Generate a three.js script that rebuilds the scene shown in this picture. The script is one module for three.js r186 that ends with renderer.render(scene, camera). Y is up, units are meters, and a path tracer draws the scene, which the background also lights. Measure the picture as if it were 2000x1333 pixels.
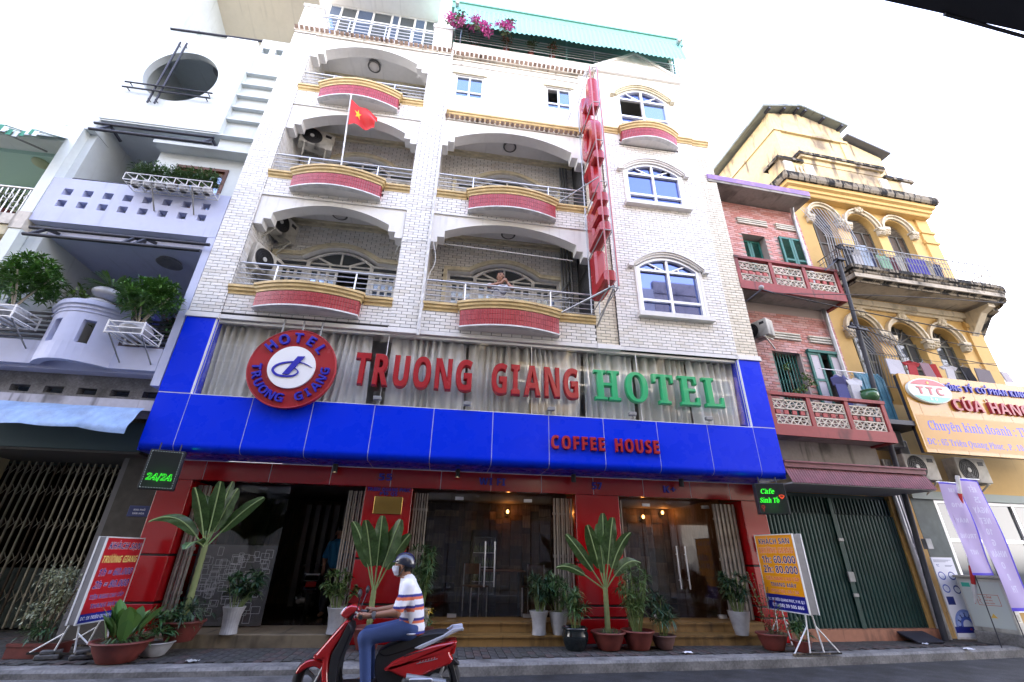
import * as THREE from 'three';
import { mergeGeometries } from 'three/addons/utils/BufferGeometryUtils.js';
import { RoundedBoxGeometry } from 'three/addons/geometries/RoundedBoxGeometry.js';
import { TextGeometry } from 'three/addons/geometries/TextGeometry.js';
import { FontLoader } from 'three/addons/loaders/FontLoader.js';

// ---------------------------------------------------------------- camera, sky, sun, exposure
const scene = new THREE.Scene();
const camera = new THREE.PerspectiveCamera(74.97, 2000 / 1333, 0.05, 400);
camera.position.set(0, 1.5, 8);
camera.rotation.set(0.446087, -0.135148, 0.020735, 'YXZ');
scene.add(camera);
const renderer = new THREE.WebGLRenderer({ antialias: true });
renderer.toneMapping = THREE.LinearToneMapping;
renderer.toneMappingExposure = 8.0;
renderer.shadowMap.enabled = true;

const SUN_DIR = new THREE.Vector3(0.3, 0.56, -0.8).normalize();
const sun = new THREE.DirectionalLight(0xfff0dc, 3.2);
sun.position.copy(SUN_DIR).multiplyScalar(60);
sun.castShadow = true;
sun.shadow.mapSize.set(4096, 4096);
Object.assign(sun.shadow.camera, { left: -40, right: 40, top: 40, bottom: -40, near: 1, far: 140 });
scene.add(sun, sun.target);
{ // a hazy tropical sky: pale and bright low down, bluer overhead
  const w = 256, h = 128, d = new Float32Array(w * h * 4);
  for (let j = 0; j < h; j++) for (let i = 0; i < w; i++) {
    const el = ((j + 0.5) / h - 0.5) * Math.PI;               // row 0 is the nadir
    const az = (i + 0.5) / w * 2 * Math.PI;
    const s = Math.max(0, Math.sin(el)), hz = Math.pow(1 - s, 1.6);
    const c = 0.06 * Math.sin(az * 2 + 1) * Math.cos(el) + 0.04 * Math.sin(az * 5 + el * 7) * Math.cos(el);
    const k = 1 + c, o = (j * w + i) * 4;
    d[o] = (0.21 + 0.99 * hz) * k; d[o + 1] = (0.28 + 0.86 * hz) * k; d[o + 2] = (0.52 + 0.58 * hz) * k; d[o + 3] = 1;
    if (el < 0) { d[o] = d[o + 1] = d[o + 2] = 0.12; }
  }
  const t = new THREE.DataTexture(d, w, h, THREE.RGBAFormat, THREE.FloatType);
  t.mapping = THREE.EquirectangularReflectionMapping; t.magFilter = t.minFilter = THREE.LinearFilter; t.needsUpdate = true;
  scene.background = t; scene.environment = t;
}

// ---------------------------------------------------------------- helpers
let seed = 7;
function rnd() { seed |= 0; seed = seed + 0x6D2B79F5 | 0; let t = Math.imul(seed ^ seed >>> 15, 1 | seed); t = t + Math.imul(t ^ t >>> 7, 61 | t) ^ t; return ((t ^ t >>> 14) >>> 0) / 4294967296; }
const rr = (a, b) => a + (b - a) * rnd();
const V3 = (x, y, z) => new THREE.Vector3(x, y, z);
const PI = Math.PI;
const names = {};
function numbered(n) { const k = names[n] = (names[n] ?? -1) + 1; return k ? n + '_' + String(k).padStart(3, '0') : n; }
function prep(g) {           // plain attributes and uv in metres (box projection), so geometries merge and patterns keep their size
  if (g.index) g = g.toNonIndexed();
  for (const k of Object.keys(g.attributes)) if (!['position', 'normal', 'uv', 'color'].includes(k)) g.deleteAttribute(k);
  if (!g.attributes.normal) g.computeVertexNormals();
  if (g.userData.keepUV) return g;
  const p = g.attributes.position, n = g.attributes.normal, uv = new Float32Array(p.count * 2);
  for (let i = 0; i < p.count; i += 3) {
    const ax = Math.abs(n.getX(i) + n.getX(i + 1) + n.getX(i + 2)), ay = Math.abs(n.getY(i) + n.getY(i + 1) + n.getY(i + 2)), az = Math.abs(n.getZ(i) + n.getZ(i + 1) + n.getZ(i + 2));
    for (let k = i; k < i + 3; k++) {
      const x = p.getX(k), y = p.getY(k), z = p.getZ(k);
      if (az >= ax && az >= ay) { uv[2 * k] = x; uv[2 * k + 1] = y; } else if (ax >= ay) { uv[2 * k] = z; uv[2 * k + 1] = y; } else { uv[2 * k] = x; uv[2 * k + 1] = z; }
    }
  }
  g.setAttribute('uv', new THREE.BufferAttribute(uv, 2));
  return g;
}
function merged(geos) {
  if (!Array.isArray(geos)) return prep(geos);
  const l = geos.flat(9).map(prep);
  return l.length === 1 ? l[0] : mergeGeometries(l);
}
function part(parent, name, geos, mat, kind) {
  const m = new THREE.Mesh(merged(geos), mat); m.name = name; m.castShadow = m.receiveShadow = true;
  if (kind) m.userData.kind = kind;
  parent.add(m); return m;
}
function sub(parent, name) { const g = new THREE.Group(); g.name = name; parent.add(g); return g; }
function thing(name, label, category, pos = [0, 0, 0], turn = 0, group) {
  const o = new THREE.Group(); o.name = numbered(name); scene.add(o);
  o.position.set(...pos); o.rotation.y = turn; o.userData = { label, category };
  if (group) o.userData.group = group;
  return o;
}
function single(name, label, category, geos, mat, group) {
  const m = part(scene, numbered(name), geos, mat); m.userData = { label, category }; if (group) m.userData.group = group; return m;
}
function struct(name, geos, mat) { const m = part(scene, numbered(name), geos, mat); m.userData.kind = 'structure'; return m; }
const box = (x0, x1, y0, y1, z0, z1) => new THREE.BoxGeometry(Math.abs(x1 - x0), Math.abs(y1 - y0), Math.abs(z1 - z0)).translate((x0 + x1) / 2, (y0 + y1) / 2, (z0 + z1) / 2);
const rbox = (x0, x1, y0, y1, z0, z1, r = 0.01, s = 2) => new RoundedBoxGeometry(Math.abs(x1 - x0), Math.abs(y1 - y0), Math.abs(z1 - z0), s, r).translate((x0 + x1) / 2, (y0 + y1) / 2, (z0 + z1) / 2);
function bar(a, b, r, seg = 6, r2 = r) {          // round bar between two points
  const A = V3(...a), B = V3(...b), d = B.clone().sub(A), L = d.length();
  const g = new THREE.CylinderGeometry(r2, r, L, seg, 1);
  g.applyQuaternion(new THREE.Quaternion().setFromUnitVectors(V3(0, 1, 0), d.normalize()));
  return g.translate((a[0] + b[0]) / 2, (a[1] + b[1]) / 2, (a[2] + b[2]) / 2);
}
function sqbar(a, b, w, h = w) {                   // square bar between two points
  const A = V3(...a), B = V3(...b), d = B.clone().sub(A), L = d.length();
  const m = new THREE.Matrix4().lookAt(A, B, Math.abs(d.y) > 0.95 * L ? V3(0, 0, 1) : V3(0, 1, 0)).setPosition(A.add(B).multiplyScalar(0.5));
  return new THREE.BoxGeometry(w, h, L).applyMatrix4(m);
}
const tube = (pts, r, seg = 24, rad = 5) => new THREE.TubeGeometry(new THREE.CatmullRomCurve3(pts.map(p => V3(...p))), seg, r, rad, false);
const lathe = (pts, seg = 24) => new THREE.LatheGeometry(pts.map(p => new THREE.Vector2(p[0], p[1])), seg);
function poly(pts, holes = []) {
  const s = new THREE.Shape(pts.map(p => new THREE.Vector2(p[0], p[1])));
  for (const h of holes) s.holes.push(new THREE.Path(h.map(p => new THREE.Vector2(p[0], p[1]))));
  return s;
}
function slab(pts, z0, z1, holes = [], bevel = 0) {  // outline in x,y pushed from z0 to z1
  const o = bevel ? { depth: z1 - z0 - 2 * bevel, bevelEnabled: true, bevelThickness: bevel, bevelSize: bevel, bevelOffset: -bevel, bevelSegments: 2, steps: 1, curveSegments: 16 } : { depth: z1 - z0, bevelEnabled: false, steps: 1, curveSegments: 16 };
  return new THREE.ExtrudeGeometry(poly(pts, holes), o).translate(0, 0, z0 + bevel);
}
const rect = (x0, x1, y0, y1) => [[x0, y0], [x1, y0], [x1, y1], [x0, y1]];
const ell = (cx, cy, rx, ry, n = 40, a0 = 0, a1 = 2 * PI) => Array.from({ length: n + (a1 - a0 < 6.28 ? 1 : 0) }, (_, i) => { const a = a0 + (a1 - a0) * i / n; return [cx + rx * Math.cos(a), cy + ry * Math.sin(a)]; });
function sweep(path, profile, closed = false) {   // profile [out, y] carried along a plan path [x, z], mitred; out is to the path's outer side
  const n = path.length, pos = [], idx = [];
  const nor = (a, b) => { const dx = b[0] - a[0], dz = b[1] - a[1], l = Math.hypot(dx, dz); return [-dz / l, dx / l]; };
  for (let i = 0; i < n; i++) {
    let a = i > 0 ? nor(path[i - 1], path[i]) : null, b = i < n - 1 ? nor(path[i], path[i + 1]) : null;
    a ??= b; b ??= a;
    let mx = a[0] + b[0], mz = a[1] + b[1]; const l = Math.hypot(mx, mz), k = 1 / Math.max(0.35, (l / 2)); mx = mx / l * k; mz = mz / l * k;
    for (const [o, y] of profile) pos.push(path[i][0] + mx * o, y, path[i][1] + mz * o);
  }
  const m = profile.length, q = closed ? m : m - 1;
  for (let i = 0; i < n - 1; i++) for (let j = 0; j < q; j++) { const a = i * m + j, b = i * m + (j + 1) % m, c = a + m, d = b + m; idx.push(a, c, b, b, c, d); }
  if (closed) for (const e of [0, n - 1]) for (let j = 1; j < m - 1; j++) idx.push(e * m, e * m + j, e * m + j + 1);
  let g = new THREE.BufferGeometry(); g.setAttribute('position', new THREE.Float32BufferAttribute(pos, 3)); g.setIndex(idx);
  g = g.toNonIndexed(); g.computeVertexNormals(); return g;
}
// frame of bars over a rectangle; returns bar boxes and the pane rectangles
function grid(xs, ys, b, z0, z1) {
  const bars = [], panes = [];
  xs.forEach((x, i) => bars.push(box(x - b / 2, x + b / 2, ys[0] - b / 2, ys[ys.length - 1] + b / 2, z0, z1)));
  for (const y of ys) for (let i = 0; i < xs.length - 1; i++) bars.push(box(xs[i] + b / 2, xs[i + 1] - b / 2, y - b / 2, y + b / 2, z0 + 0.002, z1 - 0.002));
  for (let i = 0; i < xs.length - 1; i++) for (let j = 0; j < ys.length - 1; j++) panes.push([xs[i] + b / 2, xs[i + 1] - b / 2, ys[j] + b / 2, ys[j + 1] - b / 2]);
  return { bars, panes };
}

// ---------------------------------------------------------------- textures
const perm = Array.from({ length: 512 }, (_, i) => i & 255); for (let i = 255; i > 0; i--) { const j = Math.floor(rnd() * (i + 1)); [perm[i], perm[j]] = [perm[j], perm[i]]; } for (let i = 0; i < 256; i++) perm[i + 256] = perm[i];
function vn(x, y, p) { const xi = Math.floor(x), yi = Math.floor(y), fx = x - xi, fy = y - yi, s = t => t * t * (3 - 2 * t), h = (a, b) => perm[(perm[((a % p) + p) % p] + ((b % p) + p) % p) & 255] / 255, u = s(fx), v = s(fy); return (h(xi, yi) * (1 - u) + h(xi + 1, yi) * u) * (1 - v) + (h(xi, yi + 1) * (1 - u) + h(xi + 1, yi + 1) * u) * v; }
function fbm(x, y, p, o = 4) { let s = 0, a = 0.5, t = 0; for (let i = 0; i < o; i++) { s += a * vn(x, y, p); t += a; x *= 2; y *= 2; p *= 2; a *= 0.5; } return s / t; }
function tex(n, f, metres, srgb = true) {
  const d = new Uint8Array(n * n * 4);
  for (let j = 0; j < n; j++) for (let i = 0; i < n; i++) { const c = f(i / n, j / n), o = (j * n + i) * 4; d[o] = c[0] * 255; d[o + 1] = c[1] * 255; d[o + 2] = c[2] * 255; d[o + 3] = 255; }
  const t = new THREE.DataTexture(d, n, n); t.wrapS = t.wrapT = THREE.RepeatWrapping; t.magFilter = t.minFilter = THREE.LinearFilter; t.repeat.set(1 / metres[0], 1 / (metres[1] ?? metres[0]));
  if (srgb) t.colorSpace = THREE.SRGBColorSpace; t.needsUpdate = true; return t;
}
const cl = (x, a = 0, b = 1) => Math.min(b, Math.max(a, x));
const grey = v => [v, v, v];
const T = {};
T.plaster = tex(512, (u, v) => { const a = fbm(u * 6, v * 6, 6, 5), b = fbm(u * 40, v * 40, 40, 2), st = fbm(u * 26, v * 3, 26, 3); const g = cl(0.985 - 0.035 * cl((a - 0.5) * 3) - 0.025 * b - 0.05 * cl((st - 0.66) * 5)); return [g, g * 0.998, g * 0.992]; }, [3.1]);
T.stain = tex(512, (u, v) => { const a = fbm(u * 5, v * 5, 5, 5), st = fbm(u * 22, v * 3, 22, 4), b = fbm(u * 50, v * 50, 50, 2); const g = cl(0.97 - 0.3 * cl((a - 0.54) * 4) - 0.3 * cl((st - 0.6) * 4) - 0.08 * b, 0.2); return [g, g * 0.98, g * 0.95]; }, [2.7]);
T.mould = tex(512, (u, v) => { const a = fbm(u * 9, v * 9, 9, 5), st = fbm(u * 34, v * 5, 34, 4), b = fbm(u * 60, v * 60, 60, 2); const g = cl(0.9 - 0.85 * cl((a * 0.6 + st * 0.5 - 0.46) * 6) - 0.15 * b, 0.1); return [g, g * 0.97, g * 0.9]; }, [1.9]);
T.weather = tex(512, (u, v) => { const a = fbm(u * 4, v * 4, 4, 5), st = fbm(u * 18, v * 4, 18, 4), b = fbm(u * 50, v * 50, 50, 2); const k = cl((a - 0.5) * 4) * 0.35 + cl((st - 0.55) * 4) * 0.4; const g = cl(0.98 - k - 0.08 * b, 0.25); return [g, g * (1 - 0.03 * k), g * (1 + 0.25 * k)].map(q => cl(q)); }, [3.3]);
T.concrete = tex(512, (u, v) => { const a = fbm(u * 7, v * 7, 7, 5), b = fbm(u * 80, v * 80, 80, 2); const g = cl(1.05 - 0.5 * a - 0.2 * b, 0.3); return [g, g * 0.99, g * 0.97]; }, [1.7]);
T.fine = tex(256, (u, v) => grey(cl(0.55 + 0.45 * fbm(u * 60, v * 60, 60, 3))), [0.5], false);
T.asphalt = tex(512, (u, v) => { const a = fbm(u * 5, v * 5, 5, 4), b = vn(u * 170, v * 170, 170), c = vn(u * 90, v * 90, 90); const g = cl(0.62 + 0.9 * (a - 0.45) + 0.35 * (b - 0.5) + (c > 0.86 ? 0.2 : 0), 0.1); return grey(g); }, [1.3]);
T.wood = tex(256, (u, v) => { const g = fbm(u * 30, v * 3, 30, 4), h = fbm(u * 4, v * 4, 4, 3); const k = cl(0.6 + 0.5 * g - 0.25 * h); return [k, k * 0.93, k * 0.85]; }, [0.8]);
T.cloth = tex(128, (u, v) => grey(0.82 + 0.1 * Math.sin(u * 2 * PI * 32) * Math.sin(v * 2 * PI * 32) + 0.08 * vn(u * 64, v * 64, 64)), [0.12]);
T.speck = tex(256, (u, v) => grey(cl(0.78 + 0.28 * fbm(u * 10, v * 10, 10, 5) - (vn(u * 120, v * 120, 120) > 0.9 ? 0.1 : 0))), [1.1]);
T.dust = tex(256, (u, v) => grey(cl(0.35 + 0.5 * fbm(u * 8, v * 8, 8, 5))), [1.5], false);
T.leaf = tex(128, (u, v) => { const g = 0.7 + 0.4 * fbm(u * 12, v * 12, 12, 3); return [cl(g), cl(g), cl(g * 0.9)]; }, [0.25]);

// ---------------------------------------------------------------- materials (linear base colours)
const col = (r, g, b) => new THREE.Color().setRGB(r, g, b);
const std = (c, rough, o = {}) => new THREE.MeshStandardMaterial({ color: col(...c), roughness: rough, ...o });
const phy = (c, rough, o = {}) => new THREE.MeshPhysicalMaterial({ color: col(...c), roughness: rough, ...o });
const M = {
  tile: [[0.78, 0.76, 0.72], [0.74, 0.73, 0.70], [0.81, 0.79, 0.75], [0.70, 0.67, 0.61]].map(c => phy(c, 0.3, { roughnessMap: T.fine })),
  creamTile: [[0.70, 0.64, 0.50], [0.66, 0.60, 0.47], [0.74, 0.68, 0.55], [0.62, 0.57, 0.45]].map(c => phy(c, 0.32)),
  redBrick: [[0.42, 0.17, 0.14], [0.46, 0.20, 0.17], [0.38, 0.15, 0.12], [0.50, 0.24, 0.20]].map(c => std(c, 0.75, { map: T.speck })),
  mortar: std([0.10, 0.10, 0.11], 0.9, { map: T.concrete }), greyMortar: std([0.40, 0.33, 0.30], 0.9),
  white: std([0.80, 0.79, 0.77], 0.65, { map: T.plaster, bumpMap: T.fine, bumpScale: 0.001 }),
  whiteClean: std([0.80, 0.80, 0.79], 0.5, { map: T.speck }),
  stained: std([0.72, 0.70, 0.66], 0.8, { map: T.stain }),
  cornice: std([0.72, 0.53, 0.24], 0.55, { map: T.speck }),
  cream: std([0.74, 0.67, 0.48], 0.6, { map: T.speck }),
  redTile: [[0.34, 0.026, 0.034], [0.31, 0.022, 0.030], [0.37, 0.036, 0.044]].map(c => phy(c, 0.35)),
  steel: std([0.62, 0.63, 0.66], 0.28, { metalness: 0.9 }),
  alu: std([0.74, 0.75, 0.76], 0.4, { metalness: 0.25 }),
  frame: std([0.78, 0.77, 0.74], 0.45, { map: T.speck }),
  darkMetal: std([0.03, 0.032, 0.045], 0.5, { metalness: 0.3 }),
  blackMetal: std([0.012, 0.012, 0.014], 0.45),
  greyMetal: std([0.30, 0.31, 0.32], 0.45, { metalness: 0.5, map: T.speck }),
  galv: std([0.50, 0.51, 0.52], 0.42, { metalness: 0.6, map: T.speck }),
  blue: phy([0.0005, 0.028, 0.70], 0.5, { specularIntensity: 0.35, roughnessMap: T.dust }),
  red: phy([0.33, 0.004, 0.007], 0.3, { clearcoat: 0.5, clearcoatRoughness: 0.2, roughnessMap: T.dust }),
  joint: std([0.75, 0.76, 0.78], 0.5),
  signRed: phy([0.34, 0.018, 0.024], 0.38, { roughnessMap: T.dust }), signBlue: phy([0.015, 0.015, 0.36], 0.4), signGreen: phy([0.01, 0.36, 0.13], 0.35, { clearcoat: 0.4 }), signWhite: phy([0.82, 0.82, 0.82], 0.35),
  coated: phy([0.11, 0.15, 0.36], 0.03, { metalness: 0.9 }),
  pane: phy([1, 1, 1], 0.02, { transmission: 1, thickness: 0, ior: 1.5 }),
  tinted: phy([0.06, 0.07, 0.08], 0.04, { ior: 1.6 }),
  mirrorBlue: phy([0.20, 0.27, 0.42], 0.05, { metalness: 0.85 }),
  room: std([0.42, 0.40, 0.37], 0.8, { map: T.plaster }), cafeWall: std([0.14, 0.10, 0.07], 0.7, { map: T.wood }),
  curtain: std([0.82, 0.84, 0.82], 0.95, { map: T.cloth }), curtainCream: std([0.55, 0.47, 0.30], 0.95, { map: T.cloth }),
  clay: std([0.17, 0.035, 0.026], 0.55, { map: T.speck }), clayRoof: std([0.50, 0.38, 0.33], 0.8, { map: T.stain }),
  ceramic: phy([0.42, 0.42, 0.43], 0.3, { map: T.speck }), blackPot: phy([0.008, 0.012, 0.013], 0.12, { clearcoat: 0.6 }), soil: std([0.05, 0.035, 0.025], 1),
  bark: std([0.22, 0.18, 0.13], 0.9, { map: T.wood }), stem: std([0.16, 0.22, 0.07], 0.7),
  rubber: std([0.015, 0.015, 0.016], 0.75), plasticBlack: std([0.02, 0.02, 0.022], 0.5),
  wood: std([0.20, 0.07, 0.03], 0.5, { map: T.wood }),
  cable: std([0.02, 0.02, 0.022], 0.6), cableWhite: std([0.6, 0.6, 0.58], 0.6),
};
const font = await new FontLoader().loadAsync('fonts/droid/droid_sans_bold.typeface.json');
const serif = await new FontLoader().loadAsync('fonts/droid/droid_serif_bold.typeface.json');
function glyph(ch, h, depth, f = font, sx = 1, bevel = 0) {   // one letter, cap height h, left edge at 0, base at 0, front at depth
  const g = new TextGeometry(ch, { font: f, size: h, depth: depth - bevel, curveSegments: 6, bevelEnabled: bevel > 0, bevelThickness: bevel, bevelSize: bevel * 0.6, bevelSegments: 1 });
  g.computeBoundingBox(); const b = g.boundingBox; g.translate(-b.min.x, 0, 0); g.scale(sx, 1, 1); g.userData.w = (b.max.x - b.min.x) * sx; return g;
}
// letters of a word laid between x0 and x1, cap height h, each a part of the sign
function word(parent, text, x0, x1, y, z, h, depth, mat, f = font, gapK = 0.16, bold = 0) {
  const gs = [...text].map(c => c === ' ' ? null : glyph(c, h - bold, depth, f, 1, bold));
  const gap = h * gapK, sum = gs.reduce((s, g) => s + (g ? g.userData.w : h * 0.35), 0) + gap * (gs.length - 1), k = (x1 - x0) / sum;
  let x = x0;
  gs.forEach(g => { if (g) { const w = g.userData.w * k; g.scale(k, 1, 1).translate(x, y, z); part(parent, 'letter', g, mat); x += w + gap * k; } else x += (h * 0.35 + gap) * k; });
}
// text with its tone marks drawn over plain letters (the fonts lack the stacked ones)
function viet(c, t, x, y, fill, line, lw, maxw) {
  const px = parseFloat(/(\d+)px/.exec(c.font)[1]); let parts = [];
  for (const ch of t) { const d = ch.normalize('NFD'); let b = d[0], m = d.slice(1); if (b === 'Đ') { b = 'D'; m += '-'; } if (b === 'đ') { b = 'd'; m += '-'; } parts.push([b, m]); }
  const base = parts.map(p => p[0]).join(''); c.textAlign = 'left'; const w = c.measureText(base).width, k = maxw && w > maxw ? maxw / w : 1;
  c.save(); c.translate(x - w * k / 2, y); c.scale(k, 1); c.lineJoin = c.lineCap = 'round';
  for (const pass of line ? [0, 1] : [1]) {
    c.strokeStyle = pass ? fill : line; c.fillStyle = fill; let cx = 0;
    if (pass) c.fillText(base, 0, 0); else { c.lineWidth = lw * 2; c.strokeText(base, 0, 0); }
    for (let i = 0; i < parts.length; i++) {
      const [b, m] = parts[i], cw = c.measureText(base.slice(0, i + 1)).width - cx, mid = cx + cw / 2, up = b === b.toUpperCase() ? px * 0.78 : px * 0.6, s = px * 0.13; cx += cw; let yy = -up;
      c.lineWidth = px * 0.075 + (pass ? 0 : lw * 2); const L = (...q) => { c.beginPath(); q.forEach((v, j) => j % 2 || c.lineTo(v, q[j + 1])); c.stroke(); };
      if (m.includes('\u0302')) { L(mid - s, yy, mid, yy - s * 0.8, mid + s, yy); yy -= s; } if (m.includes('\u0306')) { L(mid - s, yy - s * 0.7, mid, yy, mid + s, yy - s * 0.7); yy -= s; }
      if (m.includes('\u031b')) L(cx - cw * 0.2, -up * 0.88, cx - cw * 0.04, -up * 0.95, cx - cw * 0.02, -up * 1.12);
      if (m.includes('\u0301')) L(mid - s * 0.4, yy, mid + s * 0.6, yy - s); if (m.includes('\u0300')) L(mid + s * 0.4, yy, mid - s * 0.6, yy - s); if (m.includes('\u0309')) L(mid - s * 0.4, yy - s, mid + s * 0.4, yy - s, mid, yy); if (m.includes('\u0303')) L(mid - s, yy, mid - s * 0.4, yy - s * 0.6, mid + s * 0.4, yy, mid + s, yy - s * 0.6);
      if (m.includes('\u0323')) L(mid, px * 0.13, mid + 0.1, px * 0.13); if (m.includes('-')) L(mid - cw * 0.5, -up * 0.46, mid - cw * 0.05, -up * 0.46);
    }
  }
  c.restore();
}
function canvasTex(w, h, draw) { const c = document.createElement('canvas'); c.width = w; c.height = h; draw(c.getContext('2d'), w, h); const t = new THREE.CanvasTexture(c); t.colorSpace = THREE.SRGBColorSpace; return t; }
function face(x0, x1, y0, y1, z) { const g = new THREE.PlaneGeometry(x1 - x0, y1 - y0).translate((x0 + x1) / 2, (y0 + y1) / 2, z).toNonIndexed(); g.userData.keepUV = true; return g; }

// brick facing: fills rectangles with separate bricks; the ones that show largest become parts, the rest one mass
const unitBrick = new THREE.BoxGeometry(1, 1, 1);
function bricks(list, regions, L = 0.208, H = 0.0705, gap = 0.011, proud = 0.012) {
  for (const r of regions) {          // r: o origin, u unit along, n outward normal, w, h, mats, skip(x,y), row0
    const rows = Math.round(r.h / H), hh = r.h / rows;
    for (let j = 0; j < rows; j++) {
      let x = (j % 2 ? -L / 2 : 0) - (r.shift ?? 0) % L;
      for (; x < r.w; x += L) {
        let a = Math.max(0, x + gap / 2), b = Math.min(r.w, x + L - gap / 2); if (b - a < 0.02) continue;
        const cy = (j + 0.5) * hh; for (const q of r.cut ?? []) if (cy > q[2] && cy < q[3]) { if (a >= q[0] && b <= q[1]) b = a; else if (a < q[0] && b > q[0]) b = q[0]; else if (a < q[1] && b > q[1]) a = q[1]; } if (b - a < 0.02) continue; const cx = (a + b) / 2; if (r.skip && r.skip(cx, cy)) continue;
        const e = rr(0, 0.003);
        const p = V3(r.o[0] + r.u[0] * cx + r.n[0] * (proud + e) / 2, r.o[1] + cy, r.o[2] + r.u[1] * cx + r.n[1] * (proud + e) / 2);
        list.push({ p, s: V3(b - a, hh - gap, proud + e), yaw: Math.atan2(r.n[0], r.n[1]), mats: r.mats, k: Math.floor(rnd() * 4), d: p.distanceTo(camera.position) + (r.far ?? 0) });
      }
    }
  }
}
function layBricks(parent, list, massMat) {
  list.sort((a, b) => a.d - b.d);
  const m4 = b => new THREE.Matrix4().compose(b.p, new THREE.Quaternion().setFromAxisAngle(V3(0, 1, 0), b.yaw), b.s);
  for (const b of list.slice(0, 300)) { const m = new THREE.Mesh(unitBrick, b.mats[b.k]); m.name = 'brick'; m.applyMatrix4(m4(b)); m.castShadow = m.receiveShadow = true; parent.add(m); }
  const rest = list.slice(300); if (!rest.length) return;
  const im = new THREE.InstancedMesh(unitBrick, massMat, rest.length); im.name = 'brick_facing'; im.userData.kind = 'stuff'; im.castShadow = im.receiveShadow = true;
  rest.forEach((b, i) => { im.setMatrixAt(i, m4(b)); im.setColorAt(i, b.mats[b.k].color); });
  parent.add(im);
}

// ---------------------------------------------------------------- ground
// kerb line in plan: [x, z]; the street bends slightly away on one side
const kerb = [[-30, 0.95], [-4.0, 0.80], [0.4, 0.68], [5.0, 0.42], [7.5, 0.16], [11, -0.25], [16, -1.0], [30, -3.6]];
const kz = x => { for (let i = 0; i < kerb.length - 1; i++) if (x <= kerb[i + 1][0]) { const a = kerb[i], b = kerb[i + 1]; return a[1] + (b[1] - a[1]) * (x - a[0]) / (b[0] - a[0]); } return -3.6; };
M.asphalt = std([0.045, 0.047, 0.052], 0.85, { map: T.asphalt, bumpMap: T.asphalt, bumpScale: 0.004 });
M.kerb = std([0.33, 0.33, 0.335], 0.85, { map: T.concrete, bumpMap: T.fine, bumpScale: 0.004 });
M.pavebed = std([0.10, 0.10, 0.10], 0.95, { map: T.concrete });
M.paver = [[0.115, 0.112, 0.112], [0.10, 0.10, 0.105], [0.135, 0.10, 0.098], [0.09, 0.095, 0.092]].map(c => std(c, 0.85, { map: T.concrete }));
{
  const g = new THREE.PlaneGeometry(240, 240).rotateX(-PI / 2).translate(0, 0, 0);
  struct('road', g, M.asphalt);
  const fw = 0.22;
  const prof = [[0.0, 0.0], [0.0, 0.11], [-0.03, 0.142], [-fw, 0.15], [-fw, 0.0]];
  struct('kerb', sweep(kerb, prof, false), M.kerb);
  { const sh = poly([[-14, -0.86], [-0.6, -0.71], [-0.9, -1.0], [-1.6, -1.35], [-14, -1.75]].reverse()); struct('concrete_apron', new THREE.ExtrudeGeometry(sh, { depth: 0.05, bevelEnabled: false }).rotateX(-PI / 2).translate(0, 0.002, 0), std([0.24, 0.24, 0.245], 0.85, { map: T.concrete, bumpMap: T.fine, bumpScale: 0.004 })); }
  const shape = poly([...kerb.map(([x, z]) => [x, -(z - fw + 0.01)]), [30, 14], [-30, 14]]);
  const p = struct('pavement', new THREE.ExtrudeGeometry(shape, { depth: 0.13, bevelEnabled: false }).rotateX(-PI / 2), M.pavebed);
  const list = [];
  for (let i = 0; i * 0.118 < 22; i++) for (let j = 0; j * 0.218 < 3.2; j++) {
    const x = -8.6 + i * 0.118 + 0.054, z = -2.1 + j * 0.218 + (i % 2 ? 0.109 : 0);
    if (z > kz(x) - fw - 0.115 || (z < -0.62 && x > -4.9 && x < 6.5)) continue;
    const P = V3(x, 0.1365, z);
    list.push({ p: P, s: V3(0.109, 0.013 + rr(0, 0.006), 0.208), yaw: rr(-0.02, 0.02), mats: M.paver, k: Math.floor(rnd() * 4), d: P.distanceTo(camera.position) });
  }
  list.sort((a, b) => a.d - b.d);
  const m4 = b => new THREE.Matrix4().compose(b.p, new THREE.Quaternion().setFromAxisAngle(V3(0, 1, 0), b.yaw), b.s);
  for (const b of list.slice(0, 300)) { const m = new THREE.Mesh(unitBrick, b.mats[b.k]); m.name = 'paver'; m.applyMatrix4(m4(b)); m.receiveShadow = m.castShadow = true; p.add(m); }
  const rest = list.slice(300), im = new THREE.InstancedMesh(unitBrick, std([1, 1, 1], 0.85, { map: T.concrete }), rest.length); im.name = 'paver_field'; im.userData.kind = 'stuff';
  rest.forEach((b, i) => { im.setMatrixAt(i, m4(b)); im.setColorAt(i, b.mats[b.k].color); }); im.receiveShadow = true; p.add(im);
}

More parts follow.
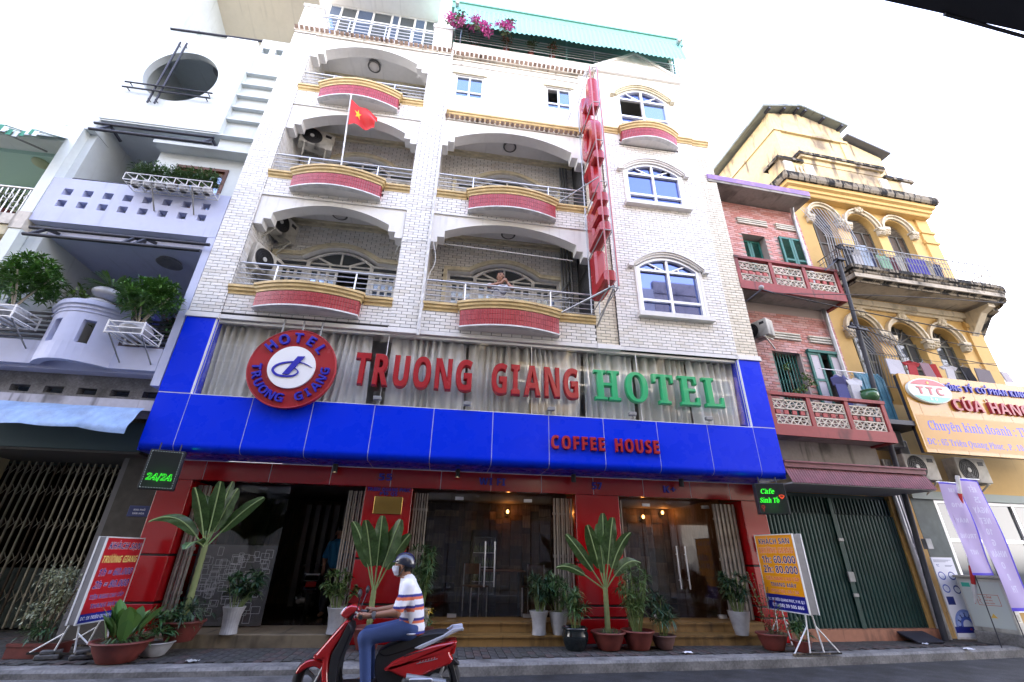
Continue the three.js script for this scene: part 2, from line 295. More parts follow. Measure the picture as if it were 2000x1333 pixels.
// ---------------------------------------------------------------- the hotel
const H = thing('hotel_building', 'hotel with white brick facing, red bow balconies and blue fascia', 'building');
const LEV = { 2: 6.08, 3: 9.08, 4: 12.0 };
const BAY = { A: [-4.43, -1.35], B: [-0.8, 2.87] };
const arcTop = (xa, xb, y0, yt, n = 24) => Array.from({ length: n + 1 }, (_, i) => { const u = -1 + 2 * i / n; return [xb + (xa - xb) * (i / n), y0 + (yt - y0) * (1 - u * u)]; }); // from xb back to xa
{ // masonry core behind the facing
  const B = [];
  B.push(box(-4.97, -4.44, 5.36, 14.05, -8, -0.002));                 // pillars
  B.push(box(-1.34, -0.81, 5.36, 14.05, -8, -0.002));
  for (const [a, b] of [BAY.A]) for (const y of [5.47, 8.42, 11.32]) B.push(box(a - 0.012, b + 0.012, y, y === 5.47 ? 5.97 : y + 0.53, -0.3, -0.022));
  for (const y of [5.43, 8.42]) B.push(box(-0.812, 2.882, y, y + 0.53, -0.3, -0.022));
  for (const [a, b, c] of [[...BAY.A, -2.88], [...BAY.B, 1.03]]) for (const y of [0.12, 3.12]) B.push(slab([[a - 0.01, 5.5 + y], [c - 1.41, 5.5 + y], [c - 1.41, 7.54 + y], [c - 0.86, 7.56 + y], ...arcTop(c - 0.86, c + 0.86, 7.57 + y, 7.89 + y, 16).reverse(), [c + 1.41, 7.54 + y], [c + 1.41, 5.5 + y], [b + 0.01, 5.5 + y], [b + 0.01, 8.5 + y], [a - 0.01, 8.5 + y]], -1.5, -1.112));
  B.push(box(BAY.A[0] - 0.01, BAY.A[1] + 0.01, 11.8, 14.0, -1.3, -1.112));
  B.push(box(2.882, 3.36, 5.36, 11.55, -8, -0.06));                    // recessed strip
  B.push(box(6.0, 6.49, 5.36, 11.65, -8, -0.03));
  const wins = [[3.9, 5.46, 6.26, 7.86], [3.9, 5.46, 9.4, 10.84]];
  B.push(slab(rect(3.362, 5.998, 5.36, 11.65), -0.25, -0.012, wins.map(w => [[w[0], w[2]], [w[0], w[3] - 0.35], [(w[0] + w[1]) / 2, w[3]], [w[1], w[3] - 0.35], [w[1], w[2]]])));
  const wall = part(H, 'brick_wall', B, M.mortar);
  const R = [], f = (x, w, y, h, z, o = {}) => R.push({ o: [x, y, z], u: [1, 0], n: [0, 1], w, h, mats: M.tile, ...o });
  f(-4.98, 0.56, 5.47, 8.55, -0.002); f(-1.35, 0.56, 5.47, 8.55, -0.002, { mats: M.tile });
  for (const y of [5.49, 8.42, 11.32]) f(-4.42, 3.07, y, y === 5.49 ? 0.46 : 0.52, -0.022, { skip: (x, yy) => x > 0.62 && x < 2.42 && y !== 5.49 && yy > 0.3 });
  for (const y of [5.45, 8.42]) f(-0.79, 3.66, y, 0.51, -0.022, { skip: (x, yy) => x > 0.86 && x < 2.78 && yy > 0.3 });
  f(2.88, 0.48, 5.45, 6.1, -0.06, { mats: M.creamTile }); f(6.0, 0.5, 5.45, 6.2, -0.03, { mats: M.creamTile });
  f(3.365, 2.635, 5.45, 6.2, -0.012, { cut: wins.map(w => [w[0] - 3.365, w[1] - 3.365, w[2] - 5.45, w[3] - 0.34 - 5.45]), skip: (x, y) => { const X = x + 3.365, Y = y + 5.45; return wins.some(w => X > w[0] - 0.02 && X < w[1] + 0.02 && Y >= w[3] - 0.34 && Y < w[3] - 0.3 + 0.3 * (1 - ((X - 4.68) / 0.78) ** 2)) || (X > 3.95 && X < 5.45 && Y > 11.45); } });
  // inside the balconies: rear walls and pillar cheeks
  for (const [k, lo, hi, far] of [['A', 6.1, 8.6, 1], ['A', 9.1, 11.55, 3], ['B', 6.1, 8.6, 1], ['B', 9.1, 11.55, 3], ['A', 12.0, 14.0, 6]]) {
    const [a, b] = BAY[k], c = k === 'A' ? -2.88 : 1.03;
    f(a, b - a, lo, hi - lo, -1.112, { far: 8 + far, skip: (x, y) => { const X = x + a, Y = y + lo - (lo - 6.1); const hump = 7.74 + 0.36 * Math.max(0, 1 - ((X - c) / 0.85) ** 2); return X > c - 1.45 && X < c + 1.45 && Y < hump; } });
    R.push({ o: [a + 0.002, lo, -0.02], u: [0, -1], n: [1, 0], w: 1.09, h: hi - lo, mats: M.tile, far: 4 });
    if (k === 'A') R.push({ o: [b - 0.002, lo, -1.11], u: [0, 1], n: [-1, 0], w: 1.09, h: hi - lo, mats: M.tile, far: 20 });
  }
  R.push({ o: [-4.972, 5.45, -1.1], u: [0, 1], n: [-1, 0], w: 1.1, h: 8.5, mats: M.tile, far: 20 });
  const list = []; bricks(list, R); layBricks(wall, list, std([1, 1, 1], 0.34));
}
// plain plaster body: floors, ceilings, side walls, rear
for (const [x0, x1, a, b, z] of [[-4.43, -1.35, 8.63, 8.74, -0.31], [-0.8, 2.87, 8.63, 8.74, -0.31], [-4.43, -1.35, 11.56, 11.66, -0.31], [-0.8, 2.87, 11.56, 11.66, -0.31], [-4.43, -1.35, 14.0, 14.2, -0.02], [-4.43, -1.35, 5.5, 5.74, -0.31], [-0.8, 2.87, 5.5, 5.74, -0.31]]) part(H, 'floor_slab', box(x0, x1, a, b, -1.1, z), M.white);
for (const [y, k] of [[8.5, 'A'], [11.44, 'A'], [8.5, 'B'], [11.44, 'B'], [13.88, 'A']]) part(H, 'ceiling_cornice', [box(BAY[k][0] + 0.01, BAY[k][1] - 0.01, y + 0.02, y + 0.1, -1.098, -1.03), box(BAY[k][0] + 0.01, BAY[k][1] - 0.01, y + 0.1, y + 0.16, -1.098, -0.96)], M.cream);
part(H, 'rear_wall', box(-4.95, 6.45, 0.2, 14.1, -6.8, -6.6), M.white);
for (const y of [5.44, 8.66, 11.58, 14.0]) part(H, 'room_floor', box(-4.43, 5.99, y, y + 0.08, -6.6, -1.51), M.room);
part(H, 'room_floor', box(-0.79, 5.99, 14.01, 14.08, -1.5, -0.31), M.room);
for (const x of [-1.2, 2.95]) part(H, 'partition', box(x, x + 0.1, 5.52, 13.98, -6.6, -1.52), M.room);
part(H, 'base_moulding', [[-4.99, -4.42], [-1.36, -0.79], [2.87, 3.37], [5.99, 6.51]].map(([a, b]) => [box(a, b, 5.39, 5.45, -0.5, 0.03), box(a - 0.0, b + 0.0, 5.34, 5.39, -0.5, 0.045)]).concat([[-4.42, -1.36], [-0.79, 2.87], [3.37, 5.99]].map(([a, b]) => box(a, b, 5.36, 5.44, -0.5, 0.004))), M.white);
// arch beams
function archBeam(a, b, spring, top, cap, z1 = -0.02) {
  const w = 0.18, s = 0.15;
  const pts = [[a, cap], [a, spring], [a + w, spring], [a + w, spring + 0.15], [a + w + s, spring + 0.15], ...arcTop(a + w + s, b - w - s, spring + 0.32, top).reverse(), [b - w - s, spring + 0.15], [b - w, spring + 0.15], [b - w, spring], [b, spring], [b, cap]];
  part(H, 'arch_beam', slab(pts.reverse(), -0.3, z1), M.white);
}
archBeam(-4.43, -1.35, 7.63, 8.29, 8.42); archBeam(-4.43, -1.35, 10.5, 11.19, 11.32); archBeam(-4.43, -1.35, 13.2, 13.9, 14.06);
archBeam(-0.8, 2.87, 7.63, 8.29, 8.42); archBeam(-0.8, 2.87, 10.57, 11.28, 11.5, 0.0);
part(H, 'string_course', [[-4.43, -1.35, 8.41], [-4.43, -1.35, 11.31], [-0.8, 2.87, 8.41]].map(([a, b, y]) => box(a, b, y - 0.01, y + 0.02, -0.05, 0.012)), M.white);

// yellow cornices, bow fronts and railings
const CP = [[0.0, 5.9], [0.02, 5.9], [0.025, 5.94], [0.055, 5.97], [0.06, 6.02], [0.085, 6.03], [0.085, 6.08], [-0.03, 6.08], [-0.03, 5.9]].map(([o, y]) => [o, y - 6.08]);
const bowPath = (xa, xb, e, m, back = -0.0, n = 22) => { const p = [[xa, back]]; for (let i = 0; i <= n; i++) { const u = -1 + 2 * i / n; p.push([xa + (xb - xa) * i / n, e + (m - e) * (1 - u * u)]); } p.push([xb, back]); return p; };
function cornice(parent, path, y) { return part(parent, 'cornice', sweep(path.slice().reverse().map(p => p), CP.map(([o, yy]) => [-o, y + yy]), true), M.cornice); }
function bow(parent, xa, xb, y, drop, e = 0.12, m = 0.34) {
  const g = sub(parent, 'bow_front'), path = bowPath(xa, xb, e, m, -0.02);
  const rev = path.slice().reverse();
  part(g, 'cornice', sweep(rev, CP.map(([o, yy]) => [-o, y + yy]), true), M.cornice);
  part(g, 'apron', sweep(rev, [[0.012, y - 0.19], [0.012, y - drop], [0.04, y - drop], [0.04, y - 0.19]], true), M.greyMortar);
  // narrow upright tiles in three courses
  const tiles = [[], [], []], arc = bowPath(xa, xb, e, m, -0.02, 40), rows = 3, h = (drop - 0.19) / rows;
  for (let i = 0; i < arc.length - 1; i++) {
    const A = arc[i], B = arc[i + 1], L = Math.hypot(B[0] - A[0], B[1] - A[1]), k = Math.max(1, Math.round(L / 0.052)), yaw = Math.atan2(-(B[1] - A[1]), B[0] - A[0]);
    for (let q = 0; q < k; q++) for (let j = 0; j < rows; j++) {
      const t = (q + 0.5) / k, d = rr(0, 0.004);
      tiles[Math.floor(rnd() * 3)].push(new THREE.BoxGeometry(L / k - 0.005, h - 0.006, 0.02 + d).rotateY(yaw).translate(A[0] + (B[0] - A[0]) * t, y - drop + h * (j + 0.5), A[1] + (B[1] - A[1]) * t));
    }
  }
  tiles.forEach((t, i) => part(g, 'upright_tiles', t, M.redTile[i], 'stuff'));
  part(g, 'drip_edge', sweep(rev, [[-0.02, y - drop - 0.03], [-0.02, y - drop], [0.1, y - drop], [0.1, y - drop - 0.03]], true), M.whiteClean);
  const sof = poly([...path.map(([x, z]) => [x, -z]).slice(1, -1), [xb, 0.1], [xa, 0.1]]);
  part(g, 'soffit', new THREE.ExtrudeGeometry(sof, { depth: 0.03, bevelEnabled: false }).rotateX(-PI / 2).translate(0, y - drop - 0.02, 0), M.white);
  return g;
}
function bayBalcony(k, lev, xa, xb, drop) {
  const [a, b] = BAY[k], y = LEV[lev];
  const g = sub(H, 'balcony_edge');
  cornice(g, [[a, -0.02], [xa - 0.06, -0.02]], y); cornice(g, [[xb + 0.06, -0.02], [b, -0.02]], y);
  bow(H, xa, xb, y, drop);
  const r = sub(H, 'balcony_railing'), z = -0.05;
  part(r, 'top_rail', bar([a, y + 0.57, z], [b, y + 0.57, z], 0.022, 8), M.steel);
  [0.09, 0.21, 0.33, 0.45].forEach(h => part(r, 'rail', bar([a, y + h, z], [b, y + h, z], 0.011, 6), M.steel));
  const n = 2; for (let i = 0; i < n; i++) { const x = a + (b - a) * (i + 0.48) / 2.0; part(r, 'post', bar([x, y - 0.05, z], [x, y + 0.57, z], 0.017, 8), M.steel); }
}
bayBalcony('A', 2, -3.85, -1.96, 0.48); bayBalcony('A', 3, -3.85, -1.97, 0.5); bayBalcony('A', 4, -3.84, -1.96, 0.52);
bayBalcony('B', 2, 0.02, 2.03, 0.54); bayBalcony('B', 3, 0.02, 2.03, 0.54);
bow(H, 3.94, 5.48, 12.0, 0.5);
{ const g = sub(H, 'cornice_band'); cornice(g, [[3.36, 0], [3.87, 0]], 12.0); cornice(g, [[5.55, 0], [6.0, 0]], 12.0); cornice(g, [[6.0, -0.03], [6.5, -0.03]], 12.0); cornice(g, [[-0.81, -0.12], [2.87, -0.12]], 11.93); cornice(g, [[2.88, -0.06], [3.36, -0.06]], 11.98); }

// balcony doors: humped surround, fanlight, four glazed leaves
function balconyDoor(c, lev, open) {
  const y = LEV[lev] - 6.08 + 0.12, zw = -1.1, D = sub(H, 'balcony_door');
  const hump = (o, top) => [[c - 1.4 - o, 5.74 + y], [c - 1.4 - o, 7.53 + y + o], [c - 0.85 - o * 0.4, 7.55 + y + o], ...arcTop(c - 0.85 - o * 0.4, c + 0.85 + o * 0.4, 7.56 + y + o, 7.88 + y + o, 16).reverse(), [c + 0.85 + o * 0.4, 7.55 + y + o], [c + 1.4 + o, 7.53 + y + o], [c + 1.4 + o, 5.74 + y]];
  part(D, 'surround', slab([...hump(0.09), ...hump(0).reverse()], zw - 0.02, zw + 0.05), M.cream);
  part(D, 'reveal', slab([...hump(0.012), ...hump(-0.005).reverse()], zw - 0.28, zw - 0.02), M.white);
  const z0 = zw - 0.2, z1 = zw - 0.14, F = [];
  F.push(box(c - 1.4, c + 1.4, 7.3 + y, 7.37 + y, z0, z1));
  for (const x of [-1.37, -0.72, 0.72, 1.37]) F.push(box(c + x - 0.04, c + x + 0.04, 6 + y, 7.54 + y, z0 + 0.003, z1 + 0.004));
  F.push(box(c - 1.4, c - 0.7, 7.48 + y, 7.53 + y, z0, z1 - 0.002), box(c + 0.7, c + 1.4, 7.48 + y, 7.53 + y, z0, z1 - 0.002));
  const ap = arcTop(c - 0.8, c + 0.8, 7.5 + y, 7.84 + y, 16); F.push(slab([...ap.slice().reverse(), ...ap.map(([x, yy]) => [c + (x - c) * 0.93, yy - 0.045])], z0 + 0.002, z1 - 0.001));
  for (const a of [-0.62, 0, 0.62]) F.push(sqbar([c + a * 0.3, 7.46 + y, (z0 + z1) / 2], [c + a * 0.95, 7.5 + y + 0.34 * (1 - (a * 0.95 / 0.8) ** 2), (z0 + z1) / 2], 0.045, 0.045));
  F.push(box(c - 0.7, c + 0.7, 7.44 + y, 7.475 + y, z0 + 0.004, z1 - 0.003), box(c - 0.25, c - 0.21, 7.37 + y, 7.44 + y, z0 + 0.004, z1 - 0.004), box(c + 0.21, c + 0.25, 7.37 + y, 7.44 + y, z0 + 0.004, z1 - 0.004));
  part(D, 'frame', F, M.frame);
  part(D, 'fanlight_pane', slab(arcTop(c - 0.76, c + 0.76, 7.38 + y, 7.82 + y, 16), z0 + 0.02, z0 + 0.026), M.tinted);
  for (const s of [-1, 1]) part(D, 'transom_pane', box(c + s * 0.76, c + s * 1.33, 7.37 + y, 7.48 + y, z0 + 0.02, z0 + 0.026), M.tinted);
  const leaves = [[-1.33, -0.76], [-0.68, -0.02], [0.02, 0.68], [0.76, 1.33]];
  leaves.forEach(([a, b], i) => {
    if (open && i === 2) return;
    const xs = [0, 1 / 3, 2 / 3, 1].map(t => c + a + 0.035 + (b - a - 0.07) * t), ys = [6.05, 6.32, 6.6, 6.88, 7.08, 7.27].map(v => v + y);
    const gr = grid(xs, ys, 0.06, z0, z1 - 0.004); part(D, 'door_leaf', gr.bars, M.frame);
    gr.panes.forEach((p, q) => part(D, 'pane', box(p[0], p[1], p[2], p[3], z0 + 0.012, z0 + 0.018), q % 5 === 4 ? M.tinted : M.mirrorBlue));
  });
}
balconyDoor(-2.88, 2, true); balconyDoor(-2.88, 3, false); balconyDoor(1.03, 2, false); balconyDoor(1.03, 3, false);
part(H, 'terrace_door', [box(-4.2, -1.6, 12, 13.6, -1.105, -1.06)], M.frame);

// tower windows with arched heads
function towerWindow(x0, x1, y0, spring, top, z, o = {}) {
  const W = sub(H, 'arched_window'), c = (x0 + x1) / 2, fr = 0.07, zf = z - 0.08;
  const head = (a, b, k, off = 0) => arcTop(a, b, spring + off, top + off, 20);
  const outer = [[x1, y0], ...head(x0, x1), [x0, y0]], inner = [[x1 - fr, y0 + fr], ...arcTop(x0 + fr, x1 - fr, spring - 0.0, top - fr, 20), [x0 + fr, y0 + fr]];
  const F = [slab(outer, zf, z + 0.02, [inner.slice().reverse()])];
  const yl = y0 + (spring - y0) * 0.3, yt = spring - 0.06;
  F.push(box(c - 0.03, c + 0.03, y0 + fr, top - fr, zf + 0.01, z + 0.005), box(x0 + fr, x1 - fr, yl - 0.03, yl + 0.03, zf + 0.012, z + 0.003), box(x0 + fr, x1 - fr, yt - 0.03, yt + 0.03, zf + 0.012, z + 0.003));
  for (const s of [-1, 1]) { F.push(sqbar([c + s * 0.06, yt + 0.02, z - 0.03], [c + s * 0.48, spring + (top - spring) * 0.5, z - 0.03], 0.035, 0.03)); F.push(sqbar([c + s * 0.28, yt, z - 0.031], [c + s * 0.28, yt + 0.12, z - 0.031], 0.03, 0.03)); }
  part(W, 'frame', F, M.alu);
  const gz = [zf + 0.02, zf + 0.026];
  const pn = (a, b, lo, hi, m = M.coated) => part(W, 'pane', box(a, b, lo, hi, ...gz), m);
  pn(x0 + fr, c - 0.03, y0 + fr, yl - 0.03); pn(c + 0.03, x1 - fr, y0 + fr, yl - 0.03);
  if (!o.open) pn(x0 + fr, c - 0.03, yl + 0.03, yt - 0.03);
  pn(c + 0.03, x1 - fr, yl + 0.03, yt - 0.03, o.open ? M.mirrorBlue : M.coated);
  part(W, 'arch_pane', slab([[c - 0.03, yt + 0.03], ...arcTop(x0 + fr, x1 - fr, spring, top - fr, 20).filter(p => p[0] < c - 0.03), [x0 + fr, yt + 0.03]], ...gz), M.coated);
  part(W, 'arch_pane', slab([[x1 - fr, yt + 0.03], ...arcTop(x0 + fr, x1 - fr, spring, top - fr, 20).filter(p => p[0] > c + 0.03), [c + 0.03, yt + 0.03]], ...gz), M.coated);
  const hm = o.hoodMat ?? M.white, hb = (o1, o2, za, zb) => slab([...arcTop(x0 - o2, x1 + o2, spring + 0.02, top + o2 * 0.9, 20).slice().reverse(), ...arcTop(x0 - o1, x1 + o1, spring + 0.02, top + o1 * 0.9, 20)], za, zb);
  part(W, 'hood', [hb(0.01, 0.07, z - 0.02, z + 0.06), hb(0.07, 0.12, z - 0.02, z + 0.09), hb(0.12, 0.16, z - 0.02, z + 0.12), box(x0 - 0.22, x0 - 0.1, spring - 0.05, spring + 0.02, z - 0.02, z + 0.12), box(x1 + 0.1, x1 + 0.22, spring - 0.05, spring + 0.02, z - 0.02, z + 0.12)], hm);
  if (o.sill !== false) part(W, 'sill', [box(x0 - 0.1, x1 + 0.12, y0 - 0.11, y0, z - 0.05, z + 0.14), box(x0 - 0.06, x0, y0, spring, z - 0.05, z + 0.03), box(x1, x1 + 0.06, y0, spring, z - 0.05, z + 0.03)], M.white);
}
towerWindow(3.93, 5.44, 6.28, 7.5, 7.82, 0); towerWindow(3.93, 5.44, 9.43, 10.5, 10.82, 0);
towerWindow(3.97, 5.47, 12.3, 13.4, 13.78, 0.0, { open: true, hoodMat: M.cream, sill: false });
// upper plaster storey: tower top with pediment, wall with two small windows
part(H, 'upper_wall', [slab(rect(3.362, 6.0, 11.65, 14.44), -0.25, -0.0, [[[3.97, 12.3], [3.97, 13.4], [4.2, 13.6], [4.72, 13.78], [5.24, 13.6], [5.47, 13.4], [5.47, 12.3]]]), box(6.0, 6.49, 11.65, 14.3, -6, -0.03),
  slab(rect(-0.81, 2.88, 11.6, 14.1), -0.3, -0.12, [rect(-0.62, 0.17, 12.62, 13.5).reverse(), rect(1.93, 2.66, 12.68, 13.55).reverse()]), box(2.882, 3.36, 11.55, 14.2, -6, -0.06)], M.white);
part(H, 'pediment', [slab([[3.33, 14.44], [6.03, 14.44], [6.03, 14.55], [4.72, 15.42], [3.33, 14.55]], -0.25, 0.05), slab([[3.28, 14.52], [4.72, 15.5], [6.08, 14.52], [6.08, 14.62], [4.72, 15.6], [3.28, 14.62]].map(p => [p[0], p[1] - 0.1]).reverse(), -0.25, 0.1), box(3.3, 6.06, 14.36, 14.45, -0.25, 0.08)], M.white);
{ // stucco scroll on the pediment
  const S = []; for (const s of [-1, 1]) for (let i = 0; i < 5; i++) { const x = 4.72 + s * (0.12 + i * 0.13), r = 0.075 - i * 0.008; S.push(new THREE.TorusGeometry(r, 0.02, 5, 12).translate(x, 14.78 + (i % 2) * 0.04, 0.055)); } part(H, 'stucco_scroll', S, M.white);
}
// clay tile copings
function coping(x0, x1, y, z) { const t = []; const n = Math.round((x1 - x0) / 0.13); for (let i = 0; i < n; i++) { const x = x0 + (i + 0.5) * (x1 - x0) / n; t.push(new THREE.CylinderGeometry(0.05, 0.055, 0.2, 7, 1, true, -PI / 2, PI).rotateX(PI / 2 - 0.3).translate(x, y + rr(-0.008, 0.008), z + 0.02)); } const c = part(H, 'tile_coping', [box(x0, x1, y - 0.07, y - 0.01, z - 0.3, z + 0.03)], M.stained); part(c, 'coping_tile', t, M.clayRoof, 'stuff'); }
coping(-0.78, 2.86, 11.55, 0.0); coping(-0.82, 3.35, 14.24, -0.05); coping(-5.02, -0.8, 14.2, 0.0);
part(H, 'frieze', [box(-4.99, -0.79, 14.06, 14.14, -0.4, 0.015), box(-0.8, 3.36, 14.1, 14.17, -0.4, -0.09), box(-0.8, 3.34, 13.88, 13.95, -0.2, -0.1)], M.stained);
function smallWindow(x0, x1, y0, y1, z, open) {
  const W = sub(H, 'small_window'), c = (x0 + x1) / 2, ym = y0 + (y1 - y0) * 0.27;
  part(W, 'frame', [...grid([x0 + 0.03, c, x1 - 0.03], [y0 + 0.03, ym, y1 - 0.03], 0.05, z - 0.06, z - 0.01).bars], M.alu);
  part(W, 'lintel', [box(x0 - 0.08, x1 + 0.08, y1 + 0.02, y1 + 0.1, z - 0.02, z + 0.06)], M.cream);
  for (const [a, b, lo, hi, dark] of [[x0, c, y0, ym], [c, x1, y0, ym], [x0, c, ym, y1, open], [c, x1, ym, y1]]) if (!dark) part(W, 'pane', box(a + 0.03, b - 0.03, lo + 0.03, hi - 0.03, z - 0.05, z - 0.044), M.mirrorBlue);
}
smallWindow(-0.62, 0.17, 12.62, 13.5, -0.14); smallWindow(1.93, 2.66, 12.68, 13.55, -0.14, true);
// roof terraces
{
  part(H, 'terrace_parapet', [box(-0.8, 6.2, 14.25, 14.85, -0.25, -0.09)], M.white);
  part(H, 'terrace_post', [box(-4.97, -4.45, 14.2, 15.25, -0.5, 0.0), box(-5.0, -4.42, 15.25, 15.35, -0.53, 0.03)], M.white);
  part(H, 'terrace_post', [box(-1.36, -0.84, 14.2, 15.25, -0.5, 0.0), box(-1.4, -0.8, 15.25, 15.38, -0.53, 0.03), box(-1.3, -0.9, 15.38, 16.8, -0.5, -0.05)], M.white);
  const r = sub(H, 'terrace_railing');
  part(r, 'top_rail', bar([-4.45, 15.0, -0.05], [-1.35, 15.0, -0.05], 0.022, 8), M.steel);
  [14.42, 14.56, 14.7, 14.84].forEach(y => part(r, 'rail', bar([-4.45, y, -0.05], [-1.35, y, -0.05], 0.011), M.steel));
  [-3.7, -2.7, -2.0].forEach(x => part(r, 'post', bar([x, 14.2, -0.05], [x, 15.0, -0.05], 0.016), M.steel));
  const r2 = sub(H, 'terrace_railing');
  part(r2, 'top_rail', bar([-0.85, 15.42, -0.06], [6.25, 15.42, -0.06], 0.022, 8), M.steel);
  [14.95, 15.07, 15.19, 15.31].forEach(y => part(r2, 'rail', bar([-0.85, y, -0.06], [6.25, y, -0.06], 0.011), M.steel));
  for (let i = 0; i < 6; i++) part(r2, 'post', bar([-0.6 + i * 1.35, 14.8, -0.06], [-0.6 + i * 1.35, 15.42, -0.06], 0.016), M.steel);
  // glazed room
  const z = -1.3, xs = [-5.0, -4.62, -4.12, -3.6, -3.0, -2.75, -2.25, -1.9, -1.5], G = sub(H, 'glazed_room');
  const gr = grid(xs, [14.3, 15.6, 17.2, 17.75], 0.06, z - 0.03, z + 0.03); part(G, 'frame', gr.bars, M.whiteClean);
  gr.panes.forEach((p, i) => part(G, 'pane', box(...p, z - 0.004, z + 0.002), Math.floor(i / 3) % 2 ? M.tinted : M.mirrorBlue));
  part(G, 'eave', [box(-5.1, -0.9, 17.8, 18.0, -4, -0.3), box(-5.1, -0.9, 17.95, 18.15, -0.45, -0.2)], M.white);
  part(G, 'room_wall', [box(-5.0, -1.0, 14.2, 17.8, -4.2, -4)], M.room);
  // green sheet roof and hanging sheets
  const A = sub(H, 'terrace_canopy');
  part(A, 'fascia', [box(-0.95, 6.35, 16.12, 16.36, -0.2, 0.16), box(-0.95, 6.35, 16.36, 16.4, -0.2, 0.2)], std([0.20, 0.45, 0.38], 0.5));
  part(A, 'roof_sheet', [box(-0.95, 6.35, 16.4, 16.43, -5, 0.2)], std([0.22, 0.48, 0.42], 0.5));
  const n = 400, pos = [], idx = []; for (let i = 0; i <= n; i++) { const x = -0.85 + 7.05 * i / n, w = 0.016 * Math.tanh(2.5 * Math.sin(i / n * 7.05 / 0.14 * 2 * PI)); pos.push(x, 16.1, 0.18 + w, x, 15.02 + 0.03 * Math.sin(i * 0.05), 0.36 + w); if (i < n) idx.push(2 * i, 2 * i + 1, 2 * i + 2, 2 * i + 2, 2 * i + 1, 2 * i + 3); }
  const cg = new THREE.BufferGeometry(); cg.setAttribute('position', new THREE.Float32BufferAttribute(pos, 3)); cg.setIndex(idx); cg.computeVertexNormals();
  part(A, 'corrugated_sheet', cg, new THREE.MeshStandardMaterial({ color: col(0.22, 0.50, 0.46), roughness: 0.5, side: THREE.DoubleSide }));
  part(A, 'post', [bar([-0.8, 14.85, -0.2], [-0.8, 16.1, -0.1], 0.03), bar([2.6, 14.85, -0.2], [2.6, 16.1, -0.1], 0.03), bar([6.1, 14.85, -0.2], [6.1, 16.1, -0.1], 0.03)], std([0.15, 0.35, 0.33], 0.5));
  part(A, 'roller_end', [new THREE.CylinderGeometry(0.08, 0.08, 0.1, 12).rotateZ(PI / 2).translate(-0.78, 16.08, 0.28), new THREE.CylinderGeometry(0.08, 0.08, 0.1, 12).rotateZ(PI / 2).translate(6.12, 16.08, 0.28)], M.galv);
  part(A, 'terrace_wall', [box(-0.8, 6.2, 14.1, 16.4, -5, -4.8), box(-0.9, -0.8, 14.1, 16.4, -4.8, -0.5), box(6.2, 6.3, 14.1, 16.4, -4.8, -0.5)], M.room);
}

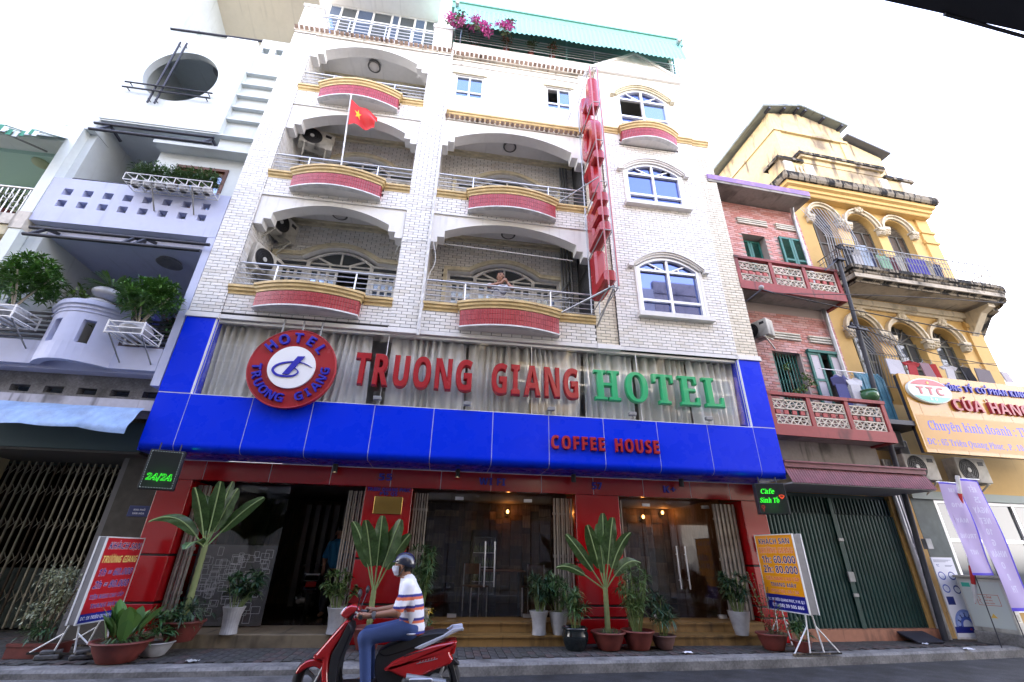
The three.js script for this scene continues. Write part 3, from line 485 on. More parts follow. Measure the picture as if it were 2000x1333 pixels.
// ---------------------------------------------------------------- blue fascia, glazed strip, shop fronts
{
  const F = sub(H, 'blue_fascia');
  const sx = [-4.97, -4.45, -3.43, -2.42, -1.37, -0.32, 0.76, 1.81, 2.87, 3.94, 4.99, 5.97, 6.47];
  const prof = (y1) => { const p = [[0.02, y1], [0.02, 3.03]]; for (let i = 1; i <= 6; i++) { const a = i / 6 * PI / 2; p.push([0.02 - 0.13 + 0.13 * Math.cos(a), 3.03 - 0.13 * Math.sin(a)]); } p.push([-0.78, 2.9], [-0.78, 2.94], [-0.1, 2.94]); p.push([-0.03, 3.0], [-0.03, y1]); return p; };
  const along = (x0, x1, y1) => new THREE.ExtrudeGeometry(poly(prof(y1).map(([z, y]) => [-z, y])), { depth: x1 - x0, bevelEnabled: false }).rotateY(PI / 2).translate(x0, 0, 0);
  for (let i = 0; i < sx.length - 1; i++) part(F, 'panel', along(sx[i] + 0.007, sx[i + 1] - 0.007, 3.865), M.blue);
  part(F, 'panel', box(-4.963, -4.457, 3.885, 5.335, -0.03, 0.02), M.blue); part(F, 'panel', box(5.977, 6.463, 3.885, 5.335, -0.03, 0.02), M.blue);
  part(F, 'side_panel', [box(-4.985, -4.965, 2.9, 5.34, -0.79, -0.031), box(6.465, 6.485, 2.9, 5.34, -0.79, -0.031)], M.blue);
  part(F, 'sealant', [along(sx[0] + 0.03, sx[12] - 0.03, 3.866).translate(0, 0.004, -0.006), box(-4.96, -4.46, 3.85, 3.9, -0.03, 0.014), box(5.98, 6.46, 3.85, 3.9, -0.03, 0.014), box(-4.458, -4.445, 3.87, 5.335, -0.03, 0.022), box(5.965, 5.978, 3.87, 5.335, -0.03, 0.022), box(-4.45, 5.97, 3.862, 3.874, -0.1, 0.021)], M.joint);
  // glass strip with curtains behind
  const G = sub(H, 'glass_strip'), gx = [-4.44, -1.32, 1.5, 3.7, 5.96];
  for (let i = 0; i < 4; i++) part(G, 'pane', box(gx[i] + 0.006, gx[i + 1] - 0.006, 3.875, 5.335, -0.07, -0.058), M.pane);
  part(G, 'mullion', gx.map(x => box(x - 0.006, x + 0.006, 3.87, 5.34, -0.075, -0.055)).concat([box(-4.44, 5.96, 5.3, 5.345, -0.14, -0.056), box(-4.44, 5.96, 3.86, 3.88, -0.3, -0.056)]), M.alu);
  part(G, 'reveal', [box(-4.47, -4.44, 3.87, 5.34, -0.5, -0.03), box(5.96, 5.976, 3.87, 5.34, -0.5, -0.03)], M.blue);
  const spans = [[-4.42, -3.15], [-3.1, -1.62], [-1.28, 0.2], [0.25, 1.5], [1.55, 2.55], [2.6, 3.65], [3.72, 4.85], [4.9, 5.92]];
  spans.forEach(([a, b], q) => {
    const n = 260, m = 10, pos = [], idx = [], ph = rr(0, 9), f1 = rr(38, 50), f2 = rr(13, 19);
    for (let i = 0; i <= n; i++) for (let j = 0; j <= m; j++) {
      const t = j / m, x0 = a + (b - a) * i / n, x = x0 + 0.05 * Math.sin(x0 * 5 + ph) * (t - 0.6) * (q % 3 === 1 ? 1.6 : 0.5), w = x0 * f1 + 2.2 * Math.sin(x0 * 6.1 + ph) + 0.5 * Math.sin(t * 3 + x0 * 2);
      pos.push(x, 3.83 + 1.49 * t, -0.24 + 0.058 * Math.sin(w) * (0.75 + 0.25 * Math.sin(x0 * f2 * 0.3 + ph)) + 0.02 * Math.sin(x0 * f2 + t * 2));
    }
    for (let i = 0; i < n; i++) for (let j = 0; j < m; j++) { const k = i * (m + 1) + j; idx.push(k, k + m + 1, k + 1, k + 1, k + m + 1, k + m + 2); }
    const g = new THREE.BufferGeometry(); g.setAttribute('position', new THREE.Float32BufferAttribute(pos, 3)); g.setIndex(idx); g.computeVertexNormals();
    part(G, 'curtain', g, q % 3 ? M.curtain : std([0.72, 0.72, 0.66], 0.95, { map: T.cloth }));
  });
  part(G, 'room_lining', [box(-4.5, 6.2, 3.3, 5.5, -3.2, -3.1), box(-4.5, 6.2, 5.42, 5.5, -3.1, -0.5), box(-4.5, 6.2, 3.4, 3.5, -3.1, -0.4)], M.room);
  // red lintel, pillars and steps
  const R = sub(H, 'red_front'), lx = [-4.9, -4.25, -3.15, -2.1, -1.02, -0.1, 0.85, 1.83, 2.87, 3.9, 4.9, 5.75, 6.47];
  for (let i = 0; i < lx.length - 1; i++) part(R, 'lintel_panel', box(lx[i] + 0.006, lx[i + 1] - 0.006, 2.57, 2.894, -1.0, -0.8), M.red);
  part(R, 'sealant', [box(-4.9, 6.46, 2.575, 2.89, -0.99, -0.804), box(-4.92, 6.47, 2.888, 2.9, -0.82, -0.785)], M.joint);
  const pil = [[-4.92, -4.4, -2.4], [-1.45, -0.6, -1.6], [2.5, 3.37, -1.6], [5.97, 6.47, -1.6]];
  for (const [a, b, zb] of pil) for (const [lo, hi] of [[0.13, 0.5], [0.53, 0.68], [0.71, 1.36], [1.39, 2.565]]) part(R, 'pillar_panel', rbox(a, b, lo, hi, zb, -0.8, 0.012), M.red);
  for (const [a, b, zb] of pil) part(R, 'pillar_core', box(a + 0.02, b - 0.02, 0.1, 2.9, zb + 0.02, -0.82), M.blackMetal);
  M.stepStone = phy([0.28, 0.17, 0.06], 0.35, { map: T.stain }); 
  part(R, 'step', [rbox(-4.4, -1.47, 0.13, 0.32, -1.45, -0.5, 0.015)], std([0.20, 0.165, 0.11], 0.6, { map: T.stain }));
  for (const [a, b] of [[-0.58, 2.48], [3.39, 5.95]]) { part(R, 'step', [rbox(a, b, 0.13, 0.27, -1.2, -0.52, 0.006), box(a - 0.01, b + 0.01, 0.27, 0.3, -1.2, -0.49)], M.stepStone); part(R, 'step', [rbox(a, b, 0.3, 0.42, -1.4, -0.8, 0.006), box(a, b, 0.42, 0.45, -1.45, -0.77)], M.stepStone); }
  // plaque
  part(R, 'brass_plaque', [rbox(-1.26, -0.76, 2.1, 2.4, -0.8, -0.775, 0.006)], phy([0.75, 0.5, 0.15], 0.12, { metalness: 1 }));
  // house numbers and small lettering on the red front
  const N = sub(R, 'lintel_lettering');
  word(N, '55', -1.24, -1.0, 2.68, -0.8, 0.12, 0.03, M.signBlue); word(N, 'WI FI', 0.62, 1.12, 2.67, -0.8, 0.13, 0.03, M.signBlue); word(N, '57', 2.84, 3.04, 2.67, -0.8, 0.13, 0.03, M.signBlue); word(N, 'K+', 4.32, 4.58, 2.66, -0.8, 0.13, 0.03, M.signBlue);
  word(N, 'TRIEU QUANG PHUC', -1.41, -0.64, 2.49, -0.8, 0.06, 0.02, M.signBlue); word(N, 'P10 Q5', -1.18, -0.87, 2.42, -0.8, 0.055, 0.02, M.signBlue);
  // folded iron gates
  M.gate = std([0.42, 0.38, 0.33], 0.5, { metalness: 0.3, map: T.speck });
  for (const [a, b] of [[-4.38, -4.15], [-1.78, -1.47], [-0.58, -0.3], [2.1, 2.48], [3.39, 3.5], [5.45, 5.93]]) {
    const t = [], n = Math.round((b - a) / 0.045); for (let i = 0; i < n; i++) { const x = a + (b - a) * (i + 0.5) / n; t.push(box(x - 0.012, x + 0.012, 0.47, 2.5, -1.06 + (i % 2) * 0.03, -1.0 + (i % 2) * 0.03)); }
    t.push(box(a, b, 1.45, 1.5, -1.08, -1.05), box(a, b, 0.8, 0.84, -1.08, -1.05), box(a, b, 2.2, 2.24, -1.08, -1.05)); part(R, 'folding_gate', t, M.gate);
  }
  // shop rooms
  const S = sub(H, 'ground_floor_rooms');
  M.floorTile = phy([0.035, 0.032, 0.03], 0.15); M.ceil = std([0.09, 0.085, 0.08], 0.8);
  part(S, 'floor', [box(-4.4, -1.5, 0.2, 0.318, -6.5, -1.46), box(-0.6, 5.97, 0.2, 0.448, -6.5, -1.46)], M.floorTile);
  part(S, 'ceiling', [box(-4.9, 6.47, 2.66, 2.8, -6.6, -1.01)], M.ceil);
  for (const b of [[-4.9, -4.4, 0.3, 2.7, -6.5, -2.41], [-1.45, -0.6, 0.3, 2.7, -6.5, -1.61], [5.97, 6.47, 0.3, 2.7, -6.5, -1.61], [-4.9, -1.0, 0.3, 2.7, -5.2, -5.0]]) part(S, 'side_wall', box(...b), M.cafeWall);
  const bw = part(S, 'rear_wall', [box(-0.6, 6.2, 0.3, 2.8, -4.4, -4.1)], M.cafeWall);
  const bm = [[0.09, 0.058, 0.036], [0.15, 0.115, 0.08], [0.03, 0.022, 0.018], [0.065, 0.045, 0.03], [0.24, 0.20, 0.15]].map(c => std(c, 0.6, { map: T.wood }));
  for (let x = -0.6; x < 5.95;) { const w = [0.16, 0.22, 0.3][Math.floor(rnd() * 3)]; for (let y = 0.46; y < 2.6;) { const h = [0.14, 0.2, 0.3][Math.floor(rnd() * 3)]; part(bw, 'wood_block', box(x + 0.004, Math.min(5.96, x + w) - 0.004, y + 0.004, Math.min(2.65, y + h) - 0.004, -4.1, -4.085 + rr(0, 0.03)), bm[Math.floor(rnd() * 5)]); y += h; } x += w; }
  // slatted screen in the hotel lobby
  for (let i = 0; i < 7; i++) part(S, 'screen_slat', box(-3.0 + i * 0.2, -2.9 + i * 0.2, 0.45, 2.4, -3.05, -3.0), std([0.10, 0.09, 0.08], 0.6));
  // glass doors
  const D = sub(H, 'glass_doors'), gp = (a, b, z = -1.18) => part(D, 'pane', box(a, b, 0.47, 2.56, z, z + 0.01), M.pane);
  gp(-0.3, 0.12); gp(0.14, 0.9); gp(0.92, 1.68); gp(1.7, 2.1); gp(3.5, 3.95); gp(3.97, 4.68); gp(4.7, 5.45); part(D, 'pane', box(-4.15, -2.85, 0.34, 2.56, -1.18, -1.17), M.pane);
  part(D, 'door_handle', [0.82, 1.0, 4.6, 4.78].map(x => [bar([x, 0.95, -1.12], [x, 1.7, -1.12], 0.014, 8), bar([x, 1.1, -1.18], [x, 1.1, -1.12], 0.01), bar([x, 1.55, -1.18], [x, 1.55, -1.12], 0.01)]), M.steel);
  part(D, 'patch_fitting', [0.2, 1.55, 4.0, 5.3].map(x => [box(x, x + 0.16, 2.42, 2.48, -1.2, -1.15), box(x, x + 0.16, 0.47, 0.53, -1.2, -1.15)]), M.steel);
  // patterned film on the lobby pane: interlocking square outlines
  const fl = []; for (let i = 0; i < 90; i++) { const x = rr(-4.1, -3.02), y = rr(0.36, 1.4), w = rr(0.06, 0.16), h = rr(0.06, 0.14), t = 0.006; fl.push(box(x, x + w, y, y + t, -1.166, -1.163), box(x, x + w, y + h, y + h + t, -1.166, -1.163), box(x, x + t, y, y + h, -1.167, -1.164), box(x + w, x + w + t, y, y + h, -1.167, -1.164)); }
  part(D, 'pattern_film', fl, std([0.35, 0.36, 0.38], 0.6), 'stuff');
  part(D, 'film_backing', box(-4.15, -2.86, 0.34, 1.55, -1.2, -1.19), std([0.05, 0.05, 0.055], 0.5));
}
// ---------------------------------------------------------------- signs on the hotel
{
  const s = thing('round_sign', 'round red sign with blue letters and white centre above blue fascia', 'sign', [-2.88, 4.42, 0.1]);
  part(s, 'disc', new THREE.CylinderGeometry(0.745, 0.745, 0.09, 64).rotateX(PI / 2).translate(0, 0, 0.0), M.signRed);
  part(s, 'centre_disc', new THREE.CylinderGeometry(0.40, 0.40, 0.05, 48).rotateX(PI / 2).translate(0, 0, 0.06), M.signWhite);
  part(s, 'rim', new THREE.TorusGeometry(0.74, 0.012, 6, 64).translate(0, 0, 0.045), phy([0.42, 0.02, 0.03], 0.4));
  const ringText = (t, r, a0, a1, h, inward) => [...t].forEach((c, i) => { if (c === ' ') return; const a = a0 + (a1 - a0) * (t.length > 1 ? i / (t.length - 1) : 0.5); const g = glyph(c, h, 0.05, font); g.translate(-g.userData.w / 2, -h / 2, 0).scale(1.08, 1, 1); g.rotateZ(inward ? a + PI / 2 : a - PI / 2); g.translate(r * Math.cos(a), r * Math.sin(a), 0.045); part(s, 'letter', g, M.signBlue); });
  ringText('HOTEL', 0.575, 2.42, 0.72, 0.19, false); ringText('TRUONG GIANG', 0.575, 3.2, 6.22, 0.15, true);
  const sw = []; // emblem: a slanted stroke through a thin loop with a tail
  const strip = (pts, w, z0, z1) => { const a = [], b = []; pts.forEach((p, i) => { const q = pts[Math.max(0, i - 1)], r = pts[Math.min(pts.length - 1, i + 1)], l = Math.hypot(r[0] - q[0], r[1] - q[1]) || 1, nx = -(r[1] - q[1]) / l, ny = (r[0] - q[0]) / l, h = w(i / (pts.length - 1)); a.push([p[0] + nx * h, p[1] + ny * h]); b.push([p[0] - nx * h, p[1] - ny * h]); }); return slab([...a, ...b.reverse()], z0, z1); };
  sw.push(slab([[-0.117, -0.15], [-0.01, -0.15], [0.19, 0.21], [0.07, 0.2]], 0.086, 0.11));
  sw.push(strip(new THREE.CatmullRomCurve3([[0.346, 0.01], [0.22, 0.07], [0.06, 0.095], [-0.12, 0.07], [-0.26, 0.0], [-0.295, -0.08], [-0.22, -0.16], [-0.08, -0.185], [0.07, -0.165], [0.135, -0.1], [0.09, -0.04], [0.01, -0.02]].map(p => V3(p[0], p[1], 0))).getPoints(60).map(v => [v.x, v.y]), t => 0.003 + 0.017 * Math.sin(PI * Math.min(1, t * 1.02)), 0.086, 0.1));
  part(s, 'emblem', sw, M.signBlue);
  for (const x of [-0.35, 0.0, 0.33]) part(s, 'hanger', bar([x, 0.5, -0.02], [x, 0.97, -0.02], 0.018), M.greyMetal);
  const n1 = thing('hotel_name_sign', 'red and green raised letters fixed across the curtained glass strip', 'sign', [0, 0, 0.02]);
  word(n1, 'TRUONG', -1.83, 0.33, 4.22, 0, 0.64, 0.1, M.signRed, font, 0.2, 0.035); word(n1, 'GIANG', 0.7, 2.4, 4.21, 0, 0.63, 0.1, M.signRed, font, 0.2, 0.035); word(n1, 'HOTEL', 2.72, 5.42, 4.22, 0, 0.63, 0.1, M.signGreen, serif, 0.22, 0.025);
  part(n1, 'fixing_rail', [box(-1.8, 5.4, 4.35, 4.37, -0.06, -0.045), box(-1.8, 5.4, 4.7, 4.72, -0.06, -0.045)], M.pane);
  const n2 = thing('coffee_house_sign', 'small red raised letters fixed on the blue fascia', 'sign', [0, 0, 0.02]);
  word(n2, 'COFFEE', 1.84, 2.86, 3.24, 0, 0.25, 0.06, M.signRed, font, 0.25, 0.012); word(n2, 'HOUSE', 3.06, 3.92, 3.24, 0, 0.25, 0.06, M.signRed, font, 0.25, 0.012);
  // projecting upright sign
  const v = thing('upright_letter_sign', 'tall projecting sign of stacked red letters in a steel frame', 'sign', [2.87, 0, 0]);
  const stack = [['L', 6.42], ['E', 7.66], ['T', 8.94], ['O', 10.2], ['H', 11.5]];
  for (const [c, y] of stack) { const g = glyph(c, 1.0, 0.2, font, 1, 0.05); const k = 0.84 / g.userData.w; g.scale(k, 1, 1).translate(0, c === 'O' ? y + 0.02 : y, -0.1).rotateY(-PI / 2).translate(0, 0, 0.14); part(v, 'letter', g, M.signRed); }
  const fr = []; for (const z of [0.05, 1.13]) for (const x of [-0.09, 0.09]) fr.push(bar([x, 6.1, z], [x, 12.75, z], 0.016));
  part(v, 'frame', fr, M.galv);
  const br = []; for (const y of [6.12, 7.5, 8.82, 10.1, 11.4, 12.72]) { for (const x of [-0.09, 0.09]) br.push(bar([x, y, 0.05], [x, y, 1.13], 0.012)); br.push(bar([-0.09, y, 1.13], [0.09, y, 1.13], 0.012)); }
  part(v, 'crossbar', br, M.galv);
  part(v, 'neon_strip', [bar([0.1, 6.15, 1.15], [0.1, 12.7, 1.15], 0.014), bar([-0.1, 6.15, 1.15], [-0.1, 12.7, 1.15], 0.014)], std([0.45, 0.12, 0.13], 0.4));
  part(v, 'stay', [bar([-0.8, 5.97, 0.26], [0, 6.15, 1.13], 0.022), bar([0, 6.1, 1.13], [0.05, 5.9, -0.05], 0.02), bar([-0.75, 8.98, 0.2], [0, 9.2, 0.9], 0.016), bar([-0.35, 12.2, -0.05], [0, 13.4, 0.6], 0.014), bar([0.5, 12.0, 0.02], [0, 13.4, 0.6], 0.014), bar([0, 12.7, 0.05], [0, 13.5, 0.3], 0.016), bar([0, 12.7, 1.13], [0, 13.5, 0.3], 0.016)], M.galv);
}
// small floodlights on the fascia top, downlights under it
const flood = [-1.34, 0.27, 1.85, 3.45, 5.03];
flood.forEach((x, i) => {
  const l = thing('flood_lamp', ['small grey floodlight under the red letters, by the letter R', 'small grey floodlight under the gap between the two red words', 'small grey floodlight under the second red word', 'small grey floodlight under the green letter O', 'small grey floodlight under the green letter L'][i], 'lamp', [x, 3.87, 0.06], 0, 'floodlights along the fascia top');
  part(l, 'bracket', [box(-0.012, 0.012, 0, 0.07, -0.01, 0.01)], M.greyMetal); part(l, 'housing', rbox(-0.07, 0.07, 0.07, 0.14, -0.04, 0.05, 0.012), M.greyMetal);
});
[[-2.0, 1], [0.2, 1], [2.42, 0], [4.62, 0]].forEach(([x, lit], i) => {
  const l = thing('downlight', ['black lit downlight under the fascia by the lobby opening', 'black lit downlight under the fascia over the cafe doors', 'black unlit downlight under the fascia beside the middle red pillar', 'black unlit downlight under the fascia by the end shop window'][i], 'lamp', [x, 2.9, -0.6], 0, 'downlights under the fascia');
  part(l, 'can', new THREE.CylinderGeometry(0.045, 0.045, 0.14, 16, 1, true).translate(0, -0.07, 0), M.blackMetal);
  part(l, 'lens', new THREE.CylinderGeometry(0.038, 0.038, 0.01, 16).translate(0, -0.125, 0), lit ? new THREE.MeshStandardMaterial({ color: 0x222222, emissive: 0xffe2b0, emissiveIntensity: 0.5 }) : M.greyMetal);
  if (lit) { const p = new THREE.SpotLight(0xffe0b0, 0.06, 0, 0.6, 0.6); p.position.set(0, -0.14, 0); p.target.position.set(0, -3, 0); p.castShadow = true; l.add(p, p.target); }
});
[[1.6, 2.42], [5.2, 2.4], [5.75, 2.52]].forEach(([x, y], i) => {
  const l = thing('wall_lamp', ['lit wall sconce on the wood block wall behind the double doors', 'lit wall sconce, lower of the pair behind the end shop window', 'lit wall sconce, higher of the pair behind the end shop window'][i], 'lamp', [x, y, -4.03], 0, 'sconces in the cafe');
  part(l, 'backplate', box(-0.04, 0.04, -0.06, 0.06, -0.03, 0.02), M.blackMetal); part(l, 'arm', bar([0, 0, 0.02], [0, 0.02, 0.1], 0.012), M.blackMetal);
  part(l, 'bulb', new THREE.SphereGeometry(0.035, 12, 8).scale(1, 1.4, 1).translate(0, 0.04, 0.11), new THREE.MeshStandardMaterial({ color: 0x332200, emissive: 0xffb060, emissiveIntensity: 1.2 }));
  const p = new THREE.PointLight(0xff9a48, 0.05); p.position.set(0, 0.04, 0.2); p.castShadow = true; l.add(p);
});

// ---------------------------------------------------------------- white house with the round opening
const steelBar = M.darkMetal;
{
  const W = thing('white_house', 'white house with a big round opening and pierced lavender parapet', 'building');
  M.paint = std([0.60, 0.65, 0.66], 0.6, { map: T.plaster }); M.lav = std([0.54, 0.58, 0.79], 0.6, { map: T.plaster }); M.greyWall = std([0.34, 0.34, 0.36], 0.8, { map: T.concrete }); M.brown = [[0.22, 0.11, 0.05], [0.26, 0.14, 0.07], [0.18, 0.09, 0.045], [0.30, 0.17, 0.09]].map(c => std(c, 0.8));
  const hole = ell(-7.08, 11.72, 0.80, 0.88, 48).reverse();
  part(W, 'round_front', slab(rect(-8.24, -5.76, 10.03, 13.3), -0.16, 0, [hole]), M.paint);
  part(W, 'box_side', [box(-8.24, -8.1, 10.03, 13.3, -2.4, -0.161), box(-8.1, -5.0, 10.03, 10.16, -2.4, -0.161), box(-8.1, -5.0, 13.0, 13.3, -2.4, -0.3)], M.paint);
  part(W, 'inner_wall', slab(rect(-8.1, -5.0, 10.16, 13.0), -2.6, -2.4, [rect(-7.55, -5.9, 10.2, 12.3).reverse()]), M.paint); part(W, 'inner_room', [box(-8.1, -5.0, 10.1, 13.0, -5.7, -5.5), box(-8.24, -8.1, 10.1, 13.1, -5.5, -2.4), box(-5.1, -5.0, 10.1, 13.1, -5.5, -2.61), box(-8.1, -5.1, 13.0, 13.1, -5.5, -2.4), box(-8.1, -5.1, 10.04, 10.1, -5.5, -3.41)], M.paint); part(W, 'recess_ceiling', box(-8.23, -4.99, 9.99, 10.028, -3.4, -0.02), M.paint); part(W, 'party_wall', box(-8.62, -8.362, 4.0, 6.88, -3, -0.52), M.paint);
  part(W, 'inner_parapet', [box(-8.1, -5.9, 10.16, 10.95, -1.5, -1.4)], M.paint);
  part(W, 'ceiling_lamp', new THREE.CylinderGeometry(0.22, 0.24, 0.08, 24).translate(-6.75, 12.96, -0.7), M.greyMetal);
  part(W, 'flank_wall', slab(rect(-5.76, -4.99, 9.62, 13.75), -0.5, -0.14, [rect(-5.68, -5.5, 13.18, 13.4).reverse(), rect(-5.35, -5.17, 13.2, 13.42).reverse()]), M.paint);
  part(W, 'hole_backing', box(-5.74, -5.0, 13.0, 13.6, -0.9, -0.82), M.paint);
  for (let i = 0; i < 5; i++) part(W, 'ledge', box(-5.758, -4.99, 10.55 + i * 0.42, 10.62 + i * 0.42, -0.14, -0.04), M.paint);
  part(W, 'side_post', [box(-8.46, -8.2, 9.66, 18.0, -0.5, -0.01)], M.paint);
  // canopy and room with the wooden window
  part(W, 'canopy', [box(-6.98, -4.99, 9.53, 9.62, -2.4, -0.02)], M.paint);
  part(W, 'window_wall', slab(rect(-6.95, -4.99, 7.3, 9.53), -0.5, -0.3, [rect(-6.5, -5.42, 7.9, 9.22).reverse()]), M.paint);
  const ww = sub(W, 'wooden_window');
  for (const [a, b] of [[-6.46, -5.98], [-5.94, -5.46]]) { const g = grid([a + 0.04, (a + b) / 2, b - 0.04], [7.95, 8.4, 8.8, 9.14], 0.07, -0.4, -0.34); part(ww, 'casement', [...g.bars, slab([[a, 9.18], [a, 8.98], ...arcTop(a + 0.05, b - 0.05, 8.98, 9.1, 8).reverse(), [b, 8.98], [b, 9.18]].reverse(), -0.395, -0.335)], M.wood); g.panes.forEach(p => part(ww, 'pane', box(...p, -0.38, -0.374), M.mirrorBlue)); }
  part(ww, 'frame', [box(-6.5, -6.44, 7.9, 9.22, -0.45, -0.28), box(-5.48, -5.42, 7.9, 9.22, -0.45, -0.28), box(-6.44, -5.48, 9.15, 9.22, -0.45, -0.282), box(-5.985, -5.935, 7.9, 9.15, -0.44, -0.3)], M.wood);
  // third-floor recess and parapet with square holes
  const holes = []; for (let i = 0; i < 8; i++) for (let j = 0; j < 2; j++) { const x = -7.99 + i * 0.3695, y = 7.6 + j * 0.295; holes.push(rect(x - 0.085, x + 0.085, y - 0.08, y + 0.08).reverse()); }
  part(W, 'parapet', slab(rect(-8.36, -5.0, 7.14, 8.24), -0.16, 0, holes), M.lav);
  part(W, 'floor', [box(-8.36, -5.0, 7.14, 7.3, -3.4, -0.161), box(-8.36, -5.0, 10.03, 10.1, -3.4, -2.61)], M.lav);
  part(W, 'recess_wall', [box(-8.4, -5.0, 7.3, 10.03, -3.5, -3.41)], M.lav);
  part(W, 'recess_side', [box(-8.4, -8.212, 7.3, 10.02, -3.3, -0.17)], M.paint);
  const bl = [], bp = part(W, 'brown_brick_pier', [box(-7.98, -7.45, 7.3, 10.0, -3.0, -2.5)], M.greyMortar);
  bricks(bl, [{ o: [-7.98, 7.3, -2.498], u: [1, 0], n: [0, 1], w: 0.53, h: 2.7, mats: M.brown, far: 0 }], 0.21, 0.075, 0.012); layBricks(bp, bl.filter((b, i) => i < 300), std([1, 1, 1], 0.8));
  part(W, 'parapet_rail', bar([-8.1, 8.3, -0.08], [-6.7, 8.3, -0.08], 0.03), steelBar);
  // round-opening bars, and the pairs of horizontal bars
  for (const x of [-7.42, -7.27]) part(W, 'upright_bar', bar([x, 10.62, 0.06], [x, 12.86, 0.06], 0.022), steelBar);
  for (const y of [11.15, 10.98]) part(W, 'cross_bar', bar([-8.05, y, 0.1], [-6.17, y, 0.1], 0.02), steelBar);
  part(W, 'bar_standoff', [[-7.42, 12.75], [-7.27, 12.75], [-7.42, 10.72], [-7.27, 10.72], [-7.95, 11.15], [-7.95, 10.98], [-6.27, 11.15], [-6.27, 10.98]].map(([x, y]) => bar([x, y, 0], [x, y, 0.09], 0.012)), steelBar);
  part(W, 'awning_bar', bar([-8.15, 9.75, 0.1], [-5.73, 9.75, 0.1], 0.032), steelBar); part(W, 'awning_bar', bar([-7.98, 9.36, 0.3], [-5.57, 9.36, 0.3], 0.032), steelBar);
  for (const x of [-7.85, -5.78]) part(W, 'awning_arm', [sqbar([x, 9.75, 0.1], [x, 9.7, -0.3], 0.045), sqbar([x, 9.36, 0.3], [x, 9.75, 0.06], 0.045)], steelBar);
  part(W, 'awning_bar', bar([-8.16, 6.89, 0.1], [-4.99, 6.89, 0.1], 0.032), steelBar); part(W, 'awning_bar', bar([-8.0, 6.6, 0.3], [-4.99, 6.6, 0.3], 0.032), steelBar);
  for (const x of [-7.9, -6.35, -6.15]) part(W, 'awning_arm', [sqbar([x, 6.89, 0.1], [x, 7.1, -0.5], 0.05), sqbar([x, 6.6, 0.3], [x, 6.9, 0.07], 0.05)], steelBar);
  // second floor: bow pier, low band, dark loggia
  part(W, 'slab_edge', box(-8.3, -7.08, 4.24, 4.66, -0.12, 0.0), M.lav); part(W, 'slab_edge', box(-5.9, -5.15, 4.24, 4.66, -0.12, 0.0), M.lav);
  part(W, 'loggia_floor', [box(-8.36, -5.0, 4.2, 4.36, -3.2, -0.121)], M.lav);
  const bp2 = (x0, x1) => Array.from({ length: 13 }, (_, i) => { const x = x0 + (x1 - x0) * i / 12, u = (x + 6.49) / 0.6; return [x, 0.34 * Math.max(0, 1 - u * u)]; });
  const wallSec = (x0, x1, lo, hi, o = 0) => sweep(bp2(x0, x1), [[o, lo], [o, hi], [-0.12, hi], [-0.12, lo]], true);
  part(W, 'bow_pier', [wallSec(-7.09, -5.89, 4.24, 4.56), wallSec(-7.09, -5.89, 4.98, 5.2), wallSec(-7.09, -6.83, 4.56, 4.98), wallSec(-6.67, -6.34, 4.56, 4.98), wallSec(-6.18, -5.89, 4.56, 4.98)], M.lav);
  part(W, 'pier_cap', [sweep(bp2(-7.12, -5.86), [[0.02, 5.19], [0.02, 5.24], [0.05, 5.26], [0.05, 5.34], [-0.3, 5.34], [-0.3, 5.19]], true), sweep(bp2(-7.12, -5.86), [[0.012, 5.12], [0.012, 5.14], [-0.05, 5.14], [-0.05, 5.12]], true)], M.lav);
  for (const [a, b] of [[-8.3, -7.12], [-5.86, -5.05]]) for (let i = 0; i < 6; i++) part(W, 'balustrade_slat', box(a, b, 4.74 + i * 0.09, 4.78 + i * 0.09, -0.1, -0.07), steelBar);
  part(W, 'side_pilaster', [box(-5.14, -4.995, 3.98, 7.13, -0.7, -0.0)], M.lav);
  part(W, 'loggia_wall', [box(-8.3, -5.0, 4.3, 7.14, -3.2, -3.0)], M.lav);
  part(W, 'loggia_ceiling', [box(-8.3, -5.14, 6.95, 7.13, -3.0, -0.18)], M.lav);
  part(W, 'loggia_side', [box(-8.36, -8.1, 4.3, 7.13, -3.0, -0.16)], M.paint);
  const bl2 = [], bp3 = part(W, 'brown_brick_pier', [box(-7.95, -7.35, 4.3, 6.94, -2.6, -2.0)], M.greyMortar);
  bricks(bl2, [{ o: [-7.95, 4.3, -1.998], u: [1, 0], n: [0, 1], w: 0.6, h: 2.6, mats: M.brown }], 0.21, 0.075, 0.012); layBricks(bp3, bl2, std([1, 1, 1], 0.8));
  part(W, 'ceiling_lamp', new THREE.CylinderGeometry(0.2, 0.24, 0.07, 24).translate(-6.15, 6.92, -0.75), M.greyMetal);
  // first floor: beam, vent row, gate opening
  part(W, 'beam', [slab(rect(-9.5, -5.0, 3.72, 4.2), -0.5, -0.35, Array.from({ length: 5 }, (_, i) => rect(-7.5 + i * 0.52, -7.2 + i * 0.52, 3.85, 3.97).reverse()))], std([0.36, 0.37, 0.41], 0.8, { map: T.concrete }));
  part(W, 'tarp_box', [box(-9.5, -4.99, 3.54, 3.72, -0.6, -0.02)], std([0.48, 0.50, 0.62], 0.7, { map: T.stain }));
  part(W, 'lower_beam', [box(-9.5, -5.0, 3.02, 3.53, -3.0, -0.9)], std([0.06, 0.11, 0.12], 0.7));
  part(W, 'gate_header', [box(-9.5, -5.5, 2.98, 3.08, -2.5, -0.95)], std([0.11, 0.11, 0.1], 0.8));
  part(W, 'upper_back_wall', box(-9.5, -5.0, 3.3, 4.2, -3.2, -3.01), M.greyWall); part(W, 'gate_pier', [box(-5.86, -5.0, 0.1, 3.02, -2.6, -1.35)], std([0.075, 0.07, 0.06], 0.7, { map: T.speck }));
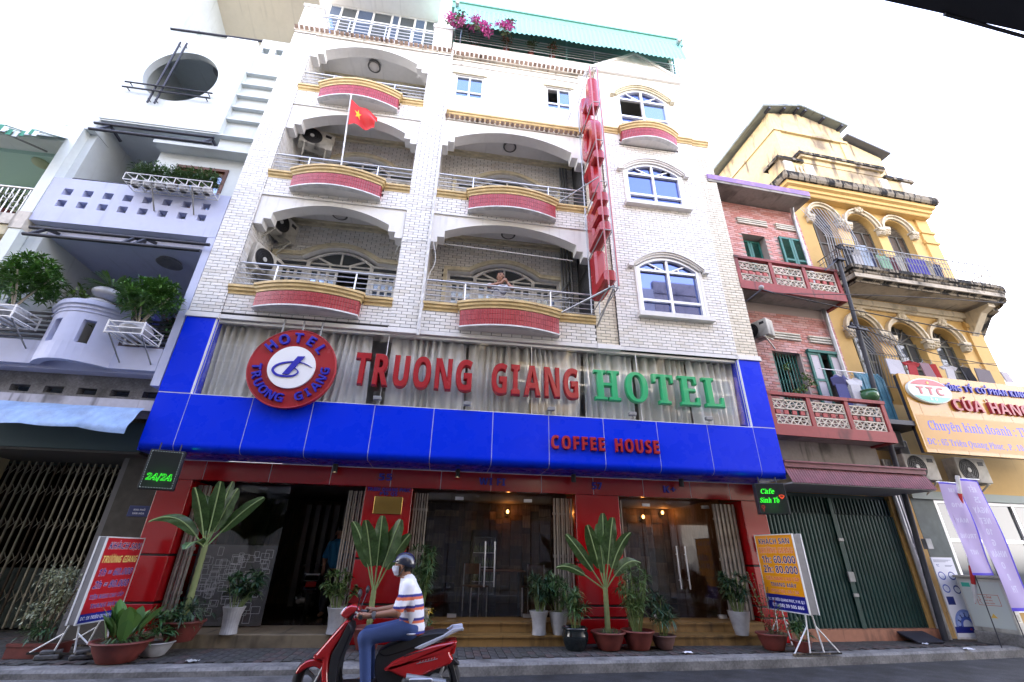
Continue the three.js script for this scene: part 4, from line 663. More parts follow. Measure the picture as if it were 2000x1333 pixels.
  part(W, 'pier_trim', [box(-5.98, -5.86, 0.1, 3.02, -2.6, -1.4)], std([0.13, 0.13, 0.14], 0.6));
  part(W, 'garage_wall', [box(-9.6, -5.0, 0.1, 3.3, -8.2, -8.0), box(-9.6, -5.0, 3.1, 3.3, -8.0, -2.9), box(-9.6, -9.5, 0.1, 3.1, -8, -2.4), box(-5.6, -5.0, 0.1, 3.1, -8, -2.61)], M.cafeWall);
  part(W, 'address_plate', rbox(-5.56, -5.2, 1.97, 2.15, -1.35, -1.335, 0.004), std([0.03, 0.05, 0.22], 0.4));
  const addr = face(-5.55, -5.21, 1.98, 2.14, -1.332);
  part(W, 'address_print', addr, new THREE.MeshStandardMaterial({ roughness: 0.5, map: canvasTex(170, 80, (c, w, h) => { c.fillStyle = '#1a2f6e'; c.fillRect(0, 0, w, h); c.fillStyle = '#dfe6f2'; c.textAlign = 'center'; c.font = 'bold 22px sans-serif'; viet(c, 'KHU PHỐ', w / 2, 36, '#dfe6f2'); viet(c, 'VĂN HÓA', w / 2, 66, '#dfe6f2'); }) }));
  // scissor gate: uprights and crossed laths
  const G = sub(W, 'scissor_gate'); M.gateBar = std([0.50, 0.47, 0.36], 0.5, { metalness: 0.3, map: T.speck });
  for (let i = 0; i < 26; i++) { const x = -9.3 + i * 0.133; part(G, 'upright', box(x - 0.014, x + 0.014, 0.16, 2.98, -2.33, -2.3), i === 12 || i === 13 ? std([0.10, 0.075, 0.05], 0.6) : M.gateBar); }
  for (let i = 0; i < 25; i++) for (const y of [0.55, 1.15, 1.75, 2.35, 2.75]) { const x = -9.3 + i * 0.133; part(G, 'lath', [bar([x, y, -2.34], [x + 0.133, y + 0.2, -2.34], 0.008, 4), bar([x, y + 0.2, -2.345], [x + 0.133, y, -2.345], 0.008, 4)], M.gateBar); }
  part(G, 'lower_sheet', [box(-9.3, -5.98, 0.16, 1.1, -2.4, -2.39)], std([0.06, 0.085, 0.075], 0.6));
  // roof terrace room
  part(W, 'roof_side_wall', new THREE.ExtrudeGeometry(poly(rect(0.35, 3.2, 13.3, 18), [rect(0.9, 1.35, 13.9, 14.9).reverse(), rect(1.75, 2.2, 13.9, 14.9).reverse()]), { depth: 0.16, bevelEnabled: false }).rotateY(PI / 2).translate(-8.2, 0, 0), M.paint);
  part(W, 'roof_room', [box(-8.2, -4.99, 13.3, 15.6, -3.4, -3.2)], std([0.5, 0.48, 0.44], 0.8, { map: T.plaster }));
  part(W, 'roof_ceiling', [new THREE.BoxGeometry(3.4, 0.12, 3.4).rotateX(-0.35).translate(-6.7, 16.3, -1.7)], std([0.66, 0.60, 0.48], 0.8, { map: T.plaster }));
  part(W, 'roof_rail', [bar([-7.95, 13.55, -0.1], [-5.0, 13.78, -0.2], 0.035), bar([-7.95, 13.42, -0.1], [-6.0, 13.42, -0.2], 0.02)], steelBar);
  part(W, 'roof_sill', [box(-6.5, -5.76, 13.3, 13.42, -0.3, 0.005)], M.paint);
}
{ // blue tarpaulin, sagging
  const n = 60, m = 12, pos = [], idx = [];
  for (let i = 0; i <= n; i++) for (let j = 0; j <= m; j++) { const u = i / n, v = j / m, x = -8.6 + 3.54 * u + 0.03 * v * Math.sin(u * 9); pos.push(x, 3.57 - v * (0.38 + 0.05 * u) - 0.02 * v * v * Math.abs(Math.sin(u * PI * 5)) - 0.06 * v * Math.max(0, u - 0.8) * 5, 0.02 + 0.3 * Math.sin(v * 1.4) + 0.014 * Math.sin(v * 11 + u * 6) + 0.012 * Math.sin(u * 34 - v * 5)); }
  for (let i = 0; i < n; i++) for (let j = 0; j < m; j++) { const k = i * (m + 1) + j; idx.push(k, k + 1, k + m + 1, k + 1, k + m + 2, k + m + 1); }
  const g = new THREE.BufferGeometry(); g.setAttribute('position', new THREE.Float32BufferAttribute(pos, 3)); g.setIndex(idx); g.computeVertexNormals();
  single('tarpaulin', 'sagging pale blue tarpaulin hung over the scissor gate', 'tarpaulin', g, new THREE.MeshStandardMaterial({ color: col(0.30, 0.45, 0.72), roughness: 0.55, side: THREE.DoubleSide, map: T.speck }));
}
// ---------------------------------------------------------------- pale green house beyond it
{
  const W = thing('green_house', 'pale green house with striped awning over its top balcony', 'building');
  const gw = std([0.50, 0.60, 0.46], 0.7, { map: T.stain }), pw = std([0.74, 0.80, 0.79], 0.6, { map: T.plaster }), cr = std([0.60, 0.53, 0.33], 0.7, { map: T.plaster });
  part(W, 'corner_post', [box(-8.58, -8.37, 3.2, 9.66, -0.5, 0.01)], pw);
  part(W, 'roof_beam', [box(-14, -8.585, 9.2, 9.66, -0.4, 0.0)], pw);
  part(W, 'rear_wall', [box(-14, -8.4, 7.1, 9.6, -1.9, -1.7)], gw);
  part(W, 'ceiling', [box(-14, -8.4, 9.1, 9.2, -1.7, -0.4)], std([0.42, 0.62, 0.55], 0.7));
  part(W, 'roof', [box(-14, -8.37, 9.67, 9.8, -8, -0.1)], gw);
  part(W, 'balcony_slab', [box(-14, -8.585, 6.98, 7.22, -1.8, 0.03), box(-8.595, -8.366, 6.9, 7.3, -0.51, 0.03)], M.stained);
  part(W, 'lower_wall', [box(-14, -8.5, 0, 6.9, -2.2, -1.2)], cr);
  part(W, 'lower_ceiling', [box(-14, -8.5, 6.75, 6.97, -1.2, 0.0)], std([0.62, 0.58, 0.42], 0.7, { map: T.stain }));
  const d = sub(W, 'balcony_door'); const gr = grid([-9.9, -9.55, -9.2, -8.95], [7.25, 7.9, 8.4], 0.06, -1.7, -1.64); part(d, 'frame', [...gr.bars, box(-10.0, -9.93, 7.22, 8.5, -1.7, -1.6), box(-8.92, -8.84, 7.22, 8.5, -1.7, -1.6), box(-9.93, -8.92, 8.43, 8.5, -1.7, -1.6)], std([0.55, 0.55, 0.42], 0.6)); gr.panes.forEach(p => part(d, 'pane', box(...p, -1.69, -1.68), M.tinted));
  part(W, 'number_plate', rbox(-9.35, -9.15, 8.6, 8.8, -1.7, -1.68, 0.01), M.wood);
  part(W, 'ceiling_lamp', new THREE.SphereGeometry(0.16, 20, 10).scale(1, 0.5, 1).translate(-9.4, 9.08, -0.6), std([0.35, 0.4, 0.25], 0.5));
  const r = sub(W, 'railing'); part(r, 'top_rail', bar([-14, 7.93, -0.08], [-8.58, 7.93, -0.08], 0.03), M.steel);
  for (let i = 0; i < 14; i++) part(r, 'baluster', bar([-9.9 + i * 0.1, 7.22, -0.08], [-9.9 + i * 0.1, 7.9, -0.08], 0.013), M.steel);
  for (let i = 0; i < 8; i++) part(r, 'scroll', new THREE.TorusGeometry(0.07, 0.009, 5, 14).translate(-9.85 + i * 0.17, 7.5 + (i % 2) * 0.2, -0.07), M.whiteClean);
  // striped awning with scalloped valance
  const A = sub(W, 'striped_awning'); const sm = [std([0.03, 0.24, 0.15], 0.7, { side: THREE.DoubleSide }), std([0.66, 0.74, 0.78], 0.7, { side: THREE.DoubleSide })];
  const st = [[], []];
  for (let i = 0; i < 44; i++) { const x = -12.5 + i * 0.09; const w = 0.09, k = x > -8.75 ? 1 : 0; const q = new THREE.BufferGeometry(); const dx = 0.06; const z1 = 0.55 + 0.03 * Math.sin(i * 0.9), y1 = 8.86 + 0.05 * Math.sin(i * 1.1); q.setAttribute('position', new THREE.Float32BufferAttribute([x, 9.3, 0.0, x + dx, y1, z1, x + w + dx, y1, z1, x, 9.3, 0, x + w + dx, y1, z1, x + w, 9.3, 0, x + dx, y1, z1, x + dx, y1 - 0.15, z1 + 0.01, x + w + dx, y1 - 0.15, z1 + 0.01, x + dx, y1, z1, x + w + dx, y1 - 0.15, z1 + 0.01, x + w + dx, y1, z1], 3)); q.computeVertexNormals(); st[i % 2].push(q); }
  part(A, 'green_stripes', st[0], sm[0]); part(A, 'white_stripes', st[1], sm[1]);
  part(A, 'arm', [bar([-9.4, 8.95, 0.35], [-9.1, 9.15, -0.3], 0.02)], M.greyMetal);
}

// ---------------------------------------------------------------- the neighbours where the street bends: local frame turned a little
const RP = [6.5, 0, 0], RT = 0.05;
const rthing = (n, l, c, p = [0, 0, 0], g) => { const v = V3(...p).applyAxisAngle(V3(0, 1, 0), RT); return thing(n, l, c, [RP[0] + v.x, v.y, RP[2] + v.z], RT, g); };
M.green = std([0.015, 0.17, 0.14], 0.5, { map: T.speck }); M.pinkRed = std([0.33, 0.05, 0.05], 0.6, { map: T.stain }); M.lattice = std([0.66, 0.62, 0.55], 0.75, { map: T.stain });
M.conc = std([0.36, 0.35, 0.34], 0.85, { map: T.stain }); M.ivory = std([0.72, 0.69, 0.60], 0.7, { map: T.speck });
M.pinkBrick = [[0.56, 0.27, 0.24], [0.60, 0.33, 0.30], [0.52, 0.22, 0.19], [0.62, 0.37, 0.36]].map(c => std(c, 0.75, { map: T.speck }));
{
  const W = rthing('pink_brick_house', 'narrow pink brick house with white lattice balconies and green shutters', 'building');
  const open = [[0.92, 1.62, 8.2, 9.46], [2.05, 2.72, 8.0, 9.52], [0.93, 1.68, 4.3, 5.97], [1.9, 2.72, 4.6, 6.02], [0.9, 1.74, 9.8, 9.95], [2.1, 2.68, 9.8, 9.95], [0.95, 1.76, 6.3, 6.45], [2.09, 2.68, 6.3, 6.45]];
  const wall = part(W, 'brick_wall', slab(rect(0.02, 2.92, 3.25, 10.5), -0.9, -0.6, open.map(o => rect(...o).reverse())), M.greyMortar);
  const list = []; bricks(list, [{ o: [0.02, 3.85, -0.6], u: [1, 0], n: [0, 1], w: 2.9, h: 6.65, mats: M.pinkBrick, skip: (x, y) => open.some(o => x + 0.02 > o[0] - 0.04 && x + 0.02 < o[1] + 0.04 && y + 3.85 > o[2] && y + 3.85 < o[3]) || (y + 3.85 < 7.35 && y + 3.85 > 7.0) }], 0.2, 0.066, 0.01, 0.01);
  list.forEach(b => { b.d = b.p.clone().applyAxisAngle(V3(0, 1, 0), RT).add(V3(...RP)).distanceTo(camera.position); }); layBricks(wall, list, std([1, 1, 1], 0.75));
  part(W, 'house_body', [box(0.02, 0.15, 3.2, 10.5, -6, -0.91), box(2.8, 2.92, 3.2, 10.5, -6, -0.91), box(0.02, 2.92, 0.1, 10.5, -6.2, -6), box(0.15, 2.8, 7.1, 7.25, -6, -0.91), box(0.15, 2.8, 3.3, 3.45, -6, -0.91)], M.conc);
  
  part(W, 'roof_slab', [box(-0.25, 2.87, 10.52, 10.6, -8, 0.0)], M.conc); part(W, 'roof_edge', [box(-0.25, 2.88, 10.6, 10.76, -0.2, 0.012), box(2.72, 2.88, 10.6, 10.76, -8, -0.2)], std([0.33, 0.20, 0.48], 0.6, { map: T.speck }));
  for (const [x0, x1, y] of [[0.88, 1.76, 9.8], [2.08, 2.7, 9.8], [0.93, 1.78, 6.3], [2.07, 2.7, 6.3]]) { const v = sub(W, 'vent_block'); for (let i = 0; i < 3; i++) part(v, 'vent_bar', box(x0 - 0.02, x1 + 0.02, y + i * 0.07 - 0.01, y + i * 0.07 + 0.03, -0.6, -0.54), M.ivory); }
  const louvre = (P, x0, x1, y0, y1, z, n) => { part(P, 'shutter_frame', grid([x0 + 0.03, x1 - 0.03], [y0 + 0.03, (y0 + y1) / 2, y1 - 0.03], 0.06, z - 0.02, z + 0.02).bars, M.green); const L = []; for (let i = 0; i < n; i++) { const y = y0 + 0.06 + (y1 - y0 - 0.12) * (i + 0.5) / n; L.push(new THREE.BoxGeometry(x1 - x0 - 0.1, 0.012, 0.04).rotateX(0.6).translate((x0 + x1) / 2, y, z)); } part(P, 'louvres', L, M.green, 'stuff'); };
  const s1 = sub(W, 'shuttered_window'); louvre(s1, 0.95, 1.27, 8.22, 9.4, -0.8, 24); louvre(s1, 1.28, 1.6, 8.22, 9.4, -0.8, 24);
  const s2 = sub(W, 'shuttered_window'); louvre(s2, 2.03, 2.38, 8.0, 9.5, -0.55, 30); louvre(s2, 2.39, 2.74, 8.0, 9.5, -0.55, 30);
  const s3 = sub(W, 'shuttered_window'); for (const [a, b, t] of [[1.86, 2.2, 1], [2.42, 2.74, 1]]) { const g = grid([a + 0.03, b - 0.03], [4.65, 5.3, 5.97], 0.06, -0.57, -0.53); part(s3, 'shutter_frame', g.bars, M.green); g.panes.forEach(p => part(s3, 'shutter_panel', box(...p, -0.56, -0.545), std([0.5, 0.47, 0.52], 0.5))); } part(s3, 'lintel', box(1.86, 2.74, 6.0, 6.07, -0.6, -0.5), M.green);
  const gt = sub(W, 'door_grille'); for (let i = 0; i < 9; i++) part(gt, 'upright', box(0.95 + i * 0.085, 0.968 + i * 0.085, 4.3, 5.95, -0.72, -0.7), M.green); part(gt, 'laths', Array.from({ length: 8 }, (_, i) => [4.7, 5.2, 5.65].map(y => [bar([0.96 + i * 0.085, y, -0.73], [1.045 + i * 0.085, y + 0.12, -0.73], 0.006, 4), bar([0.96 + i * 0.085, y + 0.12, -0.735], [1.045 + i * 0.085, y, -0.735], 0.006, 4)])), M.green, 'stuff');
  function lattBalcony(yb, yt) {
    const B = sub(W, 'lattice_balcony');
    part(B, 'slab', [box(0.0, 2.86, yb - 0.02, yb + 0.12, -0.6, -0.05)], M.conc);
    part(B, 'edge_beam', [box(-0.02, 2.9, yb - 0.06, yb + 0.17, -0.05, 0.0), box(2.8, 2.9, yb - 0.06, yb + 0.17, -0.6, -0.05)], M.pinkRed);
    part(B, 'handrail', [box(-0.02, 2.9, yt - 0.07, yt, -0.1, 0.01), box(2.8, 2.9, yt - 0.07, yt, -0.6, -0.1)], M.pinkRed);
    for (const x of [0.0, 0.93, 1.87, 2.81]) part(B, 'post', box(x - 0.02, x + 0.07, yb + 0.17, yt - 0.07, -0.09, -0.004), M.pinkRed);
    for (let q = 0; q < 3; q++) {
      const x0 = 0.075 + q * 0.935, x1 = x0 + 0.82, h = yt - yb - 0.34, y0 = yb + 0.18, L = [], n = 5, w = (x1 - x0) / n, sh = h * 0.36;
      for (const [lo, hi] of [[y0, y0 + sh], [y0 + h - sh, y0 + h]]) { L.push(box(x0, x1, lo - 0.014, lo + 0.014, -0.07, -0.03), box(x0, x1, hi - 0.014, hi + 0.014, -0.07, -0.03), box(x0, x1, (lo + hi) / 2 - 0.008, (lo + hi) / 2 + 0.008, -0.066, -0.034)); for (let i = 0; i < n; i++) { L.push(sqbar([x0 + i * w, lo, -0.05], [x0 + (i + 1) * w, hi, -0.05], 0.034, 0.024), sqbar([x0 + i * w, hi, -0.05], [x0 + (i + 1) * w, lo, -0.05], 0.033, 0.022)); } }
      L.push(box(x0 - 0.004, x0 + 0.02, y0, y0 + h, -0.068, -0.032), box(x1 - 0.02, x1 + 0.004, y0, y0 + h, -0.068, -0.032));
      part(B, 'lattice_panel', L, M.lattice);
      for (let i = 0; i < 4; i++) part(B, 'square_block', box(x0 + 0.06 + i * 0.195, x0 + 0.16 + i * 0.195, y0 + sh + 0.03, y0 + h - sh - 0.03, -0.07, -0.035), std([0.40, 0.09, 0.08], 0.7));
    }
  }
  lattBalcony(7.28, 8.16); lattBalcony(3.82, 4.68);
  part(W, 'drain_pipe', [tube([[2.55, 10.45, -0.35], [2.68, 10.3, -0.5], [2.7, 9.9, -0.52], [2.71, 7.4, -0.52], [2.7, 7.0, -0.52], [2.72, 4.7, -0.52]], 0.05, 40, 8)], M.galv);
  part(W, 'lower_wall', [box(0.02, 2.92, 3.1, 3.82, -0.75, -0.55)], M.conc);
  // corrugated canopy over the shop shutters
  const n = 220, pos = [], idx = []; for (let i = 0; i <= n; i++) { const x = -0.02 + 3.32 * i / n, w = 0.008 * Math.sin(i / n * 3.32 / 0.06 * 2 * PI); pos.push(x, 3.12 + w, -0.02, x, 2.82 + w, 0.12 + w); if (i < n) idx.push(2 * i, 2 * i + 1, 2 * i + 2, 2 * i + 2, 2 * i + 1, 2 * i + 3); }
  const cg = new THREE.BufferGeometry(); cg.setAttribute('position', new THREE.Float32BufferAttribute(pos, 3)); cg.setIndex(idx); cg.computeVertexNormals();
  const can = std([0.20, 0.055, 0.07], 0.6, { map: T.speck, side: THREE.DoubleSide });
  part(W, 'canopy_sheet', cg, can); part(W, 'canopy_box', [box(-0.02, 3.3, 3.13, 3.22, -0.6, 0.02), box(-0.02, 3.31, 3.22, 3.25, -0.6, 0.05)], can); part(W, 'canopy_soffit', [box(-0.02, 3.28, 2.8, 2.83, -0.95, 0.1)], std([0.25, 0.25, 0.26], 0.8));
  part(W, 'plinth', [box(0.0, 3.4, 0.1, 0.33, -1.3, -0.8)], std([0.42, 0.19, 0.12], 0.7, { map: T.stain }));
  const sh = sub(W, 'shop_shutter'); M.shutter = std([0.006, 0.045, 0.04], 0.45, { metalness: 0.2, map: T.speck });
  for (const [a, b] of [[0.05, 1.66], [1.74, 3.35]]) { for (let x = a; x < b - 0.05; x += 0.09) part(sh, 'shutter_fold', new THREE.CylinderGeometry(0.05, 0.05, 2.05, 6, 1, false).scale(0.9, 1, 0.5).translate(x + 0.045, 1.355, -0.96), M.shutter); }
  part(sh, 'meeting_rail', [box(1.66, 1.74, 0.33, 2.7, -0.98, -0.9)], M.shutter); part(sh, 'grille_top', Array.from({ length: 36 }, (_, i) => box(0.06 + i * 0.092, 0.09 + i * 0.092, 2.4, 2.72, -0.98, -0.95)), M.shutter, 'stuff'); part(sh, 'back_sheet', [box(0.03, 3.38, 0.33, 2.8, -1.02, -1.0)], std([0.008, 0.03, 0.03], 0.7));
  part(sh, 'lock', [rbox(1.63, 1.77, 1.12, 1.3, -0.9, -0.86, 0.01), rbox(1.64, 1.76, 0.86, 0.92, -0.9, -0.87, 0.005), rbox(1.64, 1.76, 1.86, 1.92, -0.9, -0.87, 0.005)], M.greyMetal);
}
// ---------------------------------------------------------------- yellow corner building
M.ochre = std([0.66, 0.44, 0.16], 0.8, { map: T.plaster }); M.ochreOld = std([0.66, 0.52, 0.28], 0.85, { map: T.weather }); M.trim = std([0.72, 0.66, 0.52], 0.75, { map: T.stain }); M.grime = std([0.34, 0.31, 0.27], 0.9, { map: T.mould });
M.oldShutter = std([0.13, 0.10, 0.075], 0.7, { map: T.wood });
const archHole = (cx, w, y0, ys) => [[cx - w / 2, y0], ...ell(cx, ys, w / 2, w / 2, 16, 0, PI).reverse(), [cx + w / 2, y0]];
{
  const W = rthing('yellow_corner_building', 'old yellow building with arched windows and a curved balcony', 'building');
  const A = [[4.18, 0.86], [5.54, 1.02], [6.86, 0.9]];
  const up = A.map(([c, w]) => archHole(c, w, 8.5, 11.22 - w / 2)), lo = A.map(([c, w]) => archHole(c, w, 5.0, 7.4 - w / 2));
  part(W, 'front_wall', slab(rect(3.2, 8.2, 2.95, 11.7), -1.2, -0.9, [...up, ...lo]), M.ochre);
  part(W, 'ground_wall', [box(3.6, 8.2, 0.1, 0.6, -1.4, -0.95), box(3.6, 3.85, 0.6, 2.95, -1.4, -0.93), box(3.25, 3.6, 0.1, 2.95, -1.4, -0.9)], std([0.62, 0.40, 0.14], 0.8, { map: T.stain }));
  part(W, 'side_body', [box(3.2, 3.4, 2.9, 11.9, -8, -1.41), box(8.0, 8.2, 2.9, 11.9, -8, -1.41), box(3.2, 8.2, 2.9, 11.9, -8.2, -8), box(3.4, 8.0, 11.7, 11.9, -8, -1.41), box(3.4, 8.0, 8.1, 8.3, -8, -1.41), box(3.4, 8.0, 4.7, 4.9, -8, -1.41)], M.ochre);
  part(W, 'pilaster', [box(7.75, 8.22, 5.0, 8.0, -1.0, -0.84), box(7.72, 8.25, 7.5, 7.62, -1.0, -0.8), box(7.75, 8.22, 8.5, 11.6, -1.0, -0.84), box(7.72, 8.26, 10.45, 10.55, -1.0, -0.8), box(7.72, 8.26, 10.85, 10.95, -1.0, -0.8)], M.ochre);
  for (const [rows, ytop] of [[up, 11.22], [lo, 7.4]]) A.forEach(([c, w], i) => {
    const ys = ytop - w / 2, a0 = w / 2 + 0.03, a1 = w / 2 + 0.16;
    const wn = sub(W, 'arched_opening');
    part(wn, 'archivolt', [slab([...ell(c, ys, a1, a1, 20, 0, PI), ...ell(c, ys, a0, a0, 20, 0, PI).reverse()], -0.9, -0.84), slab([...ell(c, ys, a1, a1, 20, 0, PI), ...ell(c, ys, a1 - 0.05, a1 - 0.05, 20, 0, PI).reverse()], -0.84, -0.79)], M.trim);
    for (const s of [-1, 1]) { const x = c + s * (w / 2 + 0.08); part(wn, 'capital', [rbox(x - 0.1, x + 0.1, ys - 0.24, ys - 0.02, -0.92, -0.78, 0.03), box(x - 0.13, x + 0.13, ys - 0.04, ys + 0.02, -0.92, -0.76), ...[-0.07, 0, 0.07].map(d => new THREE.SphereGeometry(0.045, 8, 6).translate(x + d, ys - 0.08, -0.78)), ...[-0.05, 0.05].map(d => new THREE.SphereGeometry(0.04, 8, 6).translate(x + d, ys - 0.17, -0.78))], M.trim); }
    const K = []; for (let q = 0; q < 12; q++) { const a = q / 12 * 2 * PI; K.push(new THREE.SphereGeometry(0.05, 7, 5).translate(c + 0.12 * Math.cos(a) + rr(-0.03, 0.03), ytop + 0.13 + 0.09 * Math.sin(a), -0.8)); } K.push(new THREE.SphereGeometry(0.09, 8, 6).translate(c, ytop + 0.14, -0.8)); if (i === 1 || ytop < 9) part(wn, 'keystone_ornament', K, M.trim);
    const sl = [], up2 = ytop > 9; for (let y = ys; y < ytop - 0.06; y += 0.055) { const hw = Math.sqrt(Math.max(0.001, (w / 2) ** 2 - (y - ys) ** 2)) - 0.03; sl.push(new THREE.BoxGeometry(2 * hw, 0.012, 0.05).rotateX(0.6).translate(c, y, -1.09)); }
    const fm = std([0.09, 0.085, 0.07], 0.6); 
    if (up2) part(wn, 'louvres', sl, std([0.24, 0.21, 0.17], 0.7), 'stuff');
    const y0 = up2 ? 8.55 : 5.2, g = grid([c - w / 2 + 0.03, c - w * 0.17, c + w * 0.17, c + w / 2 - 0.03], [y0, ys - 0.75, ys - 0.02], 0.05, -1.14, -1.08); part(wn, 'window_frame', g.bars, up2 ? fm : std([0.12, 0.12, 0.09], 0.6)); g.panes.forEach((p, q) => part(wn, 'pane', box(...p, -1.12, -1.11), up2 ? M.oldShutter : M.tinted));
    if (!up2) part(wn, 'fan_glazing', [0.5, 1.05, 1.57, 2.1, 2.65].map(a => sqbar([c, ys, -1.1], [c + w / 2 * Math.cos(a), ys + w / 2 * Math.sin(a), -1.1], 0.03, 0.03)), fm);
    part(wn, 'arch_pane', slab([...ell(c, ys, w / 2 - 0.005, w / 2 - 0.005, 20, 0, PI)], -1.14, -1.13), up2 ? M.oldShutter : M.tinted);
  });
  // iron cages
  const cage = (c, y0, y1, r) => { const b = []; for (let i = 0; i < 13; i++) { const t = -0.6 + 1.2 * i / 12; b.push(bar([c + t * 0.85, y0, -0.6], [c + t * 0.85, (y0 + y1) / 2, -0.5], 0.009, 4), bar([c + t * 0.85, (y0 + y1) / 2, -0.5], [c + t * 1.25, y1 + 0.1 * Math.cos(t * 2), -0.8], 0.009, 4)); } for (const y of [y0, (y0 + y1) / 2]) b.push(bar([c - 0.52, y, -0.55], [c + 0.52, y, -0.55], 0.012, 4)); return b; };
  part(W, 'iron_cage', cage(4.1, 8.6, 11.0), M.galv); part(W, 'iron_cage', cage(4.2, 5.3, 7.0), M.greyMetal);
  // balcony wrapping the corner
  const corner = (o) => [[3.42 - o, -0.9], [3.42 - o, 0 + o], ...Array.from({ length: 9 }, (_, i) => { const a = PI / 2 - i / 8 * PI / 2; return [8.1 + (0.6 + o) * Math.cos(a), -0.6 + (0.6 + o) * Math.sin(a)]; }), [8.7 + o, -3.5]];
  const bs = poly([...corner(0).map(([x, z]) => [x, -z]), [8.2, 3.5], [8.2, 0.9]]);
  part(W, 'balcony_slab', new THREE.ExtrudeGeometry(bs, { depth: 0.16, bevelEnabled: false }).rotateX(-PI / 2).translate(0, 8.06, 0), std([0.58, 0.54, 0.46], 0.85, { map: T.stain }));
  part(W, 'balcony_moulding', sweep(corner(0), [[-0.12, 7.96], [-0.1, 8.02], [-0.04, 8.06], [-0.03, 8.14], [0.02, 8.2], [0.02, 8.26], [0.06, 8.3], [0.06, 8.4], [-0.1, 8.4], [-0.1, 7.96]], true), M.grime);
  const cb = slab([[0, 0], [0.5, 0.62], [0.72, 0.7], [0.72, 0.8], [0, 0.8]], -0.12, 0.12, [], 0.02).rotateY(-PI / 2).translate(7.95, 7.15, -0.92);
  part(W, 'corbel', cb, M.trim); part(W, 'corbel', cb.clone().rotateY(0).translate(0.0, 0, 0).scale(1, 1, 1).translate(0.35, -0.02, -0.15), M.grime);
  part(W, 'lower_cornice', [box(3.3, 8.25, 7.78, 7.95, -0.95, -0.78), box(3.3, 8.25, 7.7, 7.78, -0.95, -0.84)], M.trim);
  const R = sub(W, 'balcony_railing'), rp = corner(-0.06);
  const rail = (y, r) => { const b = []; for (let i = 0; i < rp.length - 1; i++) b.push(bar([rp[i][0], y, rp[i][1]], [rp[i + 1][0], y, rp[i + 1][1]], r, 6)); return b; };
  part(R, 'top_rail', rail(9.12, 0.018), M.greyMetal); part(R, 'rail', rail(8.45, 0.012), M.greyMetal); part(R, 'rail', rail(8.98, 0.009), M.greyMetal);
  for (let i = 0; i < rp.length - 1; i++) { const L = Math.hypot(rp[i + 1][0] - rp[i][0], rp[i + 1][1] - rp[i][1]), k = Math.max(1, Math.round(L / 0.1)); for (let q = 0; q < k; q++) { const t = (q + 0.5) / k, x = rp[i][0] + (rp[i + 1][0] - rp[i][0]) * t, z = rp[i][1] + (rp[i + 1][1] - rp[i][1]) * t; if (z < -1.2) break; part(R, 'baluster', [bar([x, 8.4, z], [x, 9.12, z], 0.008, 5), new THREE.TorusGeometry(0.032, 0.006, 4, 10).translate(x, 8.8, z)], M.greyMetal); } }
  // entablature, parapet, attic block and roofs
  const co = [[3.0, -3.5], [3.0, -0.62], [8.2, -0.62], [8.2, -3.5]].map(p => p);
  part(W, 'entablature', [sweep(co, [[-0.1, 11.42], [-0.05, 11.42], [-0.03, 11.5], [0.02, 11.52], [0.02, 11.62], [0.1, 11.66], [0.1, 11.78], [-0.1, 11.78]], false), box(3.05, 8.15, 11.4, 11.75, -2, -0.68)], M.ochre);
  part(W, 'cornice_top', sweep(co, [[-0.1, 11.78], [0.16, 11.78], [0.2, 11.86], [0.2, 12.04], [-0.2, 12.06]], false), M.grime);
  part(W, 'parapet', [box(3.1, 8.05, 12.0, 12.9, -1.2, -0.72), box(4.0, 6.95, 12.9, 13.2, -1.1, -0.7), box(3.9, 7.05, 13.1, 13.18, -1.1, -0.63)], M.ochreOld);
  part(W, 'parapet_cap', [box(3.0, 3.95, 12.85, 12.95, -1.3, -0.64), box(7.02, 8.15, 12.85, 12.97, -1.3, -0.64), box(3.85, 7.1, 13.2, 13.3, -1.2, -0.6)], M.grime);
  for (const [a, b] of [[3.2, 3.5], [3.95, 4.25], [6.75, 7.05], [7.6, 7.95]]) part(W, 'parapet_panel', box(a, b, 12.1, 12.78, -0.72, -0.66), M.ivory);
  part(W, 'baluster_group', [3.6, 3.75, 3.88].map(x => lathe([[0.03, 0], [0.05, 0.12], [0.025, 0.3], [0.04, 0.42]], 8).translate(x, 12.2, -0.66)), M.trim);
  part(W, 'attic_block', [slab([[3.95, 12.0], [6.9, 12.0], [6.9, 15.75], [5.25, 16.25], [3.95, 15.95]], -1.6, -1.3), box(3.95, 4.15, 12.0, 15.9, -5.5, -1.601), box(3.95, 6.9, 12, 15.4, -5.7, -5.5), box(6.7, 6.9, 12, 15.7, -5.5, -1.601)], M.ochreOld);
  part(W, 'attic_trim', [box(3.9, 6.93, 15.05, 15.15, -1.31, -1.22), box(3.9, 3.95, 15.05, 15.15, -5.5, -1.3), slab([[3.95, 12.0], [4.2, 12.0], [4.2, 15.05], [3.95, 15.05]], -1.3, -1.26), slab([[6.65, 12.0], [6.9, 12.0], [6.9, 15.05], [6.65, 15.05]], -1.3, -1.26)], M.ochreOld);
  part(W, 'attic_panel', [box(4.95, 5.75, 13.4, 14.0, -1.3, -1.28)], M.trim);
  const vent = sub(W, 'attic_louvre'); for (let i = 0; i < 6; i++) part(vent, 'slat', box(3.92, 3.95, 14.35 + i * 0.11, 14.4 + i * 0.11, -4.6, -3.9), M.greyMetal);
  part(W, 'attic_window', [box(3.6, 3.95, 14.0, 14.08, -3.8, -2.9), box(3.93, 3.96, 13.0, 13.95, -3.7, -3.0)], M.darkMetal);
  part(W, 'gable_roof', [slab([[3.62, 15.95], [5.25, 16.38], [7.05, 15.8], [7.05, 15.9], [5.25, 16.48], [3.62, 16.05]], -5.8, -1.05)], std([0.24, 0.28, 0.27], 0.7, { map: T.stain }));
